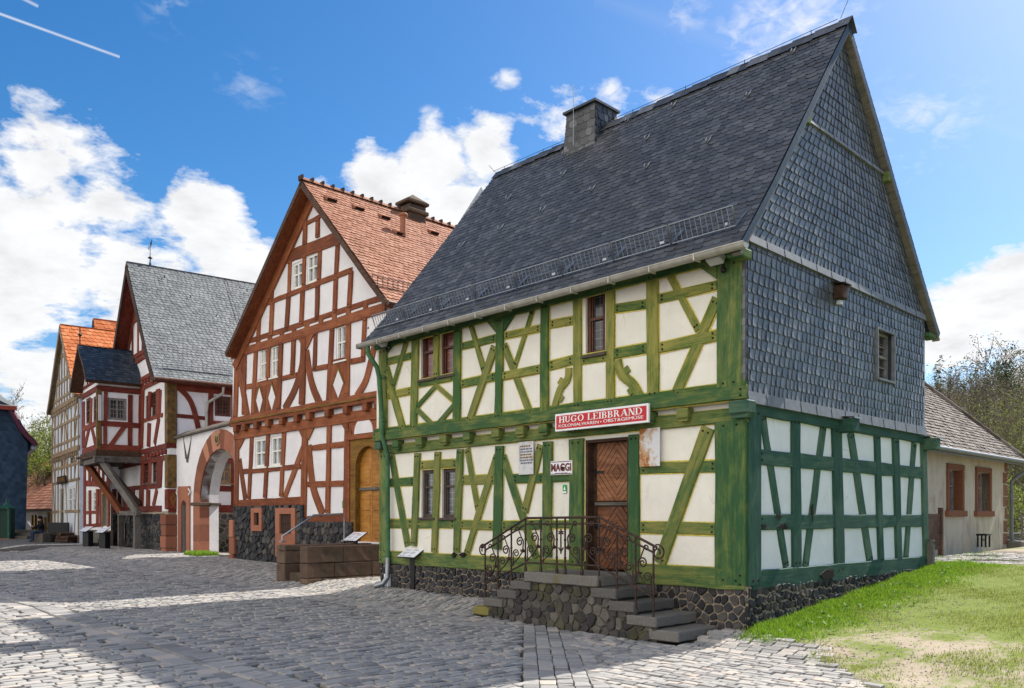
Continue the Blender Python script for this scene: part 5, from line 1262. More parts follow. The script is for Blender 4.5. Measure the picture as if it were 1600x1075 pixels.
# lean-to part left of the stone plinth, with door and two small windows
def wpt(px,Z): return E.inv@Vector(((px-800)/F*Z,Z,0))
pA,pB=wpt(131,40.6),wpt(173,37.6); dv=Vector((pB.x-pA.x,pB.y-pA.y)).normalized(); AF=E.fac((pA.x,pA.y),(dv.x,dv.y),(dv.y,-dv.x)); la0=0.0; la1=AF.uv(173,800)[0]
window(AF,(135,768),(139.6,800),MT['wframe'],MT['glassl'],1,2,.1,.02,None,split=[.6]); window(AF,(144.5,767),(151,800),MT['wframe'],MT['glassl'],1,2,.1,.02,None,split=[.6])
d0=AF.uv(161.5,772); d1=AF.uv(168.5,822)
AF.open.append((d0[0],d1[1],d1[0],d0[1]))
zlt=AF.uv(150,715)[1]
m=MB(); m.box(la0,la1,-.06,.1,-.4,AF.uv(150,828)[1]); m.build('plinth',[MT['dmortar']],E.root,AF.M)
wall(AF,[(la0,.1),(la1,.1),(la1,zlt),(la0,zlt)],MT['white'],name='annex_wall',depth=.2)
m=MB(); w=d1[0]-d0[0]; h=d0[1]-d1[1]; m.box(0,w,.12,.16,0,h); dd=m.build('door',[MT['grey_wood']],E.root,AF.M@Matrix.Translation((d0[0],0,d1[1]))); m=MB(); m.box(-.12,0,-.05,.1,-.1,h+.12); m.box(w,w+.12,-.05,.1,-.1,h+.12); m.box(0,w,-.048,.1,h,h+.12); m.build('door_frame',[MT['tframe']],dd)
for a in [(132,755,172,757,9),(132,801,158,800,5),(132,822,160,820,6),(132,728,160,726,5)]: eb(AF,'rail',*a,p=.03)
for a in [(133,728,133,822,3),(141.5,766,141.5,820,3),(153,764,153,820,3),(158,764,159,822,4),(141,730,141,752,3),(150,730,150,752,3),(170,720,170,822,5),(146,730,146,752,3),(155,730,155,752,3),(162,730,162,760,3)]: eb(AF,'post',*a,p=.036)
m=MB(); m.box(-.15,la1+.1,-.3,3.0,zlt,zlt+.12); m.build('annex_roof',[MT['dark_wood']],E.root,AF.M); m=MB(); m.face([(0,0,0),(0,4,0),(0,4,zlt),(0,0,zlt)]); m.build('wall',[MT['white']],E.root,AF.M)
# side wall
for tl,b in [((335.5,618),(361,651.5))]: window(ES,tl,b,MT['bframe'],MT['glassd'],2,2,.10,.03,None,bars=(2,2))
for tl,b in [((339.5,718),(363,755.5))]: window(ES,tl,b,MT['tframe'],MT['glass'],2,2,.10,.03,MT['tframe'],bars=(2,2))
LE=16.0
zse=ES.uv(300,607)[1]; zsj=ES.uv(300,697)[1]
for z,h in ((zse,.26),(zsj,.22),(zsj-.5,.2),(ES.uv(350,795)[1],.3)): eb(ES,'rail',0,z,LE,z,h,p=.04,metric=True)
for a in [(268.5,648.5,323.5,653.7,6),(333,661,364,663,7),(335,763,364,764,9),(333,709,364,709,9)]: eb(ES,'rail',*a,p=.022)
for a in [(329.5,610,328,672,8),(364,610,364,668,6),(336,706,335,795,5),(364,706,363,795,5),(300,705,300,795,5)]: eb(ES,'post',*a,p=.036)
curve_beam(ES,'curved_brace',rd,[(279,606),(293,620),(302,638),(311,674)],9)
for k in range(5):
    x=6.2+k*2; eb(ES,'post',x,zsj,x,zse,.25,p=.036,metric=True)
wall(ES,[(0,.3),(LE,.3),(LE,zse+.3),(0,zse+.3)],MT['white'],depth=.15)
# carved corner post in ochre
for z0,z1,mm_ in ((zj+.1,zt,MT['carved']),(zj-1.65,zj-.35,MT['carved']),(EF.uv(255,796)[1],zj-1.7,rd)):
    m=MB(); m.box(-.30,.07,-.07,.32,z0,z1,c=.03); m.build('corner_post',[mm_],E.root)
for f,a in ((EF,-.12),(ES,.16)):
    z=(EF.uv(255,796)[1]+zj-1.7)/2; m=MB(); m.prism([(a-.11,z),(a,z-.27),(a+.11,z),(a,z+.27)],-.085,-.06); m.prism([(a-.06,z),(a,z-.15),(a+.06,z),(a,z+.15)],-.095,-.06,1); m.build('painted_lozenge',[gd,rd],E.root,f.M)
# stone plinth
pz0=EF.uv(171,800)[0]
mb,mm=rubble(pz0,-.45,-.3,zst-.1,.17,.02,.05,31,'basalt','mortar'); mb.face([(pz0,.0,-.3),(0,.0,-.3),(0,.0,zst),(pz0,.0,zst)],1); mb.build('plinth',mm,E.root,EF.M@Matrix.Translation((0,-.02,0)))
mb,mm=rubble(.3,9,-.3,zst-.1,.2,.03,.04,32,'stairstone','mortar'); mb.face([(0,.0,-.3),(LE,.0,-.3),(LE,.0,zst),(0,.0,zst)],1); mb.build('plinth',mm,E.root,ES.M@Matrix.Translation((0,-.02,0)))
m=MB(); z=-.3; k=0
while z<zst-.2:
    h=rng.uniform(.36,.5); h=min(h,zst-.12-z); m.box(-.55-.15*(k%2),.10,-.14,.45+.2*((k+1)%2),z,z+h-.012,c=.025,t=rng.uniform(.0,.6)); z+=h; k+=1
m.build('corner_stones',[MT['sand']],E.root)
# roof
XR=eax+WE/2+.35; YB=LE
Lp=[(XR,-.6,ezl),(XR-.9,-.6,ezl+.9*esl*.85),(eax,-.6,eaz)]; Lb=[(2*eax-a,b,c) for a,b,c in Lp]; back=lambda L:[(a,YB,c) for a,b,c in L]
mb=MB(); deck(mb,[(a,b,c-.03) for a,b,c in Lp],[(a,b,c-.03) for a,b,c in back(Lp)],.15); deck(mb,[(a,b,c-.03) for a,b,c in back(Lb)],[(a,b,c-.03) for a,b,c in Lb],.15); roof=mb.build('roof',[rd],E.root)
mb=MB(); fn,n=slope_rows(Lp,back(Lp),.155); tiles(mb,fn,n,.19,.013,.019,'scale',.2,1.3,side_lift=.005,tj=.75); fn,n=slope_rows(back(Lb),Lb,.4); tiles(mb,fn,n,.4,.014,.02,'rect',.1,1.2); mb.build('slate_covering',[MT['eslate']],roof)
m=MB(); y=-.62
while y<YB:
    m.idx([(eax-.14,y,eaz-.16+.02),(eax-.14,y+.32,eaz-.16),(eax,y+.32,eaz+.04),(eax,y,eaz+.07),(eax+.14,y,eaz-.14),(eax+.14,y+.32,eaz-.16)],[(0,1,2,3),(3,2,5,4)],0,rng.random()*.5); y+=.30
m.build('ridge_slates',[MT['eslate']],roof)
m=MB()
for L in (Lp,Lb):
    for a,b in ((L[0],L[1]),(L[1],L[2])):
        p=Vector(a)+Vector((0,-.03,-.01));q=Vector(b)+Vector((0,-.03,-.01)); d=(q-p).normalized(); nn=Vector((0,1,0)).cross(d); nn*= (-1 if nn.z>0 else 1)*.28
        m.idx([p,q,q+nn,p+nn]+[v+Vector((0,.05,0)) for v in (p,q,q+nn,p+nn)],[(0,1,2,3),(7,6,5,4),(0,4,5,1),(3,2,6,7),(1,5,6,2),(0,3,7,4)])
m.build('verge_board',[MT['dark_wood']],roof)
FRd=E.fac((eax,0),(0,1),(1,0))
m=MB(); m.tube([(XR+.04,-.62,ezl-.03),(XR+.04,YB,ezl-.03)],.08,8); m.build('gutter',[MT['bframe']],roof)
y,z=ES.uv(333,604); yb,zb=ES.uv(329,668); m=MB(); m.tube([(XR,y+.3,ezl-.05),(XR-.05,y+.3,ezl-.35),(.14,y-.25,ezl-.75),(.14,y-.3,ezl-1.1),(.14,y-.3,1.0)],.06,8); m.build('downpipe',[MT['zinc']],roof)
en=(Vector(Lp[1])-Vector(Lp[0])).normalized()
m=MB(); q0=Vector(Lp[0])+en*.6
for h in (.05,.22,.40): m.tube([q0+Vector((0,.4,h)),q0+Vector((0,9.5,h))],.012,4)
for k in range(60): yy=.4+k*.155; m.tube([q0+Vector((0,yy,.02)),q0+Vector((0,yy,.4))],.008,4)
m.build('snow_guard',[MT['steel']],roof)
A=Vector(Lp[2]);Bq=Vector(Lp[1]); r3=random.Random(3)
for k in range(9):
    t=.08+.8*(k%4)/4+.05; y=.8+k*.9; p=A.lerp(Bq,min(.95,t*.9)); p=Vector((p.x,y,p.z)); m=MB(); m.tube([p+Vector((.03,0,.10)),p+Vector((.12,0,.02)),p+Vector((.16,0,.09))],.016,4); m.build('roof_hook',[MT['black']],roof)
m=MB(); pts=[Vector(Lp[2]).lerp(Vector(Lp[1]),t)*1.0 for t in (0,.25,.5,.75,1)]; m.tube([Vector((p.x+.05,3.6,p.z+.06)) for p in pts]+[Vector((XR-.2,3.6,ezl+.3))],.012,4); m.build('lightning_wire',[MT['black']],roof)
# weather vane
yv=.35; zv=eaz; m=MB(); m.lathe([(.10,-.1),(.09,.25),(.05,.35),(.04,.62),(.16,.66),(.16,.74),(.05,.80),(.025,1.0),(.02,1.25)],(eax,yv,zv),10); m.tube([(eax,yv,zv+1.2),(eax,yv,zv+1.95)],.016,6)
m.v=[(eax+(a-eax)*.55,yv+(b-yv)*.55,zv+(c-zv)*.55) for a,b,c in m.v]; v=m.build('weather_vane',[MT['black']],roof)
m=MB(); m.lathe([(0,-.07),(.06,0),(0,.07)],(eax,yv,zv+1.35),8); m.tube([(eax-.42,yv,zv+1.55),(eax+.38,yv,zv+1.55)],.016,5); m.prism([(eax-.55,zv+1.55),(eax-.40,zv+1.47),(eax-.40,zv+1.63)],yv-.012,yv+.012)
fg=[(eax+.08,zv+1.62),(eax+.18,zv+1.66),(eax+.36,zv+1.63),(eax+.42,zv+1.80),(eax+.46,zv+2.02),(eax+.38,zv+2.02),(eax+.30,zv+1.86),(eax+.20,zv+1.86),(eax+.10,zv+1.95),(eax+.02,zv+1.90),(eax+.06,zv+1.78)]
m.prism(fg,yv-.015,yv+.015); m.tube([(eax-.36,yv,zv+1.55),(eax-.42,yv,zv+1.76),(eax-.34,yv,zv+1.80)],.018,5); m.v=[(eax+(a-eax)*.6,yv+(b-yv)*.55,zv+(c-zv)*.55) for a,b,c in m.v]; m.build('vane_figure',[MT['black']],v)
# ------------------------------------------------------------------ oriel
ox1=EF.uv(221,650)[0]; OD=1.71; OWd=3.3
OS=E.fac((ox1,-OD),(0,1),(1,0)); OFr=E.fac((ox1,-OD),(1,0),(0,-1))
zo0=OFr.uv(153,702)[1]; zo1=OFr.uv(153,607)[1]
window(OS,(168,621),(198,657.5),MT['gframe'],MT['glassd'],2,2,.10,.02,None,bars=(2,2))
for tl,b in [((134,624),(141.6,660)),((145.6,621),(153.5,657))]: window(OFr,tl,b,MT['bframe'],MT['glassd'],1,2,.10,.03,None,bars=(2,2))
for f,L0,L1 in ((OS,0,OD),(OFr,-OWd,0)):
    for z,h in ((zo0+.1,.26),(zo1+.02,.24),(zo1+.38,.12),(OFr.uv(153,661)[1],.22)): eb(f,'rail',L0,z,L1,z,h,p=.04,metric=True)
    wall(f,[(L0,zo0),(L1,zo0),(L1,zo1+.45),(L0,zo1+.45)],MT['white'],name='oriel_wall',depth=.12)
for a in [(165,612,164,697,6),(203.5,617,203,697,7),(219.5,618,219,698,6)]: eb(OS,'post',*a,p=.03)
eb(OS,'brace',196,664,172,697,9,p=.026)
for a in [(143.5,622,142.5,663,3),(131,628,131,700,4)]: eb(OFr,'post',*a,p=.03)
for a in [(141,664,133,700,3.5),(143.5,664,150.5,696,3.5)]: eb(OFr,'brace',*a,p=.026)
m=MB(); m.box(ox1-.13,ox1+.06,-OD-.06,-OD+.14,zo0,zo1,c=.03); m.build('corner_post',[MT['carved']],E.root)
m=MB(); m.box(ox1-OWd-.1,ox1+.08,-OD-.1,0,zo0-.30,zo0-.02,c=.02); m.build('oriel_floor',[MT['dark_wood']],E.root)
m=MB(); 
zr0=zo1+.42; rx=ox1-OWd/2; ORd=E.fac((rx,0),(0,1),(1,0)); zrr=ORd.uv(137,541)[1]
OLp=[(ox1+.25,-OD-.5,zr0-.12),(ox1-.35,-OD-.5,zr0+.55),(rx,-OD-.5,zrr)]; OLb=[(2*rx-a,b,c) for a,b,c in OLp]; bk=lambda L:[(a,.15,c) for a,b,c in L]
mb=MB(); deck(mb,[(a,b,c-.02) for a,b,c in OLp],[(a,b,c-.02) for a,b,c in bk(OLp)],.12); deck(mb,[(a,b,c-.02) for a,b,c in bk(OLb)],[(a,b,c-.02) for a,b,c in OLb],.12); orf=mb.build('oriel_roof',[MT['dark_wood']],E.root)
mb=MB(); fn,n=slope_rows(OLp,bk(OLp),.16); tiles(mb,fn,n,.2,.012,.016,'scale',.2,1.3); fn,n=slope_rows(bk(OLb),OLb,.16); tiles(mb,fn,n,.2,.012,.016,'rect',.2,1.3); mb.build('slate_covering',[MT['bslate']],orf)
m=MB(); m.tube([(rx,-OD-.4,zrr-.05),(rx,-OD-.4,zrr+.8)],.025,6); m.lathe([(0,-.1),(.10,0),(0,.1)],(rx,-OD-.4,zrr+.45),8); m.build('finial',[MT['black']],orf)
m=MB(); m.face([(ox1-OWd,-OD,zr0-.1),(ox1,-OD,zr0-.1),(ox1-.35,-OD,zr0+.5),(rx,-OD,zrr-.1),(ox1-OWd+.35,-OD,zr0+.5)]); m.build('oriel_gable',[MT['white']],E.root)
OG=E.fac((0,-OD),(1,0),(0,-1))
for z,hw in ((zr0+.70,.85),(zr0+1.25,.35)): eb(OG,'rail',rx-hw,z,rx+hw,z,.14,p=.03,metric=True)
for x in (rx-.5,rx+.5,rx): eb(OG,'post',x,zr0-.1,x,zr0+1.1-abs(x-rx)*1.1,.13,p=.035,metric=True)
# struts and posts carrying it
def strut(kind,mat,p,q,w=.22,parent=None):
    p=Vector(p);q=Vector(q); d=q-p; L=d.length; mb=beam_mesh(kind,L,w,w/2,w/2,None)
    X=d.normalized(); Y=Vector((0,0,1)).cross(X).normalized() if abs(X.z)<.99 else Vector((0,1,0)); Z=X.cross(Y)
    M=Matrix((( X.x,Y.x,Z.x,p.x),(X.y,Y.y,Z.y,p.y),(X.z,Y.z,Z.z,p.z),(0,0,0,1))); return mb.build(kind,[mat,mat],E.root,M)
zc=zo0-.42; 
strut('support_beam',MT['grey_wood'],(ox1-OWd-.2,-OD+.1,zc),(ox1+.2,-OD+.1,zc),.24); strut('support_beam',MT['grey_wood'],(ox1-.02,-OD-.15,zc+.02),(ox1-.02,.1,zc+.02),.26); strut('support_beam',MT['grey_wood'],(ox1-OWd+.1,-OD-.15,zc),(ox1-OWd+.1,.1,zc),.24)
EFp=E.fac((0,-.45),(1,0),(0,-1)); ps0=EFp.uv(189,802); ps1=EFp.uv(214,802); ph=ps0[1]
strut('strut',MT['grey_wood'],(ox1-.05,-OD+.2,zc-.1),(ps1[0],-.45,ph+.05),.24); strut('strut',MT['brown'],(ox1-OWd+.1,-OD+.2,zc-.1),(ps0[0],-.45,ph+.05),.24)
strut('strut',MT['dark_wood'],(ox1-.6,-OD+.3,zc-.1),(ox1+.2,-.1,zc-1.9),.2); strut('strut',MT['dark_wood'],(ox1-1.4,-OD+.3,zc-.1),(ox1-.6,-.1,zc-1.9),.2)
for p in (ps0,ps1):
    strut('support_post',MT['grey_wood'],(p[0],-.45,-.1),(p[0],-.45,ph-.1),.24)
strut('support_beam',MT['grey_wood'],(ps0[0]-.3,-.45,ph),(ps1[0]+.3,-.45,ph),.2)
# lecterns before the red house
Lr=lambda px,Z,lab: lectern(px,850,.28,.78,lab,ANE+R(25),.52,.42,solid=True,root_at=Vector(((px-800)/F*Z,Z,tz((px-800)/F*Z,Z))))
Lr(161,34.6,'dark information lectern with a white slanted sheet beside the oriel posts')
Lr(135,36.6,'dark information lectern left of the low stone steps of the red house')
p=AF.W@Vector((d0[0]+.5,-.45,.0)); root=empty('stone_steps',xf((p.x,p.y,tz(p.x,p.y)),ANE),'two low stone steps at the annex door of the red house','steps')
for k in range(2):
    m=MB(); m.box(-.9+.0,.7,-.35+.3*k,.35,-.1,.16*(k+1),c=.01); m.build('step',[MT['step']],root)
# small poster on the plinth between the oriel posts
a,z=EF.uv(198,829); m=MB(); m.box(-.22,.22,-.012,0,-.38,.38); thing_mesh(m,'poster',[MT['paper']],E.M@EF.M@Matrix.Translation((a,-.13,z)),'small white paper notice on the dark rubble between the oriel posts','notice')
# ================================================================== GATE WALL
gp0=E.M@Vector((.02,.29,0)); gp1=H.M@Vector((.0,1.1,0)); gd_=Vector((gp1.x-gp0.x,gp1.y-gp0.y,0)); GL=gd_.length; gd_.normalize()
GA=math.atan2(gd_.y,gd_.x)
GW=House('gate_wall','white plastered gate wall with a big red sandstone arch and a small arched doorway','wall',gp0.x,gp0.y,.28,GA)
GF=GW.fac((0,0),(1,0),(0,-1))
def gx(px): return GF.uv(px,800)[0]
zl_=GF.uv(276,686)[1]; zr_=GF.uv(364,657)[1]; TH=.75
# arch: outer left px 304, inner left 324, apex outer 655 / inner 703
xo=gx(304); xi=gx(314); xc=gx(346); ri=xc-xi; zsp=GF.uv(314,787)[1]; zap=GF.uv(346,701)[1]; zao=GF.uv(344,671)[1]
hz=zap-zsp; ro=xc-xo; hzo=zao-zsp
dxa,dxb=gx(285),gx(292.5); dzt=GF.uv(289,782)[1]
NA=18
ai=[(xc-ri*math.cos(math.pi*k/NA), zsp+hz*math.sin(math.pi*k/NA)) for k in range(NA+1)]
ao=[(xc-ro*math.cos(math.pi*k/NA), zsp+hzo*math.sin(math.pi*k/NA)) for k in range(NA+1)]
XE=min(GL,xc+ro+1.2); XE=GL
m=MB()
tz_=lambda x: zl_+(zr_-zl_)*x/XE
def wp(q): m.prism(q,0,TH)
# small doorway: arch top with radius
rd_=(dxb-dxa)/2; dc=(dxa+dxb)/2; dzs=dzt-rd_*1.1
wp([(0,-.3),(dxa,-.3),(dxa,tz_(dxa)),(0,tz_(0))])
da=[(dc-rd_*math.cos(math.pi*k/10), dzs+rd_*1.1*math.sin(math.pi*k/10)) for k in range(11)]
for k in range(10): (a,b),(c,d)=da[k],da[k+1]; wp([(a,b),(c,d),(c,tz_(c)),(a,tz_(a))])
for k in range(1): 
    m.face([(dxa,0.001,dzs),(dxa,0.001,-.3),(dxa,TH,-.3),(dxa,TH,dzs)]); 
wp([(dxb,-.3),(xc-ri,-.3),(xc-ri,tz_(xc-ri)),(dxb,tz_(dxb))])
for k in range(NA): (a,b),(c,d)=ai[k],ai[k+1]; wp([(a,b),(c,d),(c,tz_(c)),(a,tz_(a))])
if xc+ri<XE: wp([(xc+ri,-.3),(XE,-.3),(XE,tz_(XE)),(xc+ri,tz_(xc+ri))])
m.build('wall',[MT['white']],GW.root)
m=MB()
for k in range(NA):
    q=[ai[k],ai[k+1],ao[k+1],ao[k]]; q=[Vector(v) for v in q]; m.prism([(v.x,v.y) for v in q][::-1],-.06,.34,0,rng.random())
zq=-.3; k=0
while zq<zsp-.05:
    h=min(rng.uniform(.5,.75),zsp-zq); m.box(xo,xc-ri+.004,-.06,.35,zq,zq+h-.006,0,rng.random()); m.box(xc+ri-.004,xc+ro,-.06,.35,zq,zq+h-.006,0,rng.random()); zq+=h
ar_=m.build('arch',[MT['sand']],GW.root)
m=MB(); m.box(xo-.10,xc-ri+.08,-.12,.4,zsp-.08,zsp+.05,c=.02); m.box(xc-ri-.1,xc-ri+.10,.36,TH+.05,zsp-.05,zsp+.03); m.build('impost',[MT['dsand']],ar_)
a,z=GF.uv(342,687); m=MB(); m.prism([(a-.16,z+.22),(a-.14,z-.10),(a,z-.24),(a+.14,z-.10),(a+.16,z+.22)],-.10,-.05); m.tube([(a-.06,-.115,z+.12),(a-.05,-.115,z-.08),(a+.05,-.115,z-.10),(a+.07,-.115,z+.12)],.02,5); m.build('keystone_shield',[MT['tframe']],ar_)
# small door surround
m=MB(); w=.24
so=[(dc-(rd_)*math.cos(math.pi*k/10), dzs+rd_*1.1*math.sin(math.pi*k/10)) for k in range(11)]
zt3=dzt+.55
m.box(dxa-w,dxa,-.05,.3,-.3,dzs,0,.3); m.box(dxb,dxb+w,-.05,.3,-.3,dzs,0,.6)
for k in range(10):
    (a,b),(c,d)=so[k],so[k+1]; m.prism([(a,b),(c,d),(c,zt3),(a,zt3)],-.05,.3,0,.5)
m.box(dxa-w,dxa,-.05,.3,dzs,zt3,0,.4); m.box(dxb,dxb+w,-.05,.3,dzs,zt3,0,.5)
sd_=m.build('doorway_surround',[MT['sand']],GW.root)
zi=(dzt+zt3)/2+.05; m=MB()
m.tube([(dc-.42,-.06,zi+.12),(dc-.5,-.06,zi),(dc-.42,-.06,zi-.12)],.03,5); m.tube([(dc+.36,-.06,zi-.12),(dc+.5,-.06,zi),(dc+.36,-.06,zi+.12)],.03,5); m.build('carved_scrolls',[MT['wframe']],sd_)
glyph_text('1618',.22,MT['dsand'],'carved_date',sd_,Matrix.Translation((dc,-.055,zi)),bold=.004) if False else None
m=MB()
n=9
for k in range(n):
    x0=XE*k/n-.05; x1=XE*(k+1)/n; m.idx([(x0,-.14,tz_(x0)),(x1,-.14,tz_(x1)),(x1,TH+.1,tz_(x1)),(x0,TH+.1,tz_(x0)),(x0,-.14,tz_(x0)+.07),(x1,-.14,tz_(x1)+.05),(x1,TH*.5,tz_(x1)+.30),(x0,TH*.5,tz_(x0)+.32),(x1,TH+.1,tz_(x1)+.05),(x0,TH+.1,tz_(x0)+.07)],[(0,1,5,4),(4,5,6,7),(7,6,8,9),(3,2,1,0),(9,8,2,3)],0,rng.random())
m.build('coping',[MT['dmortar']],GW.root)
m=MB(); a,z=GF.uv(293,712)   # stag-horn shaped damp stain in the plaster
for s in (-1,1): m.tube([(a+s*.05,-.002,z-.1),(a+s*.16,-.002,z+.25),(a+s*.26,-.002,z+.6),(a+s*.27,-.002,z+.85)],[.06,.035,.02,.008],5)
m.prism([(a-.09,z-.25),(a+.07,z-.28),(a+.10,z-.02),(a-.10,z)],-.004,.02); m.build('damp_stain',[MT['dmortar']],GW.root)
# ================================================================== PALE HOUSE far left and its neighbour
def simple_gable(name,label,px,Z,gz0,W,ang,ridge_px,eave_z,apex_z,L,wallm,timm,roofm,over=.5,frame=True,expo=.3):
    X=(px-800)/F*Z
    D=House(name,label,'house',X,Z,gz0,ang); f=D.fac((0,0),(1,0),(0,-1)); ez=eave_z-gz0; az=apex_z-gz0; ax=-W/2; sl=(az-ez)/(W/2+.3)
    g=lambda x: az-.22-sl*abs(x-ax)
    Lp=[(.3,-over,ez),(-.5,-over,ez+.8*sl*.85),(ax,-over,az)]; Lb=[(2*ax-a,b,c) for a,b,c in Lp]; bk=lambda L_:[(a,L,c) for a,b,c in L_]
    mb=MB(); deck(mb,[(a,b,c-.03) for a,b,c in Lp],[(a,b,c-.03) for a,b,c in bk(Lp)],.14); deck(mb,[(a,b,c-.03) for a,b,c in bk(Lb)],[(a,b,c-.03) for a,b,c in Lb],.14); rf=mb.build('roof',[timm],D.root)
    mb=MB(); fn,n=slope_rows(Lp,bk(Lp),expo); tiles(mb,fn,n,.28,.02,.03,'round',.03,1.25); fn,n=slope_rows(bk(Lb),Lb,expo); tiles(mb,fn,n,.28,.02,.03,'rect',.03,1.25); mb.build('tile_covering',[roofm],rf)
    m=MB()
    for L_ in (Lp,Lb):
        for a,b in ((L_[0],L_[1]),(L_[1],L_[2])):
            p=Vector(a)+Vector((0,-.03,0));q=Vector(b)+Vector((0,-.03,0)); d=(q-p).normalized(); nn=Vector((0,1,0)).cross(d); nn*= (-1 if nn.z>0 else 1)*.26
            m.idx([p,q,q+nn,p+nn]+[v+Vector((0,.05,0)) for v in (p,q,q+nn,p+nn)],[(0,1,2,3),(7,6,5,4),(0,4,5,1),(3,2,6,7),(1,5,6,2),(0,3,7,4)])
    m.build('verge_board',[timm],rf)
    return D,f,W,ez,az,g,ax
D,DF,W_,dez,daz,dg,dax=simple_gable('half_timbered_house','tall pale half-timbered house with tan timbers and bright orange roof at the far left',124,42.0,.38,8.6,ANE,100,7.85,12.2,12,MT['bluewhite'],MT['tan'],MT['otile'],.25,expo=.34)
tn=MT['tan']
lv=[.75,2.25,3.55,4.05,5.5,6.6,7.3]
for px0_,py0_,px1_,py1_ in [(93,706,99,733),(110.5,698,115.5,727),(107,762,112,800),(113,760,117,798),(88,705,92,733)]: window(DF,(px0_,py0_),(px1_,py1_),MT['wframe'],MT['glassl'],1,2,.08,.02,None)
c0=DF.uv(95,764); c1=DF.uv(101.5,826); DF.open.append((c0[0],c1[1],c1[0],c0[1]))
lv=[DF.uv(105,y)[1] for y in (799,752,728,706,690,660,630,616)]
for i,z in enumerate(lv): beam(DF,'rail',tn,-W_,z,0,z,.26 if i in (3,6) else .15,p=.07 if i in (3,6) else .03,metric=True)
for z in (lv[3]-.28,lv[6]-.28):
    m=MB()
    for k in range(15): x=-.3-k*.58; m.box(x-.1,x+.1,-.12,.02,z-.1,z+.1)
    m.build('joist_row',[tn],D.root,DF.M)
r5=random.Random(12)
for (z0,z1) in ((.3,lv[1]),(lv[1],lv[3]-.4),(lv[3],lv[5]),(lv[5],lv[6]-.4)):
    for k in range(9):
        x=-.12-k*(W_-.24)/8
        if any(o[0]-.1<x<o[2]+.1 and o[1]<(z0+z1)/2<o[3] for o in DF.open): continue
        beam(DF,'post',tn,x,z0,x+r5.uniform(-.05,.05),z1,.12,p=.035,metric=True,pegs=False)
    for x,s in ((-1.0,1),(-3.6,-1),(-5.2,1),(-7.8,-1)): beam(DF,'brace',tn,x-.35*s,z0,x+.35*s,z1,.14,p=.03,metric=True,pegs=False)
for z in (lv[6]+1.4,lv[6]+2.8):
    hw=(daz-.22-z)/((daz-dez)/(W_/2+.3)); beam(DF,'rail',tn,dax-hw,z,dax+hw,z,.2,p=.04,metric=True)
for k in range(9):
    x=-.9-k*(W_-1.8)/8; beam(DF,'post',tn,x,lv[6],x,dg(x)-.05,.15,p=.035,metric=True,pegs=False)
wall(DF,[(-W_,0),(0,0),(0,dg(0)),(dax,daz-.22),(-W_,dg(-W_))],MT['bluewhite'],depth=.15)
w=c1[0]-c0[0]; h=c0[1]-c1[1]; m=MB(); m.box(0,w,.10,.15,0,h); dd=m.build('door',[m_plain('blue_grey_door_paint',(.12,.19,.25),.6)],D.root,DF.M@Matrix.Translation((c0[0],0,c1[1]))); m=MB(); m.box(-.12,0,-.06,.1,0,h+.1); m.box(w,w+.12,-.06,.1,0,h+.1); m.build('door_frame',[MT['wframe']],dd)
m=MB(); m.face([(0,0,-.3),(0,12,-.3),(0,12,dg(0)),(0,0,dg(0))]); m.face([(-W_,12,-.3),(-W_,0,-.3),(-W_,0,dg(-W_)),(-W_,12,dg(-W_))]); m.build('wall',[MT['bluewhite']],D.root)
a,z=DF.uv(99.5,750); m=MB(); m.box(-1.25,1.25,-.05,.05,-.20,.20,c=.02); sg=thing_mesh(m,'hanging_board',[MT['dark_wood']],D.M@DF.M@Matrix.Translation((a+.3,-.15,z)),'dark sign board with golden letters over the blue door of the pale house','sign')
m=MB(); r6=random.Random(2); x=-1.0
for k in range(7): m.box(x,x+.17,-.055,-.051,-.10,.10); x+=.30
m.build('gold_letters',[MT['gold']],sg)
m=MB(); m.box(-W_,0,-.05,.0,-.5,.35); m.build('plinth',[MT['dsand']],D.root)
D2,DF2,W2,ez2,az2,g2,ax2=simple_gable('house','house behind with a bright orange roof showing between the oriel roof and the pale house',172,47.5,.4,7.6,ANE,142,8.2,13.75,12,MT['bluewhite'],MT['dark_wood'],MT['otile'],.2,expo=.34)
wall(DF2,[(-W2,0),(0,0),(0,g2(0)),(ax2,az2-.22),(-W2,g2(-W2))],MT['bluewhite'])
m=MB(); m.face([(0,0,-.3),(0,12,-.3),(0,12,g2(0)),(0,0,g2(0))]); m.face([(-W2,12,-.3),(-W2,0,-.3),(-W2,0,g2(-W2)),(-W2,12,g2(-W2))]); m.build('wall',[MT['bluewhite']],D2.root)
# ================================================================== PLASTERED COTTAGE on the right
RZ=26.0; RX=(1573-800)/F*RZ
CA=math.atan2(SY,SX)
Cg=House('cottage','low ochre plastered cottage with red sandstone window frames and an old hipped tile roof','house',RX,RZ,.8,CA)
CF=Cg.fac((0,0),(1,0),(0,-1)); CLn=14.0; CD=8.0
cez=(CF.uv(1560,717)[1]+CF.uv(1450,704)[1])/2
def sandwin(x0,y0,x1,y1):
    a0,z1=CF.uv(x0,y0); a1,z0=CF.uv(x1,y1); fw=.14
    CF.open.append((a0+fw,z0+.16,a1-fw,z1-fw))
    w,h=a1-a0,z1-z0; m=MB(); m.box(0,fw,-.05,.30,.16,h-fw,t=.4,c=.01); m.box(w-fw,w,-.05,.30,.16,h-fw,t=.5,c=.01); m.box(0,w,-.052,.30,h-fw,h,t=.3,c=.01); m.box(-.10,w+.10,-.10,.30,0,.16,t=.6,c=.015)
    s=m.build('window_surround',[MT['bsand']],Cg.root,CF.M@Matrix.Translation((a0,0,z0)))
    o=window(CF,None,None,MT['gframe'],MT['glassd'],1,2,.06,.20,None,rect=CF.open.pop(),split=[.62],bars=(1,1))
sandwin(1478.5,723.6,1504.5,807); sandwin(1523.5,729,1547.5,807)
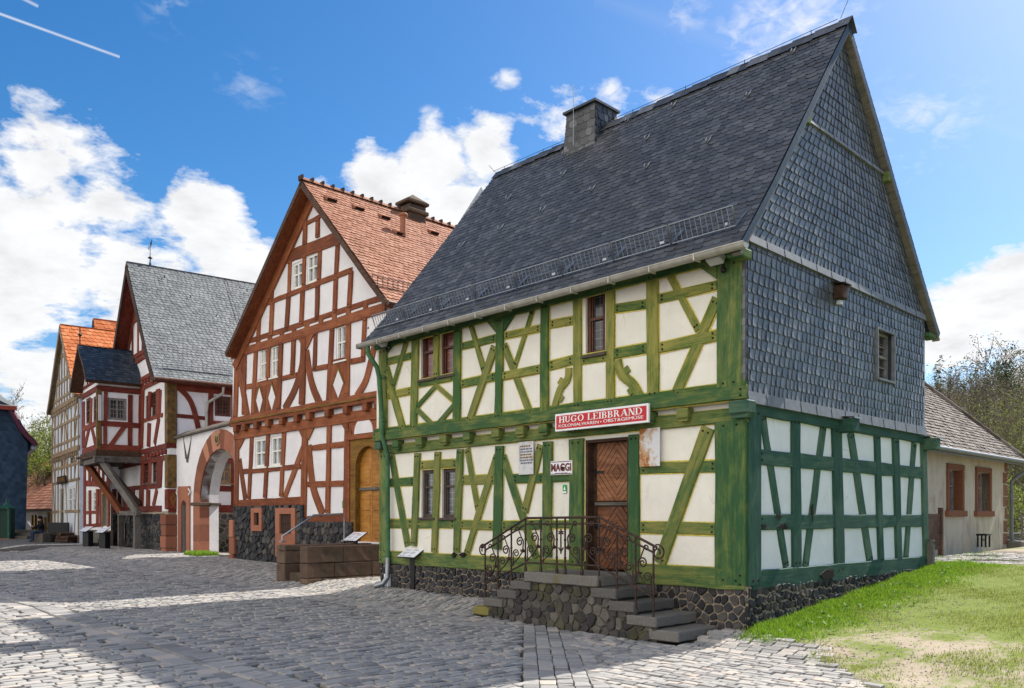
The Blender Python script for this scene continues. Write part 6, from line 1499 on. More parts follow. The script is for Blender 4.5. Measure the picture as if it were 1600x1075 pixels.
wall(CF,[(-CLn,-.4),(0,-.4),(0,cez),(-CLn,cez)],MT['ochre'],depth=.30)
m=MB(); m.face([(0,0,-.4),(0,CD,-.4),(0,CD,cez),(0,0,cez)]); m.face([(-CLn,CD,-.4),(-CLn,0,-.4),(-CLn,0,cez),(-CLn,CD,cez)]); m.face([(0,CD,-.4),(-CLn,CD,-.4),(-CLn,CD,cez),(0,CD,cez)]); m.build('wall',[MT['ochre']],Cg.root)
m=MB(); z=0; k=0
while z<cez-.3:
    h=rng.uniform(.28,.42); m.box(-.22-.16*rng.random()-.1*(k%2),.012,-.012,.30+.14*((k+1)%2),z,z+h-rng.uniform(.01,.06),t=rng.uniform(.0,.7),c=.01); z+=h; k+=1
m.build('corner_stones',[MT['bsand']],Cg.root)
o=.45; rise=.98*(CD/2+o); zt_=cez+.0; zr=zt_+rise*1.08
A=(-CLn-o,-o,zt_);Bq=(o,-o,zt_);Cc=(o,CD+o,zt_);Dd=(-CLn-o,CD+o,zt_); r0=(-CLn+CD/2,CD/2,zr); r1=(-CD/2,CD/2,zr)
mb=MB(); 
for f in ([A,Bq,r1,r0],[Bq,Cc,r1],[Cc,Dd,r0,r1],[Dd,A,r0]): mb.face([(x,y,z-.03) for x,y,z in f])
mb.face([A,Dd,Cc,Bq]); rf=mb.build('roof',[MT['dark_wood']],Cg.root)
mb=MB()
for L_,R_ in (([A,r0],[Bq,r1]),([Bq,r1],[Cc,r1])):
    fn,n=slope_rows(L_,R_,.17); tiles(mb,fn,n,.19,.016,.030,'round',.08,1.3)
mb.build('tile_covering',[MT['rtile']],rf)
m=MB(); 
for p,q in ((Bq,r1),(r1,r0)):
    p=Vector(p);q=Vector(q); n=int((q-p).length/.36)
    for k in range(n): m.tube([p.lerp(q,k/n)+Vector((0,0,.0)),p.lerp(q,(k+1.1)/n)+Vector((0,0,.0))],[.12,.10],8,0,rng.random())
m.build('ridge_tiles',[MT['rtile']],rf)
m=MB(); m.tube([(-CLn,-o-.06,cez-.04),(o+.1,-o-.06,cez-.04)],.06,8); m.box(-CLn,o,-o,-o+.03,cez-.14,cez-.02); m.build('gutter',[MT['pipe']],rf)
m=MB(); m.tube([(o-.05,-o-.06,cez-.08),(o-.05,-o-.05,cez-.25),(.12,-.10,cez-.62),(.12,-.10,cez-.9),(.12,-.10,.15),(.2,-.2,.06)],.055,8); m.build('downpipe',[MT['pipe']],rf)
m=MB(); m.box(-.15,.75,-.45,-.05,-.25,.10,c=.03); thing_mesh(m,'stone_trough',[MT['step']],Cg.M,'flat stone block under the cottage downpipe','stone')
# brown board gate / fence piece left of the cottage windows
CF2=Cg.fac((0,-.55),(1,0),(0,-1)); a,z=CF2.uv(1446,800); a2,_=CF2.uv(1469,800); zt2=CF2.uv(1460,803)[1]; fr=empty('board_fence',Cg.M@Matrix.Translation((a,-.55,0)),'short dark brown vertical board fence before the cottage wall','fence')
m=MB(); n=12; w=a2-a
for k in range(n): m.box(w*k/n,w*(k+.86)/n,-.012,.012,.05,zt2+rng.uniform(-.01,.01),t=rng.random())
m.build('boards',[MT['dark_wood']],fr)
m=MB(); m.box(w-.02,w+.09,-.05,.05,-.1,zt2+.16,c=.01); m.build('post',[MT['dark_wood']],fr)
# boot scraper / small trestle
CF3=Cg.fac((0,-.35),(1,0),(0,-1)); a,z=CF3.uv(1537,848); tr=empty('trestle',Cg.M@Matrix.Translation((a,-.35,-.0)),'small black metal trestle standing against the cottage wall','trestle')
h=CF3.uv(1537,834)[1]
for x in (-.17,.17):
    m=MB(); m.box(x-.02,x+.02,-.12,-.08,0,h); m.box(x-.02,x+.02,.08,.12,0,h); m.build('leg',[MT['black']],tr)
m=MB(); m.box(-.20,.20,-.14,.14,h-.05,h); m.box(-.17,.17,-.02,.02,h*.5,h*.5+.04); m.build('top',[MT['black']],tr)
# stacked planks and netting beside the cottage
def at(px,Z,dz=0): X=(px-800)/F*Z; return Vector((X,Z,tz(X,Z)+dz))
p=at(1586,31); st=empty('plank_stack',xf(p,R(25)),'stack of old planks lying beyond the cottage corner','planks')
for k in range(7):
    m=MB(); m.box(-.9,.9,-.18,.18,.12*k,.12*k+.09,c=.01); m.build('plank',[MT['grey_wood']],st,Matrix.Rotation(R(rng.uniform(-12,12)),4,'Z'))
p=at(1598,29); nf=empty('wire_fence',xf(p,R(-15)),'wire netting fence with wooden stakes beyond the cottage','fence')
for k in range(5): m=MB(); m.tube([(k*.9,0,-.1),(k*.9+rng.uniform(-.05,.05),0,1.25)],.04,6); m.build('stake',[MT['grey_wood']],nf)
m=MB()
for k in range(9): m.tube([(0,0,.1+.13*k),(3.6,0,.1+.13*k)],.005,3)
for k in range(28): m.tube([(k*.13,0,.05),(k*.13,0,1.2)],.005,3)
m.build('netting',[MT['steel']],nf)
# ================================================================== BLUE SLATE HOUSE far left, pump, barn, person
BZ=50.0; BX=(40-800)/F*BZ
BH=House('slate_hung_house','dark blue slate-hung house with curved purple verge at the left edge','house',BX,BZ,tz(BX,BZ),R(34))
BF=BH.fac((0,0),(1,0),(0,-1))
pts=[BF.uv(*q) for q in [(38,842),(45,694),(40,684),(30,670),(20,652),(12,641),(3,632)]]
bw=11.0; topz_=pts[-1][1]+.9
poly=[(0,-.2)]+[(0.12,pts[1][1]+.05)]+[(p[0]-.1,p[1]) for p in pts[2:]]+[(-bw/2,topz_+2.6),(-bw+pts[-1][0]*-1,topz_),(-bw,pts[1][1]),(-bw,-.2)]
m=MB(); m.prism(poly[::1] if True else poly,0,9.0); m.build('wall',[MT['blslate']],BH.root,BF.M)
mb=MB(); fn,n=facade_rows([(-bw,0),(0.0,0),(0.1,pts[1][1]),(-bw,pts[1][1])],.24); tiles(mb,fn,n,.24,.015,.02,'scale',.05,1.25,side_lift=.01)
fn,n=facade_rows([(-bw,pts[1][1]),(.05,pts[1][1]),(pts[4][0],pts[4][1]),(-bw,pts[4][1])],.24); tiles(mb,fn,n,.24,.015,.02,'scale',.05,1.25,side_lift=.01)
fn,n=facade_rows([(-bw,pts[4][1]),(pts[4][0],pts[4][1]),(pts[6][0],pts[6][1]),(-bw,pts[6][1])],.24); tiles(mb,fn,n,.24,.015,.02,'scale',.05,1.25,side_lift=.01)
mb.build('slate_cladding',[MT['blslate']],BH.root,BF.M@Matrix.Translation((0,-.03,0)))
vm=m_plain('purple_verge_paint',(.10,.022,.045),.6)
m=MB(); vp=[BF.uv(*q) for q in [(55.5,697),(50,689),(41,681),(31,667),(21,649),(13,637)]]
prof=[Vector((p[0],0,p[1])) for p in vp]; m.tube([p+Vector((0,-.35,0)) for p in prof],.17,6); m.build('verge_board',[vm],BH.root,BF.M)
mb=MB(); Ls=[(p.x+.05,-.4,p.z+.12) for p in prof]+[(prof[-1].x-1.6,-.4,prof[-1].z+.9)]; Rs=[(a,9.2,c) for a,b,c in Ls]; deck(mb,Ls,Rs,.12); bro=mb.build('roof',[MT['bslate']],BH.root,BF.M)
mb=MB(); 
hp=[(-bw*.5,-.45,prof[-1].z+1.0),(prof[-1].x+.45,-.45,prof[-1].z+.18)]
mb.idx([(-bw*.5,-.5,prof[-1].z+.05),(prof[-1].x+.4,-.5,prof[-1].z+.05),(prof[-1].x-.9,1.5,prof[-1].z+1.3),(-bw*.5,1.5,prof[-1].z+1.6)],[(0,1,2,3)],0,.6); mb.build('hip_slates',[MT['eslate']],bro)
m=MB(); m.box(-bw*.5,prof[-1].x+.42,-.55,-.38,prof[-1].z-.18,prof[-1].z+.06); m.build('fascia',[m_plain('red_fascia_paint',(.30,.05,.03),.6)],BH.root,BF.M)
m=MB(); m.box(.28,.55,-.4,9,pts[1][1]-.32,pts[1][1]-.12); m.build('gutter',[MT['steel']],BH.root,BF.M)
# green pump housing
P0=at(11,47.5); gr=empty('pump_house',xf(P0,R(-10)),'green wooden pump housing with little curved roof and finial before the blue house','pump')
for x in (-.34,.34):
    m=MB(); m.box(x-.06,x+.06,-.3,-.18,0,1.75,c=.01); m.build('post',[MT['copper']],gr)
m=MB(); m.box(-.30,.30,-.24,.25,0,1.7); m.build('panel',[m_plain('dark_green_paint',(.008,.035,.022),.6)],gr)
m=MB(); m.box(-.46,.46,-.40,.35,1.73,1.80,c=.01)
prf=[(.52,0),(.40,.05),(.22,.12),(.12,.24),(.05,.36),(.07,.42),(.03,.47),(0,.52)]
m.lathe(prf,(0,-.02,1.80),8); m.build('roof',[MT['copper']],gr)
m=MB(); m.box(-.5,.5,-.45,.4,-.1,.03); m.build('base',[MT['sand']],gr)
# stone steps at the blue house, dark benches, the seated reader
P0=at(30,48.0); s_=empty('stone_steps',xf(P0,R(-12)),'dark stone steps at the corner of the blue house','steps')
for k in range(3): m=MB(); m.box(-.9,.9,-.4+.35*k,1.0,-.1,.17*(k+1)); m.build('step',[MT['dmortar']],s_)
P0=at(84,43.5); b_=empty('bench',xf(P0,R(-25)),'long dark bench with high back in front of the pale house','bench')
m=MB(); m.box(-.8,.8,-.25,.25,.40,.46); m.build('seat',[MT['black']],b_)
m=MB(); m.box(-.8,.8,.25,.31,.46,1.0); m.build('backrest',[MT['black']],b_)
for x in (-.72,.72): m=MB(); m.box(x-.05,x+.05,-.25,.3,-.1,.40); m.build('leg',[MT['black']],b_)
m=MB(); m.box(-.72,.72,-.2,-.15,-.05,.38); m.build('front_panel',[MT['black']],b_)
P0=at(106,42.3); c_=empty('log_pile',xf(P0,R(-25)),'dark heap of logs at the right corner of the pale house','logs')
r8=random.Random(5)
for k in range(14): m=MB(); y=r8.uniform(-.2,.3); z=.10+.16*(k//6); m.tube([(-.45+.16*(k%6)+.07*(k//6),-.35,z),(-.42+.16*(k%6)+.07*(k//6),.4,z)],.085,7); m.build('log',[MT['dark_wood']],c_)
# person reading, on a low block
P0=at(64,42.8); m=MB(); m.box(-.35,.35,-.2,.3,-.15,.44,c=.02); thing_mesh(m,'stone_block',[MT['dmortar']],xf(P0,R(-20)),'low dark stone block the reader sits on','stone')
def skinfig(name,V,Eg,rad,mats_,M,parent=None,sub=1,root=0):
    me=bpy.data.meshes.new(name); me.from_pydata(V,Eg,[]); o=bpy.data.objects.new(name,me); col.objects.link(o)
    md=o.modifiers.new('s','SKIN'); o.modifiers.new('u','SUBSURF').levels=sub; o.modifiers['u'].render_levels=sub
    for i,r in enumerate(rad): o.data.skin_vertices[0].data[i].radius=(r,r) if not isinstance(r,tuple) else r
    o.data.skin_vertices[0].data[root].use_root=True
    dg=bpy.context.evaluated_depsgraph_get(); dg.update(); nm=bpy.data.meshes.new_from_object(o.evaluated_get(dg)); bpy.data.objects.remove(o)
    nm.materials.clear(); 
    for q in mats_: nm.materials.append(q)
    nm.polygons.foreach_set('use_smooth',[True]*len(nm.polygons)); return link(name,nm,parent,M)
pm=xf(P0+Vector((0,0,0)),R(-20))@Matrix.Rotation(R(-25),4,'Z')
V=[(0,.05,.52),(0,.04,.72),(0,.0,.95),(0,-.03,1.06),(0,-.06,1.15),(0,-.075,1.27),
   (.17,0,1.0),(.24,-.12,.76),(.10,-.36,.80),(.06,-.44,.82), (-.17,0,1.0),(-.24,-.12,.76),(-.10,-.36,.80),(-.06,-.44,.82),
   (.10,0,.50),(.13,-.42,.52),(.14,-.40,.08),(.15,-.56,.03), (-.10,0,.50),(-.13,-.42,.52),(-.14,-.38,.08),(-.15,-.54,.03)]
Eg=[(0,1),(1,2),(2,3),(3,4),(4,5),(2,6),(6,7),(7,8),(8,9),(2,10),(10,11),(11,12),(12,13),(0,14),(14,15),(15,16),(16,17),(0,18),(18,19),(19,20),(20,21)]
rad=[.15,.15,.16,.06,.09,.10,.065,.05,.04,.035,.065,.05,.04,.035,.09,.07,.05,.04,.09,.07,.05,.04]
pe=skinfig('person',V,Eg,rad,[MT['cloth'],MT['jeans'],MT['skin']],pm)
for f in pe.data.polygons:
    c=f.center; f.material_index = 2 if (c.z>1.10 or c.y<-.38 and c.z>.7) else (1 if c.z<.60 else 0)
tag(pe,'person in dark jacket and jeans sitting on a stone block and reading','person')
m=MB(); m.lathe([(.105,-.05),(.118,.02),(.10,.08),(.05,.12),(0,.13)],(0,-.045,1.25),10); hr_=m.build('hair',[MT['cloth']],pe)
m=MB(); m.idx([(-.20,-.52,.92),(0,-.46,.78),(.20,-.52,.92),(-.20,-.60,1.12),(0,-.54,1.0),(.20,-.60,1.12)],[(0,1,4,3),(1,2,5,4)]); nb=thing_mesh(m,'newspaper',[MT['paper']],pm,'open white newspaper in the hands of the seated reader','newspaper')
# low barns with red tile roofs behind
for (px,Z,lab,w,h0,h1,rot) in [(92,66,'low barn with weathered red tiled roof beyond the bench',9,2.2,6.0,R(55)),(88,60,'lower lean-to shed with pale red tiles in front of the barn',7,1.9,4.4,R(50))]:
    X=(px-800)/F*Z; b=House('barn',lab,'barn',X,Z,tz(X,Z),rot-R(90)); 
    m=MB(); m.box(-w,0,0,6,0,h0); m.build('wall',[MT['grey_wood']],b.root)
    Lp=[(-w-.3,-.4,h0-.1),(-w-.3,3,h1)]; Rp=[(.4,-.4,h0-.1),(.4,3,h1)]; Lb=[(.4,6.4,h0-.1),(.4,3,h1)]; Rb=[(-w-.3,6.4,h0-.1),(-w-.3,3,h1)]
    m=MB(); deck(m,Lp,Rp,.1); deck(m,Lb,Rb,.1); r_=m.build('roof',[MT['dark_wood']],b.root); m=MB()
    for q in ((Lp,Rp),(Lb,Rb)): fn,n=slope_rows(q[0],q[1],.36); tiles(m,fn,n,.3,.02,.03,'round',.05,1.25)
    m.build('tile_covering',[MT['tile']],r_)
P0=at(79,52); gf=empty('picket_fence',xf(P0,R(0)),'rough ochre board fence between the bench and the low barn','fence')
for k in range(14): m=MB(); m.box(-1.2+k*.2,-1.05+k*.2,0,.03,0,1.3+r8.uniform(-.2,.3)); m.build('picket',[MT['gold']],gf)
m=MB(); m.box(-1.2,1.7,.035,.07,.5,.6); m.build('rail',[MT['grey_wood']],gf)
# house standing behind and to the right of the photographer: only its shadow shows on the cobbles - left out
# ================================================================== TREES
def grow(rr,base,h,r,spread=.5,lv=4,droop=0.0,up=.25,nb=(3,5),first=.3,crook=.12):
    segs=[];tips=[]
    def br(p,d,L,r0,depth):
        n=max(3,int(5-depth)); q=p; pts=[p]; rad=[r0]
        for i in range(n):
            d=(d+Vector((rr.gauss(0,crook),rr.gauss(0,crook),rr.gauss(0,crook*.6)+(up*.12 if depth else 0)-droop*depth*.06))).normalized(); q=q+d*L/n; pts.append(q); rad.append(max(.006,r0*(1-.72*(i+1)/n)))
        segs.append((pts,rad,depth))
        if depth>=lv: tips.append((q,d)); return
        k=rr.randint(*nb)+(2 if depth==0 else 0)
        for j in range(k):
            t=first+(1-first)*(j+rr.random())/k if depth==0 else rr.uniform(.25,1.0); t=min(.98,t); i=min(n-1,int(t*n)); pp=pts[i].lerp(pts[i+1],t*n-i); rb_=rad[i]*.62
            az=rr.uniform(0,6.283); tilt=rr.uniform(.55,1.0)*spread*1.3
            a=d.cross(Vector((.3,.7,.2))).normalized(); b=d.cross(a); dd=(d*math.cos(tilt)+(a*math.cos(az)+b*math.sin(az))*math.sin(tilt)).normalized()
            br(pp,dd,L*(rr.uniform(.42,.62) if depth==0 else rr.uniform(.5,.75))*(1.15-.45*t if depth==0 else 1),rb_,depth+1)
        tips.append((q,d))
    br(Vector(base),Vector((rr.gauss(0,.03),rr.gauss(0,.03),1)).normalized(),h,r,0); return segs,tips
def leafcloud(rr,tips,per,size,spread,mb):
    for p,d in tips:
        for k in range(per):
            c=p+Vector((rr.gauss(0,spread),rr.gauss(0,spread),rr.gauss(0,spread*.8))); s=size*rr.uniform(.6,1.3)
            a=Vector((rr.gauss(0,1),rr.gauss(0,1),rr.gauss(0,1))).normalized(); b=a.cross(Vector((rr.gauss(0,1),rr.gauss(0,1),rr.gauss(0,1)))).normalized()
            mb.face([c-a*s-b*s*.35,c+a*s*.2-b*s*.6,c+a*s,c+b*s*.6],0,rr.random())
def tree(name,px,Z,pytop,label,kind,seed,group=None,rw=1.0,base_dz=0,X=None):
    rr=random.Random(seed); X=(px-800)/F*Z if X is None else X; z0=tz(X,Z)+hillz(X,Z)-.1; ztop=EYE+(HY-pytop)/F*Z; h=ztop-z0
    root=empty(name,xf((X,Z,z0)),label,'tree',group)
    if kind=='conifer':
        m=MB(); m.tube([(0,0,0),(0,0,h*.6),(0,0,h)],[.02*h*rw,.012*h*rw,.01],7); m.build('trunk',[MT['bark']],root)
        c=MB(); n=int(h*2.2)
        for i in range(n):
            z=h*(.18+.80*i/n); L=(h-z)*.26*rw+.25
            for j in range(6):
                a=rr.uniform(0,6.283); l=L*rr.uniform(.6,1.1); d=Vector((math.cos(a),math.sin(a),-.22)); 
                for q in range(8):
                    t=(q+.6)/8; pc=Vector((0,0,z))+d*l*t; s=.10+.05*l*(1-t); e=Vector((-d.y,d.x,0)); pc=pc+Vector((rr.gauss(0,.12),rr.gauss(0,.12),rr.gauss(0,.1)))
                    c.face([pc-e*s*rr.uniform(.5,1),pc+d*s*.9-Vector((0,0,s*.3)),pc+e*s*rr.uniform(.5,1),pc-d*s*.4+Vector((0,0,s*.15))],0,rr.random())
        c.build('crown',[MT['needle']],root); return root
    P=dict(bare=(.50,5,0,1.1,(3,4),.30,.16),round=(.60,4,0,.8,(4,5),.28,.16),pine=(.8,3,0.1,.3,(4,6),.55,.10),birch=(.42,4,.4,.4,(3,4),.18,.08),willow=(.5,4,.25,.3,(4,5),.15,.10),bush=(.8,3,0,.4,(4,6),.05,.2),oak=(.8,5,0,.25,(3,4),.25,.22))[kind]
    segs,tips=grow(rr,(0,0,0),h*(.80 if kind in('pine','birch','willow') else (.55 if kind in('bare','round') else .62)),.016*h*rw+.02,*P)
    mx=max(p.z for s in segs for p in s[0]); k=h/mx; kk=(1+k)/2 if kind in('bare','round') else k
    t=MB();c=MB()
    for pts,rad,dp in segs:
        q=[Vector((p.x*k,p.y*k,p.z*k)) for p in pts]
        if dp<=1: t.tube(q,rad,7 if dp==0 else 5)
        else: c.tube(q,[max(r,.010 if Z<60 else .018) for r in rad],3,1,rr.random(),caps=False)
    tips=[(p*k,d) for p,d in tips]
    t.build('trunk',[MT['pbark'] if kind in('birch','willow') else MT['bark']],root)
    lm={'bare':('twig',1,.05,.3),'oak':('twig',1,.05,.3),'round':('bud',3,.030,.35),'pine':('needle',16,.06,.26),'birch':('spring',5,.036,.35),'bush':('spring',9,.045,.20),'willow':('spring',12,.06,.45)}[kind]
    leafcloud(rr,tips,lm[1],lm[2]*max(1,Z/55),lm[3],c); c.build('crown',[MT[lm[0]],MT['twig']],root); return root
def hillz(X,Z):
    x,y=tolocal(X,Z); return float(19*sstep(75,190,Z)*sstep(18,90,X)+9*sstep(48,90,Z)*sstep(20,50,X))
g1='trees behind the cottage'; 
for i,(px,Z,top,kind,lab,rw) in enumerate([
 (1452,62,592,'bare','slim bare tree just right of the slate gable',1),(1476,55,560,'round','bare tree with brownish buds behind the cottage roof',1),(1497,58,531,'bare','tall bare tree with fine upright twigs behind the cottage roof',1),
 (1528,60,535,'pine','tall tree with layered horizontal dark branches right of the bare tree',1),(1514,50,604,'oak','low crooked dark tree leaning right behind the cottage roof',1.3),(1572,62,553,'conifer','dark spruce with pointed top at the right of the wood',1),
 (1556,54,590,'round','brownish budding tree left of the spruce',1),(1594,66,522,'pine','tall pine with bare trunk and dark top at the right edge',1),(1606,60,528,'pine','second tall pine cut by the right edge',1),
 (1563,42,600,'birch','slender pale-stemmed tree with thin green leaves right of the cottage',.7),(1578,43,610,'birch','second slender tree with light leaves nearer the right edge',.7),(1540,46,640,'birch','small bright yellow-green tree above the cottage roof',.8),
 (1590,48,650,'round','olive budding tree behind the slender stems',1),(1465,48,600,'round','reddish budding tree close to the slate gable',1),(1612,44,600,'birch','light green tree cut off by the right edge',1)]):
    tree('tree',px,Z,top,lab,kind,100+i,g1,rw)
for i,(px,Z,top,lab) in enumerate([(1585,33,745,'leafy yellow-green shrub beside the cottage downpipe'),(1600,35,760,'green shrub at the right edge behind the wire fence'),(1573,45,735,'low shrub on the meadow beyond the cottage')]):
    tree('shrub',px,Z,top,lab,'bush',200+i,None,.6)
g2='trees beyond the square'
for i,(px,Z,top,kind,lab,rw) in enumerate([(48,88,600,'oak','large bare spreading tree above the blue house roof',1.2),(68,74,652,'willow','light green spring tree left of the pale house',1),(80,70,676,'willow','smaller light green tree close to the pale house wall',1),(60,78,700,'willow','low light green tree just right of the blue house',1)]):
    tree('tree',px,Z,top,lab,kind,300+i,g2,rw)
# wooded hill: far wood that reads as one mass
rw_=random.Random(77); wd=MB()
for k in range(900):
    Z=rw_.uniform(62,175); px=rw_.uniform(1380,1760); X=(px-800)/F*Z; z0=tz(X,Z)+hillz(X,Z); h=rw_.uniform(4,8.5)*(1 if rw_.random()<.8 else 1.3); w=h*.30; t0=rw_.random()
    if HY-(z0+h*1.05-EYE)*F/Z < 580+rw_.uniform(-12,26) and px<1700: continue
    wood=1 if rw_.random()<.7 else 0; con=rw_.random()<.16
    base_=Vector((X,Z,z0))
    if con:
        for q in range(120):
            u=rw_.random()**.7; z=h*1.25*(.12+.88*u); r=w*1.15*(1-u)*rw_.uniform(.4,1)+.06; a=rw_.uniform(0,6.283); c=base_+Vector((r*math.cos(a)*.6,r*math.sin(a)*.6,z)); o=Vector((math.cos(a),math.sin(a),-.35))*(.35+r*.6); e=Vector((-math.sin(a),math.cos(a),0))*.16
            wd.face([c-e,c+o,c+e],2,rw_.random())
        wd.face([base_+Vector((-.12,0,0)),base_+Vector((.12,0,0)),base_+Vector((0,0,h*1.25))],2,.2); continue
    for q in range(5):
        a=rw_.uniform(0,6.283); t=base_+Vector((math.cos(a)*w*.5,math.sin(a)*w*.5,h*rw_.uniform(.6,.95))); e=Vector((.05,.02,0)); wd.face([base_-e,base_+e,t],1,rw_.random()*.6)
    for q in range(64):
        a=rw_.uniform(0,6.283); u=rw_.uniform(.12,.95); r=w*(.35+.75*math.sin(math.pi*min(1,u*.9)))*math.sqrt(rw_.random()); c=base_+Vector((r*math.cos(a),r*math.sin(a),h*u)); d_=Vector((math.cos(a)*.5+rw_.gauss(0,.35),math.sin(a)*.5+rw_.gauss(0,.35),rw_.uniform(.3,1.0))).normalized(); l=h*rw_.uniform(.07,.16); e=d_.cross(Vector((rw_.gauss(0,1),rw_.gauss(0,1),.2))).normalized()*rw_.uniform(.018,.035)
        mi=wood if t0<.72 else (0 if t0<.86 else 3)
        wd.face([c-e,c+e,c+d_*l],mi,rw_.random())
        if q%3==0:
            s=rw_.uniform(.04,.10); n=Vector((rw_.gauss(0,1),rw_.gauss(0,1),rw_.gauss(0,1))).normalized(); f_=n.cross(d_).normalized(); wd.face([c-n*s,c+f_*s*.4,c+n*s,c-f_*s*.4],mi,rw_.random())
tag(wd.build('woodland',[MT['bud'],MT['twig'],MT['needle'],MT['spring']]),kind='stuff')
# ================================================================== GROUND
def grid_axis(lo,hi,c0,c1,fine,ratio):
    a=list(np.arange(c0,c1,fine)); s=fine; x=c1; up=[]
    while x<hi: up.append(x); s*=ratio; x+=s
    up.append(hi); s=fine; x=c0; dn=[]
    while True:
        s*=ratio; x-=s
        if x<lo: break
        dn.append(x)
    return np.array(sorted(dn)+[*a]+up) if dn else np.array([*a]+up)
gxs=grid_axis(-420,420,-16,16,.22,1.06); gys=grid_axis(-60,900,1,32,.22,1.06)
XX,YY=np.meshgrid(gxs,gys); ZZ=terrain(XX,YY)
lx,ly=tolocal(XX,YY)
hillv=19*sstep(75,190,YY)*sstep(18,90,XX)+9*sstep(48,90,YY)*sstep(20,50,XX)
ZZ=ZZ+hillv
def bx_line(y):    # cobble / dirt edge in house coordinates
    return np.where(y>-.1, .12, np.where(y>-.45, .12+(-.1-y)/.35*1.2, 1.32+(-.45-y)*.85))
grassm=sstep(-.12,.12,lx-bx_line(ly))*np.where(ly>9.0,0,1)
far=sstep(9.2,10.5,ly)*sstep(-6,-4,lx)
me=bpy.data.meshes.new('ground'); nx,ny=len(gxs),len(gys)
co=np.stack([XX.ravel(),YY.ravel(),ZZ.ravel()],1)
ii=np.arange(nx*ny).reshape(ny,nx); q=np.stack([ii[:-1,:-1],ii[:-1,1:],ii[1:,1:],ii[1:,:-1]],-1).reshape(-1,4)
def np_mesh(name,co,quads,smooth=False):
    me=bpy.data.meshes.new(name); me.vertices.add(len(co)); me.vertices.foreach_set('co',np.asarray(co,np.float32).ravel())
    k=quads.shape[1]; me.loops.add(quads.size); me.loops.foreach_set('vertex_index',quads.astype(np.int32).ravel())
    me.polygons.add(len(quads)); me.polygons.foreach_set('loop_start',np.arange(0,quads.size,k,dtype=np.int32)); me.polygons.foreach_set('loop_total',np.full(len(quads),k,np.int32))
    me.polygons.foreach_set('use_smooth',np.full(len(quads),smooth)); me.update(); me.validate(); return me
me=np_mesh('ground',co,q,True)
rights=sstep(-.6,.6,lx-bx_line(ly))
g_=me.attributes.new('earth','FLOAT','POINT'); 
# 0 paving bed, 1 earth with grass; far meadow 1
fld=np.clip(np.where(ly<9, grassm, 0)+sstep(13.5,15,ly)*sstep(10,14,XX),0,1); fld=np.maximum(fld, sstep(55,70,YY)); fld=np.maximum(fld, sstep(14,22,XX)); co[:,2]-=(.035*(1-fld)*(YY<46)).ravel().astype(float); me.vertices.foreach_set('co',co.astype(np.float32).ravel()); me.update()
g_.data.foreach_set('value',fld.ravel().astype(np.float32))
lush=np.clip(sstep(1.55,.2,lx)*sstep(-.7,.2,ly)*sstep(8.9,7.6,ly)*sstep(-.1,.1,lx),0,1); lush=np.maximum(lush*fld, sstep(12,16,XX)*sstep(28,33,YY)); lush=lush
lush=np.maximum(lush,fld*(.07+.46*sstep(.4,2.8,ly))*sstep(9.0,8.2,ly)); l_=me.attributes.new('lush','FLOAT','POINT'); l_.data.foreach_set('value',lush.ravel().astype(np.float32))
m=NM('ground_earth_and_bed',.95,.1); P=m.wco(1.0); n1=m.noise(P,.9,6,.65,.3); n2=m.noise(P,9,5,.6); n3=m.noise(P,60,3,.6)
bed=m.ramp(n2,[(.3,(.040,.034,.026)),(.7,(.09,.078,.058))])
farset=m.ramp(m.vor(P,5.5,'F1','Color'),[(0,(.12,.12,.125)),(1,(.24,.235,.23))]); vd=m.vor(P,5.5,'DISTANCE_TO_EDGE','Distance'); farset=m.mix(m.ramp(vd,[(.03,0.0),(.09,1.0)]),bed,farset)
sepn=m.n('ShaderNodeSeparateXYZ'); m.set(sepn.inputs[0],P)
yfar=m.ramp(m.math('MULTIPLY',sepn.outputs[1],.01),[(.36,0.0),(.40,1.0)])
pav=m.mix(yfar,bed,farset)
sandc=m.ramp(m.math('ADD',m.math('MULTIPLY',n2,.6),m.math('MULTIPLY',n3,.4)),[(.3,(.27,.215,.155)),(.7,(.42,.36,.28))])
grc=m.ramp(m.math('ADD',m.math('MULTIPLY',n2,.5),m.math('MULTIPLY',n3,.5)),[(.35,(.09,.13,.02)),(.65,(.19,.225,.05))])
gk=m.math('ADD',m.math('MULTIPLY',n1,.9),m.math('ADD',m.math('MULTIPLY',n2,.35),m.math('MULTIPLY',m.attr('lush'),.6)))
ea=m.mix(m.ramp(gk,[(.60,0.0),(.74,1.0)]),sandc,grc)
lit=m.ramp(n2,[(.3,(.045,.036,.024)),(.7,(.10,.08,.05))]); ea=m.mix(m.ramp(m.math('MULTIPLY',sepn.outputs[1],.01),[(.50,0.0),(.58,1.0)]),ea,lit)
m.base(m.mix(m.attr('earth'),pav,ea)); m.bump(m.math('ADD',n2,m.math('MULTIPLY',n3,.5)),.6,.03)
me.materials.append(m.mat); go=link('ground',me); tag(go,kind='structure')
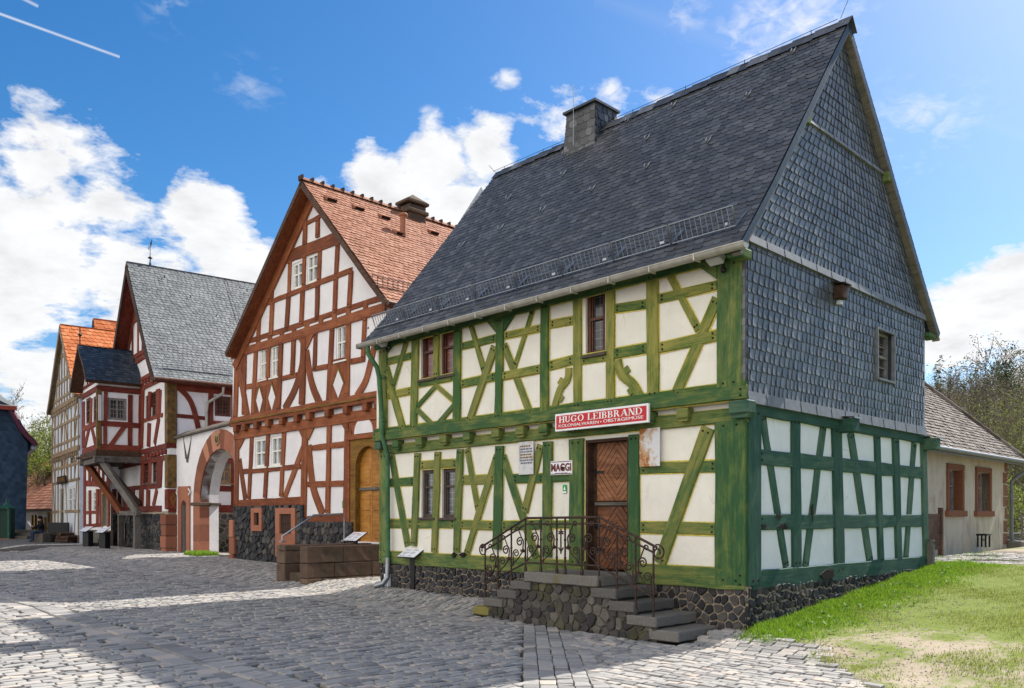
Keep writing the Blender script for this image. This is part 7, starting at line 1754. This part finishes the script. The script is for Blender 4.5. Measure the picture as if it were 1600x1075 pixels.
# ------------------------------------------------------------------ setts (real stones)
quads=[]; 
def lay(x0,x1,y0,y1,width,lmin,lmax,along,pred,seed,gap=.022,th=0.0,rowj=.10):
    rr=np.random.default_rng(seed); out=[]
    a0,a1,b0,b1=(y0,y1,x0,x1) if along=='y' else (x0,x1,y0,y1)
    b=b0
    wob=rr.uniform(0,6.28,3)
    while b<b1:
        w=width*rr.uniform(1-rowj,1+rowj); n=int((a1-a0)/(.5*(lmin+lmax)))+4
        e=a0-rr.uniform(0,lmax)+np.concatenate([[0],np.cumsum(rr.uniform(lmin,lmax,n))])
        A0,A1=e[:-1]+gap/2,e[1:]-gap/2; B0=np.full(n,b+gap/2); B1=np.full(n,b+w-gap/2)
        c=np.stack([np.stack([A0,B0],1),np.stack([A1,B0],1),np.stack([A1,B1],1),np.stack([A0,B1],1)],1)
        out.append(c); b+=w
    c=np.concatenate(out); j=rr.uniform(-1,1,c.shape); j[...,0]*=.012; j[...,1]*=.009; c=c+j
    if rowj!=.031: c[...,1]+= .03*np.sin(c[...,0]*1.1+wob[0])+.015*np.sin(c[...,0]*2.9+wob[1])
    if along=='y': c=c[...,::-1][:,::-1]
    if th:
        s,cc=math.sin(th),math.cos(th); c=np.stack([c[...,0]*cc-c[...,1]*s,c[...,0]*s+c[...,1]*cc],-1)
    m_=c.mean(1); return c[pred(m_[:,0],m_[:,1])]
def vis(x,y):
    X,Y=toworld(x,y); px=CX+F*X/np.maximum(Y,.1); py=HY+F*1.75/np.maximum(Y,.1)
    return (Y>4.5)&(px>-420)&(px<2000)&(py<1300)&(Y<44)
stairs=lambda x,y: (y>-1.14)&(x>-4.85)&(x<-.35)
GUT=-6.55
dr=lambda x,y:(x+y+4.05)/1.41421   # drain row that leads away from the steps
lim=lambda x,y: x<bx_line(y)-.02+ .10*np.sin(y*9)+.07*np.sin(y*23)
S1=[]
S1.append(lay(-34,6,-14,GUT-.30,.125,.17,.27,'y',lambda x,y:vis(x,y)&(y<GUT-.30)&lim(x,y)&(x<1.3),1))
S1.append(lay(-34,8,GUT-.30,GUT+.02,.30,.28,.50,'x',lambda x,y:vis(x,y)&lim(x,y)&(dr(x,y)<-.38),2,gap=.010,rowj=0))
S1.append(lay(-34,8,GUT+.05,GUT+.38,.33,.12,.17,'x',lambda x,y:vis(x,y)&lim(x,y)&(dr(x,y)<-.38),3,rowj=0))
S1.append(lay(-34,6,GUT+.40,-1.95,.120,.155,.25,'y',lambda x,y:vis(x,y)&(dr(x,y)<-.38)&(y>GUT+.40)&(y<-1.95),4))
S1.append(lay(-34,-5,-1.93,-1.60,.30,.26,.46,'x',lambda x,y:vis(x,y),5,rowj=0))
S1.append(lay(-5,8,-1.93,-1.18,.120,.155,.25,'y',lambda x,y:vis(x,y)&(dr(x,y)<-.38)&(y<-1.3),6))
S1.append(lay(-34,0.3,-1.58,2.6,.120,.155,.25,'y',lambda x,y:vis(x,y)&~stairs(x,y)&((y<-.06)|(x<-9.25))&((x<-5.0)|(y>-1.3))&(dr(x,y)<-.38)&~((x<-13)&(y>2.1)),7))
S1.append(lay(-6,.1,-1.36,-1.14,.22,.11,.16,'x',lambda x,y:vis(x,y)&~stairs(x,y)&(dr(x,y)<-.38)&(x>-5),8,rowj=0))
S1.append(lay(-8,9,-9,.0,.120,.155,.25,'x',lambda x,y:vis(x,y)&~stairs(x,y)&(y<-.05)&lim(x,y)&(dr(x,y)>.38)&(x<6),9))
S1.append(lay(-12,12,-4.05/1.41421-.37-0.0,-4.05/1.41421+.37,.18,.14,.24,'x',lambda x,y:vis(x,y)&~stairs(x,y)&(y<-1.16)&lim(x,y),10,th=0,rowj=0)) if False else None
S1=[s for s in S1 if s is not None]
c=lay(-14,14,-.37,.37,.185,.14,.24,'x',lambda x,y:np.ones(len(x),bool),10,gap=.013,rowj=.031)
ang=-math.pi/4; ca,sa=math.cos(ang),math.sin(ang); ox,oy=-4.05/2,-4.05/2
c=np.stack([c[...,0]*ca-c[...,1]*sa+ox, c[...,0]*sa+c[...,1]*ca+oy],-1); mm_=c.mean(1); x_,y_=mm_[:,0],mm_[:,1]
S1.append(c[vis(x_,y_)&~stairs(x_,y_)&(y_<-1.16)&lim(x_,y_)])
# behind the green house: grassy paving towards the cottage
S1.append(lay(-3,9,8.6,13.2,.16,.18,.30,'x',lambda x,y:vis(x,y)&(np.sin(x*2.3+y)+np.sin(y*3.1-x*1.7)>-1.1),12,gap=.03))
S1.append(lay(-30,-14,2.6,11,.125,.17,.27,'y',lambda x,y:vis(x,y)&(x<-22.5)&(y<3.0),13))
C=np.concatenate(S1); N=len(C)
Xw,Yw=toworld(C[...,0],C[...,1]); Zw=terrain(Xw,Yw)
rr=np.random.default_rng(5)
hgt=rr.normal(0,.0045,N)[:,None]; tilt=rr.normal(0,.003,(N,4))
lowg=np.where(np.abs(C.mean(1)[:,1]-(GUT-.14))<.17,-.02,0)[:,None]
base=np.stack([Xw,Yw,Zw-.06],-1)
cen=np.stack([Xw,Yw],-1).mean(1,keepdims=True)
def inset(k): return cen+(np.stack([Xw,Yw],-1)-cen)*k
dist=np.linalg.norm(np.stack([Xw,Yw],-1)-cen,axis=-1,keepdims=True)
def ins(d): return cen+(np.stack([Xw,Yw],-1)-cen)*np.clip(1-d/dist,.3,1)
Zt=Zw+.012+hgt+tilt+lowg
r1=np.concatenate([ins(.000),(Zt-.008)[...,None]],-1); r2=np.concatenate([ins(.008),(Zt-.001)[...,None]],-1); r3=np.concatenate([ins(.05),(Zt+.001)[...,None]],-1)
V=np.stack([base,r1,r2,r3],1).reshape(N,16,3)
fq=[]
for a in range(3):
    for k in range(4): fq.append((a*4+k,a*4+(k+1)%4,(a+1)*4+(k+1)%4,(a+1)*4+k))
fq.append((12,13,14,15)); fq=np.array(fq)
Q=(np.arange(N)*16)[:,None,None]+fq[None]
me=np_mesh('cobbled_pavement',V.reshape(-1,3),Q.reshape(-1,4),False)
tn=np.repeat(np.clip(rr.normal(.5,.26,N),0,1),len(fq)); at_=me.attributes.new('tint','FLOAT','FACE'); at_.data.foreach_set('value',tn.astype(np.float32))
m=NM('granite_sett',.85,.12); P=m.wco(1.0); t=m.attr('tint'); n1=m.noise(P,18,5,.65); n2=m.noise(P,.45,5,.6,.3); n3=m.noise(P,120,2,.5)
k=m.math('ADD',m.math('MULTIPLY',t,.75),m.math('MULTIPLY',n1,.35)); k=m.math('ADD',k,m.math('MULTIPLY',m.math('SUBTRACT',n2,.5),.4))
c_=m.ramp(k,[(.10,(.175,.166,.160)),(.45,(.285,.272,.258)),(.70,(.365,.345,.318)),(.98,(.47,.395,.33))])
m.base(m.mix(m.ramp(n3,[(.35,.25),(.55,0.0)]),c_,(.10,.10,.10))); m.bump(m.math('ADD',n1,m.math('MULTIPLY',n3,.3)),.4,.006)
me.materials.append(m.mat); tag(link('cobbled_pavement',me),kind='structure')
# ------------------------------------------------------------------ grass blades
def blades(name,n,mat,dens,hmin,hmax,wid,seed,box,kindf=None):
    rr=np.random.default_rng(seed); x=rr.uniform(box[0],box[1],n); y=rr.uniform(box[2],box[3],n); k=rr.random(n)<dens(x,y); x,y=x[k],y[k]; n=len(x)
    X,Y=toworld(x,y); Z=terrain(X,Y); h=rr.uniform(hmin,hmax,n)*(.6+.8*kindf(x,y) if kindf else 1); a=rr.uniform(0,6.283,n); ln=rr.uniform(.1,.7,n)*h; a2=rr.uniform(0,6.283,n); w=wid*rr.uniform(.6,1.3,n)
    dx,dy=np.cos(a)*w,np.sin(a)*w; ex,ey=np.cos(a2)*ln,np.sin(a2)*ln
    v=np.stack([np.stack([X-dx,Y-dy,Z-.01],1),np.stack([X+dx,Y+dy,Z-.01],1),np.stack([X+dx*.7+ex*.35,Y+dy*.7+ey*.35,Z+h*.6],1),np.stack([X+ex,Y+ey,Z+h],1),np.stack([X-dx*.7+ex*.35,Y-dy*.7+ey*.35,Z+h*.6],1)],1)
    f=np.array([[0,1,2,4],[4,2,3,3]]); f1=(np.arange(n)*5)[:,None]+np.array([0,1,2,4]); f2=(np.arange(n)*5)[:,None]+np.array([4,2,3])
    me=bpy.data.meshes.new(name); me.vertices.add(n*5); me.vertices.foreach_set('co',v.astype(np.float32).ravel())
    lp=np.concatenate([f1.ravel(),f2.ravel()]).astype(np.int32); me.loops.add(len(lp)); me.loops.foreach_set('vertex_index',lp); me.polygons.add(2*n)
    me.polygons.foreach_set('loop_start',np.concatenate([np.arange(n)*4,4*n+np.arange(n)*3]).astype(np.int32)); me.polygons.foreach_set('loop_total',np.concatenate([np.full(n,4),np.full(n,3)]).astype(np.int32))
    me.update(); me.validate(); t=rr.random(n); at_=me.attributes.new('tint','FLOAT','FACE'); at_.data.foreach_set('value',np.concatenate([t,t]).astype(np.float32))
    me.materials.append(mat); return tag(link(name,me),kind='stuff')
def nz(x,y,s,o=0): 
    return .5+.25*(np.sin(x*1.7*s+o)+np.sin(y*2.3*s+1.3*o+np.sin(x*1.1*s)*1.7)+.7*np.sin((x+y)*3.7*s+o*2)+.5*np.sin((x*1.3-y)*7.1*s))*.7
lushf=lambda x,y: np.clip(sstep(1.5,.25,x+.35*(nz(x,y,1.3)-.5))*sstep(-.75,.1,y+.0*x)*sstep(8.9,7.8,y)*sstep(.05,.15,x),0,1)
blades('lush_grass',120000,MT['grass'],lambda x,y: lushf(x,y)*np.clip(.25+nz(x,y,2.1,.5),0,1),.03,.105,.0055,41,(.05,2.2,-.6,8.6),lambda x,y: sstep(.8,.05,x)*np.clip(nz(x,y,1.6)*1.5-.3,.0,1.4))
inb=lambda x,y:(x>bx_line(y)+.03)
lawn=lambda x,y: np.clip((nz(x,y,1.0,2)-.55)*2.2+.05+.64*sstep(.5,2.8,y),0,1)*sstep(8.9,8.3,y)
blades('dry_grass',90000,MT['dgrass'],lambda x,y: inb(x,y)*np.clip(lawn(x,y)+.05,0,1)*.8,.012,.040,.004,42,(.1,6,-3.5,9))
blades('short_grass',100000,MT['mgrass'],lambda x,y: inb(x,y)*lawn(x,y)*np.clip(.35+nz(x,y,1.7,4),0,1),.014,.048,.0045,43,(.1,6,-3.0,9))
rr_=np.random.default_rng(9); weeds=MB(); rw2=random.Random(9)
for k in range(130):
    y=rw2.uniform(-.4,8.3); x=.12+abs(rw2.gauss(0,.5)); X,Y=toworld(x,y); z=tz(X,Y); n=rw2.randint(4,7)
    for q in range(n):
        a=6.283*q/n+rw2.uniform(-.4,.4); l=rw2.uniform(.03,.085); d_=Vector((math.cos(a),math.sin(a),rw2.uniform(.3,.9)))*l; e=Vector((-math.sin(a),math.cos(a),0))*l*.3; p=Vector((X,Y,z+.02)); weeds.face([p,p+d_*.5-e,p+d_,p+d_*.5+e],0,rw2.random())
tag(weeds.build('weeds',[MT['weed']]),kind='stuff')
blades('tuft_grass',26000,MT['mgrass'],lambda x,y: np.clip(1-np.abs(x-bx_line(y)+.12)/.42,0,1)*np.clip(nz(x,y,2.6,1)*2-.9,0,1),.015,.06,.005,46,(-.6,4,-4,-.02))
pb=MB(); rw3=random.Random(31)
for k in range(2600):
    y=rw3.uniform(-3.2,4); x=float(bx_line(np.array(y)))+abs(rw3.gauss(0,1.3))+.02
    if x>5.5: continue
    X,Y=toworld(x,y); z=tz(X,Y); s_=rw3.uniform(.006,.022); a=rw3.uniform(0,3)
    c_,s2=math.cos(a)*s_,math.sin(a)*s_; P_=[Vector((X+c_,Y+s2,z)),Vector((X-s2*.7,Y+c_*.7,z)),Vector((X-c_,Y-s2,z)),Vector((X+s2*.7,Y-c_*.7,z)),Vector((X,Y,z+s_*.7))]
    pb.idx(P_,[(0,1,4),(1,2,4),(2,3,4),(3,0,4)],0,rw3.random())
tag(pb.build('gravel',[MT['pebble']]),kind='stuff')
blades('joint_grass',9000,MT['grass'],lambda x,y: np.clip((nz(x,y,1.5,3)-.45)*2,0,1),.02,.07,.007,44,(-2,9,8.6,13.5))
blades('wall_foot_grass',2500,MT['grass'],lambda x,y: np.ones_like(x)*.9,.05,.20,.012,45,(-23.4,-22.2,1.4,2.2))
# hill behind the cottage is part of the ground sheet
# ================================================================== SKY, SUN, CAMERA
SD=Vector((.755,.656,0)); SEL=R(44.4)
sunv=Vector((SD.x*math.cos(SEL),SD.y*math.cos(SEL),math.sin(SEL))).normalized()
L=bpy.data.lights.new('sun','SUN'); L.energy=SUN_E; L.angle=R(.5); L.color=(1,.955,.88); lo_=bpy.data.objects.new('sun',L); col.objects.link(lo_); lo_.rotation_euler=(-sunv).to_track_quat('-Z','Y').to_euler(); lo_.location=(30,20,40)
w=bpy.data.worlds.new('World'); sc.world=w; w.use_nodes=True; nt=w.node_tree; nt.nodes.clear()
def N(t,**k):
    q=nt.nodes.new(t)
    for a,b in k.items(): setattr(q,a,b)
    return q
def S(i,v):
    if isinstance(v,bpy.types.NodeSocket): nt.links.new(v,i)
    else: i.default_value=v
def MA(op,a,b=0,cl=False): q=N('ShaderNodeMath',operation=op); q.use_clamp=cl; S(q.inputs[0],a); S(q.inputs[1],b); return q.outputs[0]
def VM(op,a,b=None): 
    q=N('ShaderNodeVectorMath',operation=op); S(q.inputs[0],a)
    if b is not None: S(q.inputs[1],b)
    return q
sky=N('ShaderNodeTexSky',sky_type='NISHITA'); sky.sun_disc=False; sky.sun_elevation=SEL; sky.sun_rotation=math.atan2(SD.x,SD.y); sky.air_density=1.0; sky.dust_density=SKY_DUST; sky.ozone_density=3.0; sky.altitude=200
tc=N('ShaderNodeTexCoord'); d=VM('NORMALIZE',tc.outputs['Generated']).outputs[0]
sx=N('ShaderNodeSeparateXYZ'); S(sx.inputs[0],d); dz=MA('MAXIMUM',sx.outputs[2],0.0); k=MA('DIVIDE',1.0,MA('ADD',dz,.22))
pv=N('ShaderNodeVectorMath',operation='SCALE'); S(pv.inputs[0],d); S(pv.inputs['Scale'],k)
def NZ(vec,sc_,det,ro,di=0): q=N('ShaderNodeTexNoise'); S(q.inputs['Vector'],vec); q.inputs['Scale'].default_value=sc_; q.inputs['Detail'].default_value=det; q.inputs['Roughness'].default_value=ro; q.inputs['Distortion'].default_value=di; return q.outputs['Fac']
def RP(f,st):
    q=N('ShaderNodeValToRGB'); e=q.color_ramp.elements
    while len(e)<len(st): e.new(.5)
    for i,(p,c) in enumerate(st): e[i].position=p; e[i].color=(c,c,c,1) if not isinstance(c,tuple) else (*c,1)
    S(q.inputs[0],f); return q.outputs[0]
def blob(px,py,r,am=1.0,sy=1.0):
    v=ray(px,py).normalized(); q=VM('SUBTRACT',d,tuple(v)).outputs[0]; m=N('ShaderNodeMapping'); S(m.inputs[0],q); m.inputs['Scale'].default_value=(1,1,1/sy)
    le=N('ShaderNodeVectorMath',operation='LENGTH'); S(le.inputs[0],m.outputs[0]); rr_=r/F*(1/(1+((px-CX)/F)**2+((HY-py)/F)**2))**.5
    return MA('MULTIPLY',MA('SUBTRACT',1.0,MA('DIVIDE',le.outputs['Value'],rr_)),am)
def blobs(L_):
    acc=None
    for b in L_:
        q=blob(*b); acc=q if acc is None else MA('MAXIMUM',acc,q)
    return acc
main=blobs([(-40,300,150),(60,270,115),(170,310,80),(60,400,150),(190,420,110),(-20,480,170),(310,330,70),(340,390,75),(250,480,140),(400,440,80),
          (590,295,80),(680,265,85),(755,240,55,.9),(620,340,100),(710,320,80),(510,320,50),
          (1590,430,75),(1560,480,100),(1490,530,110),(1620,520,160),(90,650,150,.8),(1000,620,300,.5)])
wisp=blobs([(790,121,30,1,.6),(672,192,28,.9),(955,143,26,.9),(1025,157,52,.7,.5),(725,210,22,.9),(1240,40,150,.50,.7),(1050,30,90,.22,.6),(1440,190,130,.22,.8),(390,130,70,.14,.7),(265,10,55,.16)])
n1=NZ(pv.outputs[0],3.2,10,.62,.15); n2=NZ(pv.outputs[0],11,8,.62,.2); n3=NZ(pv.outputs[0],26,5,.6,.6)
off=N('ShaderNodeVectorMath',operation='ADD'); S(off.inputs[0],pv.outputs[0]); off.inputs[1].default_value=(.05,.035,.0)
n1b=NZ(off.outputs[0],3.2,8,.6,.15)
den=MA('ADD',MA('MULTIPLY',MA('MAXIMUM',main,-.8),.62),MA('ADD',MA('MULTIPLY',MA('SUBTRACT',n1,.5),1.35),MA('ADD',MA('MULTIPLY',MA('SUBTRACT',n2,.5),.72),MA('MULTIPLY',MA('SUBTRACT',n3,.5),.25))))
# bright clouds added out of view opposite the sun to fill the shaded fronts
anti=VM('DOT_PRODUCT',d,tuple(Vector((-SD.x,-SD.y,.25)).normalized())).outputs['Value']
bk=RP(anti,[(.25,0.0),(.60,1.0)])
den=MA('ADD',den,MA('MULTIPLY',bk,MA('ADD',MA('MULTIPLY',MA('SUBTRACT',n1,.42),1.0),.98)))
cm=RP(den,[(.07,0.0),(.15,.42),(.28,1.0)])
wm=MA('MULTIPLY',RP(MA('ADD',MA('ADD',MA('MULTIPLY',MA('SUBTRACT',n2,.5),1.5),MA('MULTIPLY',MA('SUBTRACT',n3,.5),1.4)),MA('MULTIPLY',MA('MAXIMUM',wisp,-.3),.85)),[(.10,0.0),(.75,.85)]),RP(wisp,[(.0,0.0),(.25,1.0)]))
shade=RP(MA('ADD',MA('MULTIPLY',MA('SUBTRACT',n1b,n1),2.6),MA('MULTIPLY',den,.60)),[(.06,1.0),(.30,.93),(.66,.78)])
cm=MA('MAXIMUM',cm,wm)
# contrails
def trail(p,q,wd,am):
    a=ray(*p).normalized(); b=ray(*q).normalized(); nn=a.cross(b).normalized(); mid=(a+b).normalized(); half=a.angle(b)/2
    ds=MA('ABSOLUTE',VM('DOT_PRODUCT',d,tuple(nn)).outputs['Value']); c=VM('DOT_PRODUCT',d,tuple(mid)).outputs['Value']
    f=MA('MULTIPLY',MA('SUBTRACT',1.0,MA('DIVIDE',ds,wd/F),True),am,True); f=MA('MULTIPLY',f,MA('GREATER_THAN',c,math.cos(half)))
    return MA('MULTIPLY',f,RP(n2,[(.2,.55),(.55,1.0)]))
tr=None
for t_ in [((-10,18),(187,89),2.2,.65),((30,-5),(60,10),2.6,.5),((1380,140),(1640,226),9,.05),((930,-5),(1170,80),14,.06)]:
    f=trail(*t_); tr=f if tr is None else MA('MAXIMUM',tr,f)
cm2=MA('MAXIMUM',cm,tr)
hs=N('ShaderNodeHueSaturation'); S(hs.inputs['Color'],sky.outputs[0]); hs.inputs['Saturation'].default_value=SKY_SAT; hs.inputs['Value'].default_value=1.0
cl=N('ShaderNodeMix',data_type='RGBA'); cl.blend_type='MULTIPLY'; cl.inputs[0].default_value=1; cb=N('ShaderNodeMix',data_type='RGBA'); S(cb.inputs[0],bk); cb.inputs[6].default_value=(*CLOUD,1); cb.inputs[7].default_value=(*CLOUD_FILL,1); S(cl.inputs[6],cb.outputs[2]); S(cl.inputs[7],shade)
mx=N('ShaderNodeMix',data_type='RGBA'); S(mx.inputs[0],cm2); S(mx.inputs[6],hs.outputs[0]); S(mx.inputs[7],cl.outputs[2])
bg=N('ShaderNodeBackground'); S(bg.inputs[0],mx.outputs[2]); bg.inputs[1].default_value=SKY_E; out=N('ShaderNodeOutputWorld'); nt.links.new(bg.outputs[0],out.inputs[0])
cam=bpy.data.cameras.new('camera'); co_=bpy.data.objects.new('camera',cam); col.objects.link(co_); co_.location=CAM; co_.rotation_euler=(R(90),0,0)
cam.sensor_width=36; cam.lens=F/1600*36; cam.shift_y=(HY-537.5)/1600; cam.clip_end=3000; cam.clip_start=.1; sc.camera=co_
sc.view_settings.view_transform='Standard'; sc.view_settings.look='None'; sc.view_settings.gamma=1; sc.view_settings.exposure=EXPO
